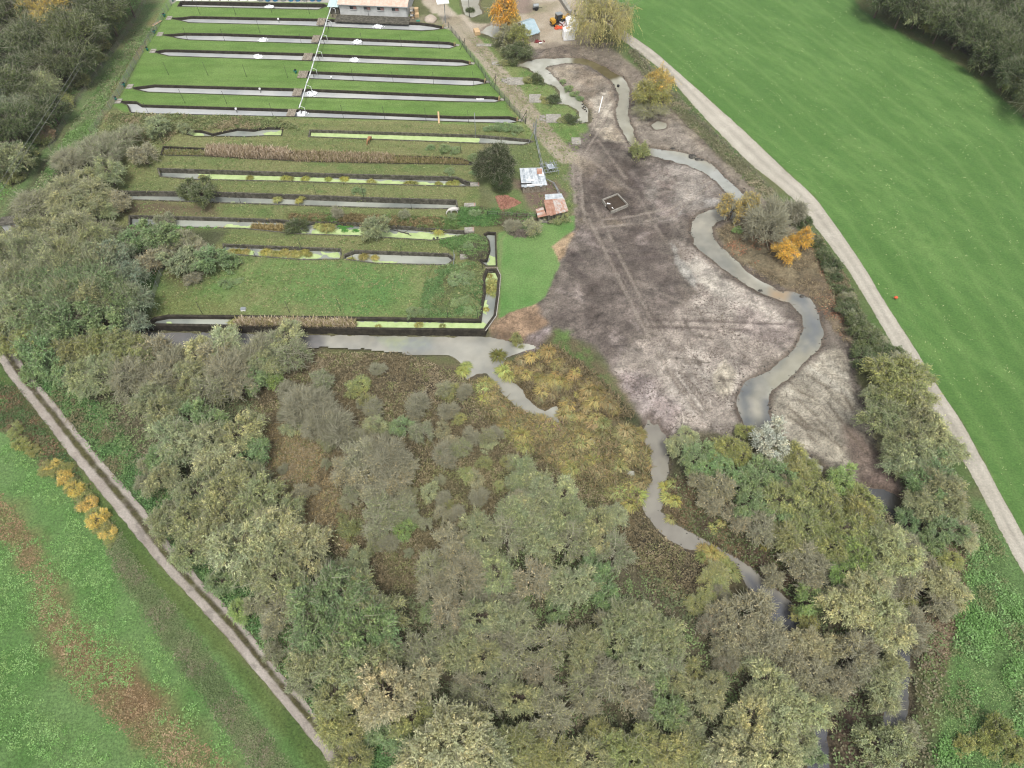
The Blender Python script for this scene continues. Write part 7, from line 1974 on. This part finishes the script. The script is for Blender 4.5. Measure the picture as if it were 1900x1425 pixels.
for sy_ in (-.85, .85): wheel(t, -1.4, sy_, .45, .35); wheel(t, .95, sy_, .68, .42)
# white container
x, y = P(1055, 76); t = thing('white_container', 'white ribbed container standing at the mud edge in front of the willow', 'container', (x, y + 1.1, 0), .12)
MB().box(0, 0, .12, 2.7, 2.2, 2.2).build('body', M['white'], t)
m = MB()
for k in range(9): m.box(-1.2 + k * .3, -1.13, .25, .09, .06, 1.95)
for k in range(7): m.box(-1.38, -.9 + k * .3, .25, .06, .09, 1.95)
m.build('ribs', M['white'], t); m = MB(); m.box(0, 0, 2.32, 2.8, 2.3, .08); m.build('lid', M['white'], t)
m = MB(); m.box(.1, .5, 2.4, .6, .5, .12, .3); m.box(-.5, .3, 2.4, .4, .7, .15, .1); m.build('clutter', M['newwood'], t)
for sx_ in (-1.1, 1.1): MB().box(sx_, 0, 0, .2, 2.0, .12).build('skid', M['dark'], t)
x, y = P(1060, 58); t = thing('canopy_trailer', 'white tarpaulin-covered trailer behind the ribbed container', 'trailer', (x, y + .8, 0), .1)
MB().box(0, 0, .5, 2.6, 4.0, .25).build('bed', M['grey'], t)
m = MB(); m.box(0, 0, .75, 2.5, 3.9, 1.3); m.add([(-1.25, -1.95, 2.05), (1.25, -1.95, 2.05), (1.25, 1.95, 2.05), (-1.25, 1.95, 2.05), (0, -1.95, 2.55), (0, 1.95, 2.55)], [(0, 1, 4), (2, 3, 5), (0, 4, 5, 3), (1, 2, 5, 4)]); m.build('tarpaulin', M['white'], t)
for sx_ in (-1.2, 1.2):
    for sy_ in (-.8, .5): MB().tube((sx_ - .1, sy_, .38), (sx_ + .1, sy_, .38), .38, .38, 14).build('wheel', M['blackr'], t)
# orange nets, stacked crates
mb = MB(); r = random.Random(2)
for k in range(26): mb.blob((r.uniform(-.9, .9), r.uniform(-.6, .6), r.uniform(0, .35)), r.uniform(.2, .4), r.uniform(.15, .35), r.uniform(.1, .25), k, .35, 7, 4)
tag(mb.build('net_heap', M['orange'], None, False, (*P(1036, 53), 0)), 'orange heap of netting on the ground beside the loader', 'net heap')
for i, (px, py) in enumerate([(1042,46), (1046,49), (1049,53)]):
    t = thing('plastic_crate', ('rear', 'middle', 'front')[i] + ' maroon plastic crate in the row beside the orange netting', 'crate', (*P(px, py), 0), .7, 'maroon crates')
    for k in range(3):
        MB().box(0, 0, .05 + k * .32, 1.0, .7, .05).build('base', M['redcrate'], t)
        for a_, b_, c_, d_ in ((0, .34, 1.0, .04), (0, -.34, 1.0, .04), (.5, 0, .04, .7), (-.5, 0, .04, .7)): MB().box(a_, b_, .05 + k * .32, c_, d_, .28).build('side', M['redcrate' if k % 2 else 'white'], t)
# water bowser
t = thing('tank_trailer', 'small grey tank trailer with two wheels on the dirt yard', 'trailer', (*P(994, 18), 0), .2)
MB().tube((-.7, 0, 1.0), (.7, 0, 1.0), .5, .5, 16).build('tank', M['grey'], t); MB().tube((.7, 0, .5), (1.7, 0, .45), .06, .06).build('drawbar', M['dark'], t); MB().box(0, 0, .4, 1.5, .9, .1).build('frame', M['dark'], t)
for s_ in (-.6, .6): MB().tube((0, s_ - .1, .4), (0, s_ + .1, .4), .4, .4, 14).build('wheel', M['blackr'], t)
# low barrier wall, gate post, van at the top edge
a, b = Vector((*P(1036, -6), 0)), Vector((*P(1058, 28), 0)); m = (a + b) / 2
tag(MB().box(0, 0, 0, (b - a).length, .9, 1.1, math.atan2(b.y - a.y, b.x - a.x)).build('barrier_wall', M['concrete'], None, False, m), 'low grey wall running down the yard towards the canopy trailer', 'wall', None, 'thing')
pole(1066, 31, 1.6, 'short stout black post at the end of the low yard wall', None, 'blackr', .18)
t = thing('fallen_log', 'short dark log beside the black post under the willow', 'log', (*P(1074, 31), .2), -.5); MB().tube((-.9, 0, 0), (.9, 0, 0), .16, .12, 8).build('stem', M['rock'], t)
x, y = P(1054, -4); t = thing('parked_van', 'pale van parked at the top of the yard, only its tail in view', 'van', (x, y + 2, 0), .1)
b = MB(); b.box(0, 0, .35, 1.8, 4.4, .8); b.build('body', M['mint'], t); MB().box(0, -.4, 1.15, 1.6, 3.0, .75).build('cabin', M['white'], t)
MB().box(0, -1.93, 1.25, 1.3, .06, .45).build('rear_window', M['glass'], t); MB().box(0, -2.22, .3, 1.75, .1, .25).build('bumper', M['dark'], t)
for sx_ in (-.85, .85):
    for sy_ in (-1.4, 1.4): MB().tube((sx_ - .1, sy_, .34), (sx_ + .1, sy_, .34), .34, .34, 14).build('wheel', M['blackr'], t)
    MB().box(sx_ * .92, -2.21, .8, .14, .06, .3).build('tail_light', M['redcrate'], t)
# junk by the shed
mb = MB(); r = random.Random(12)
for k in range(16): mb.box(r.uniform(-1, 1), r.uniform(-.5, .5), .05, r.uniform(.3, 1.1), r.uniform(.1, .3), r.uniform(.08, .3), r.uniform(0, 3))
tag(mb.build('scrap_heap', M['redcrate'], None, False, (*P(1002, 78), 0)), 'small heap of reddish scrap beside the blue-roofed shed', 'scrap heap', None, 'thing')
tag(MB().box(0, 0, .3, .8, .4, .12, .2).build('white_board', M['white'], None, False, (*P(1003, 82), 0)), 'small white board lying on the scrap by the shed', 'board')

# ------------------------------------------------------------------ small things in the landscape
def stone(px, py, s, label, z=-.35, seed=1, group=None):
    x, y = P(px, py, z); mb = MB(); mb.blob((0, 0, 0), s, s * .75, s * .6, seed, .25, 9, 6)
    tag(mb.build('boulder', M['rock'], None, False, (x, y, z)), label, 'boulder', group)


stone(1248, 277, .55, 'lone dark stone on the far bank below the road')
stone(1284, 291, .8, 'biggest dark stone jammed at the river bend below the road', seed=2)
stone(1294, 296, .55, 'smaller stone touching the big one at the river bend', seed=3)
stone(1303, 297, .4, 'smallest dark stone beside the jam at the river bend', seed=4)
stone(1411, 540, .4, 'pale-rimmed stone in the shallow crossing of the new river', seed=5)
stone(1488, 550, .45, 'dark clod at the outside of the lower river bend', seed=6)
stone(1334, 708, .15, 'tiny dark stone in the cream puddle', 0, 7)
t = thing('bucket', 'small dark bucket standing in the pale river loop', 'bucket', (*P(1147, 161, -.35), -.45)); m = MB(); m.tube((0, 0, 0), (0, 0, .5), .25, .32, 12, False); m.tube((0, 0, .05), (0, 0, .08), .24, .24, 12); m.build('shell', M['dark'], t); MB().tube((-.3, 0, .5), (.3, 0, .55), .02, .02, 4).build('handle', M['grey'], t)
t = thing('white_pole', 'white pole lying on the light clay island', 'pole', (0, 0, 0)); a = Vector((*P(1118, 180), .15)); b = Vector((*P(1111, 209), .15)); a.z = gz(a.x, a.y) + .1; b.z = gz(b.x, b.y) + .1; t.location = a; MB().tube((0, 0, 0), b - a, .12, .1, 8).build('shaft', M['white'], t)
t = thing('feed_box', 'small white box on the big lawn above the reed-filled bottom pond', 'box', (*P(452, 575), gz(*P(452, 575)))); MB().box(0, 0, 0, .8, .6, .35).build('body', M['white'], t); MB().box(0, 0, .35, .86, .66, .06).build('lid', M['grey'], t)
t = thing('field_marker', 'small orange-red marker at the edge of the green field by the road', 'marker', on(1660, 556)); MB().tube((0, 0, 0), (0, 0, .7), .04, .04).build('stake', M['wood'], t); MB().blob((0, 0, .55), .35, .25, .25, 3, .2, 8, 5).build('flag', M['orange'], t)
for i, (px, py) in enumerate([(1081,194), (1083,198), (1086,200), (1085,204), (1088,207), (1081,201)]):
    t = thing('duck', 'dark duck resting at the water edge of the river arm', 'duck', (*P(px, py, -.33), -.33), i * 1.1, 'ducks on the river arm')
    m = MB(); m.blob((0, 0, .08), .26, .15, .13, i, .03, 10, 6); m.tube((.16, 0, .12), (.24, 0, .3), .06, .045, 7); m.blob((.27, 0, .33), .08, .06, .06, i, .02, 8, 5); m.tube((-.2, 0, .12), (-.34, 0, .16), .07, .02, 6); m.build('body', M['duckd'], t, True)
    MB().tube((.33, 0, .32), (.42, 0, .31), .03, .02, 5).build('beak', M['newwood'], t)
# fallen trunk in the leafy pond, log over the black marsh, stumps, hut
t = thing('fallen_branch', 'dark fallen branch lying in the duckweed under the lone grey-green alder', 'branch', (*P(735, 428, -.75), -.75), -.15)
m = MB(); m.tube((-1.6, .3, .05), (2.6, -.6, .1), .07, .12, 6); m.tube((1.6, -.4, .1), (2.6, .5, .3), .05, .03, 5); m.tube((.4, 0, .1), (-1.0, 1.0, .2), .05, .03, 5); m.tube((2.2, -.5, .1), (3.2, -1.1, .1), .08, .04, 5); m.build('limb', M['rock'], t)
for i, (px, py) in enumerate([(805,443), (812,444)]): pole(px, py, .7, ('first', 'second')[i] + ' short stump at the near edge of the leafy duckweed pond', 'stumps', 'pole', .16, name='stump')
x, y = P(28, 424); t = thing('field_hut', 'little hut with dark flat roof and white wall beside the grassy track', 'hut', (x, y, 0), .25)
for a_, b_, c_, d_ in ((0, -.9, 2.6, .12), (0, .9, 2.6, .12), (1.25, 0, .12, 1.7), (-1.25, 0, .12, 1.7)): MB().box(a_, b_, 0, c_, d_, 1.9).build('wall', M['render'], t)
MB().box(0, 0, 1.9, 3.1, 2.4, .14).build('roof', M['wallgrey'], t); MB().box(.5, -.98, 0, .7, .05, 1.6).build('door', M['wood'], t)
for i, (px, py) in enumerate([(640,423), (652,419), (640,428), (660,428), (632,421)]):
    x, y = P(px, py, -.78); g = np.random.default_rng(i); mb = MB()
    for k in range(60):
        a = g.uniform(0, 6.28); d = g.uniform(0, .7); c = (math.cos(a) * d, math.sin(a) * d * .8, .03 + .22 * (1 - d) * g.random()); s_ = g.uniform(.1, .18)
        mb.add([(c[0] - s_, c[1], c[2]), (c[0], c[1] - s_, c[2] + .03), (c[0] + s_, c[1], c[2]), (c[0], c[1] + s_, c[2] - .02)], [(0, 1, 2, 3)])
    tag(mb.build('water_plant', mat_plain('plant_green', S(96, 156, 72), .6, .2, 3, 0) if i == 0 else bpy.data.materials['plant_green'], None, False, (x, y, -.78)), 'leafy green floating clump between the two alders in the duckweed', 'water plant', 'floating leafy clumps')

# horses: one skin over a posed skeleton
def horse(px, py, rz, mat, label, s=1.0, mane='fur_w'):
    J = {'rump': (-.75, 0, 1.28), 'back': (-.2, 0, 1.22), 'wither': (.42, 0, 1.32), 'neck': (.95, 0, 1.1), 'poll': (1.32, 0, .62), 'face': (1.42, 0, .35), 'nose': (1.44, 0, .14)}
    E = [('rump', 'back'), ('back', 'wither'), ('wither', 'neck'), ('neck', 'poll'), ('poll', 'face'), ('face', 'nose')]
    R = {'rump': .34, 'back': .36, 'wither': .31, 'neck': .19, 'poll': .13, 'face': .11, 'nose': .075}
    for sd, y_ in (('l', .19), ('r', -.19)):
        st = .12 if sd == 'l' else -.1
        J.update({'hip' + sd: (-.85, y_, 1.0), 'stifle' + sd: (-.62 + st, y_, .78), 'hock' + sd: (-1.0 + st, y_, .5), 'fet' + sd: (-.93 + st, y_, .14), 'hf' + sd: (-.86 + st, y_, .03),
                  'sh' + sd: (.5, y_ * .9, .95), 'el' + sd: (.42 - st, y_ * .9, .72), 'kn' + sd: (.48 - st, y_ * .9, .42), 'ff' + sd: (.46 - st, y_ * .9, .12), 'fh' + sd: (.53 - st, y_ * .9, .03)})
        R.update({'hip' + sd: .22, 'stifle' + sd: .15, 'hock' + sd: .07, 'fet' + sd: .05, 'hf' + sd: .065, 'sh' + sd: .17, 'el' + sd: .11, 'kn' + sd: .065, 'ff' + sd: .045, 'fh' + sd: .06})
        E += [('rump', 'hip' + sd), ('hip' + sd, 'stifle' + sd), ('stifle' + sd, 'hock' + sd), ('hock' + sd, 'fet' + sd), ('fet' + sd, 'hf' + sd), ('wither', 'sh' + sd), ('sh' + sd, 'el' + sd), ('el' + sd, 'kn' + sd), ('kn' + sd, 'ff' + sd), ('ff' + sd, 'fh' + sd)]
    ks = list(J); me = bpy.data.meshes.new('body'); me.from_pydata([J[k] for k in ks], [(ks.index(a), ks.index(b)) for a, b in E], []); me.materials.append(M[mat])
    x, y, z = on(px, py); t = thing('horse', label, 'horse', (x, y, z), rz); t.scale = (s, s, s)
    o = put('body', me, t); sk = o.modifiers.new('Skin', 'SKIN'); sv = me.skin_vertices[0].data
    for i, k in enumerate(ks): sv[i].radius = (R[k], R[k]); sv[i].use_root = (k == 'rump')
    ss = o.modifiers.new('Subdivision', 'SUBSURF'); ss.levels = 2; ss.render_levels = 2
    m = MB(); m.tube((-1.05, 0, 1.25), (-1.22, 0, .9), .07, .1, 6); m.tube((-1.22, 0, .9), (-1.2, 0, .45), .1, .03, 6); m.build('tail', M[mane], t, True)
    m = MB()
    for k in range(7): f_ = k / 6; m.blob((.5 + .8 * f_, .03, 1.52 - .78 * f_), .1, .05, .1, k, .2, 6, 4)
    m.build('mane', M[mane], t)
    for s_ in (-.07, .07): MB().tube((1.24, s_, .72), (1.16, s_ * 1.2, .86), .04, .01, 5).build('ear', M[mat], t)
    for s_ in (-.09, .09): MB().blob((1.38, s_, .5), .025, .02, .025, 1, 0, 6, 4).build('eye', M['blackr'], t)


horse(841, 396, math.pi + .3, 'fur_w', 'white horse grazing on the weedy bank near the path end of its row', .95)
horse(686, 264, -1.9, 'fur_b', 'brown pony with pale mane grazing on the bank below the straight duckweed pond', .85)

# loose debris on the mud: sticks that nobody could count
g = np.random.default_rng(91); mb = MB()
for poly, n in (([(1240,560),(1470,600),(1450,680),(1370,760),(1250,790),(1160,710)], 220), ([(1440,740),(1500,680),(1570,660),(1630,850),(1600,880),(1480,820)], 140), ([(1180,230),(1260,240),(1380,350),(1330,320),(1200,270)], 60), ([(1400,520),(1560,520),(1580,640),(1530,600)], 60), ([(1080,300),(1330,330),(1330,400),(1090,400)], 70)):
    for x, y in in_poly(poly, n, int(g.integers(1e6))):
        a = g.uniform(0, 3.14); L_ = g.uniform(.2, .8); z = gz(x, y) + .04
        mb.tube((x - math.cos(a) * L_, y - math.sin(a) * L_, z), (x + math.cos(a) * L_, y + math.sin(a) * L_, z + g.uniform(0, .1)), .035, .02, 3, False)
tag(mb.build('mud_sticks', M['logm']), kind='stuff')

# thin, even air over the valley
hb = MB(); hb.box(0, 700, -4, 5600, 4400, H + 14)
hm, hn = newmat('valley_air'); ho = hn.nodes.new('ShaderNodeOutputMaterial'); pv = hn.nodes.new('ShaderNodeVolumePrincipled')
pv.inputs['Color'].default_value = (0.93, 0.95, 1.0, 1); pv.inputs['Density'].default_value = HAZE; pv.inputs['Anisotropy'].default_value = 0.2
hn.links.new(pv.outputs[0], ho.inputs['Volume'])
tag(hb.build('haze', hm), kind='stuff')
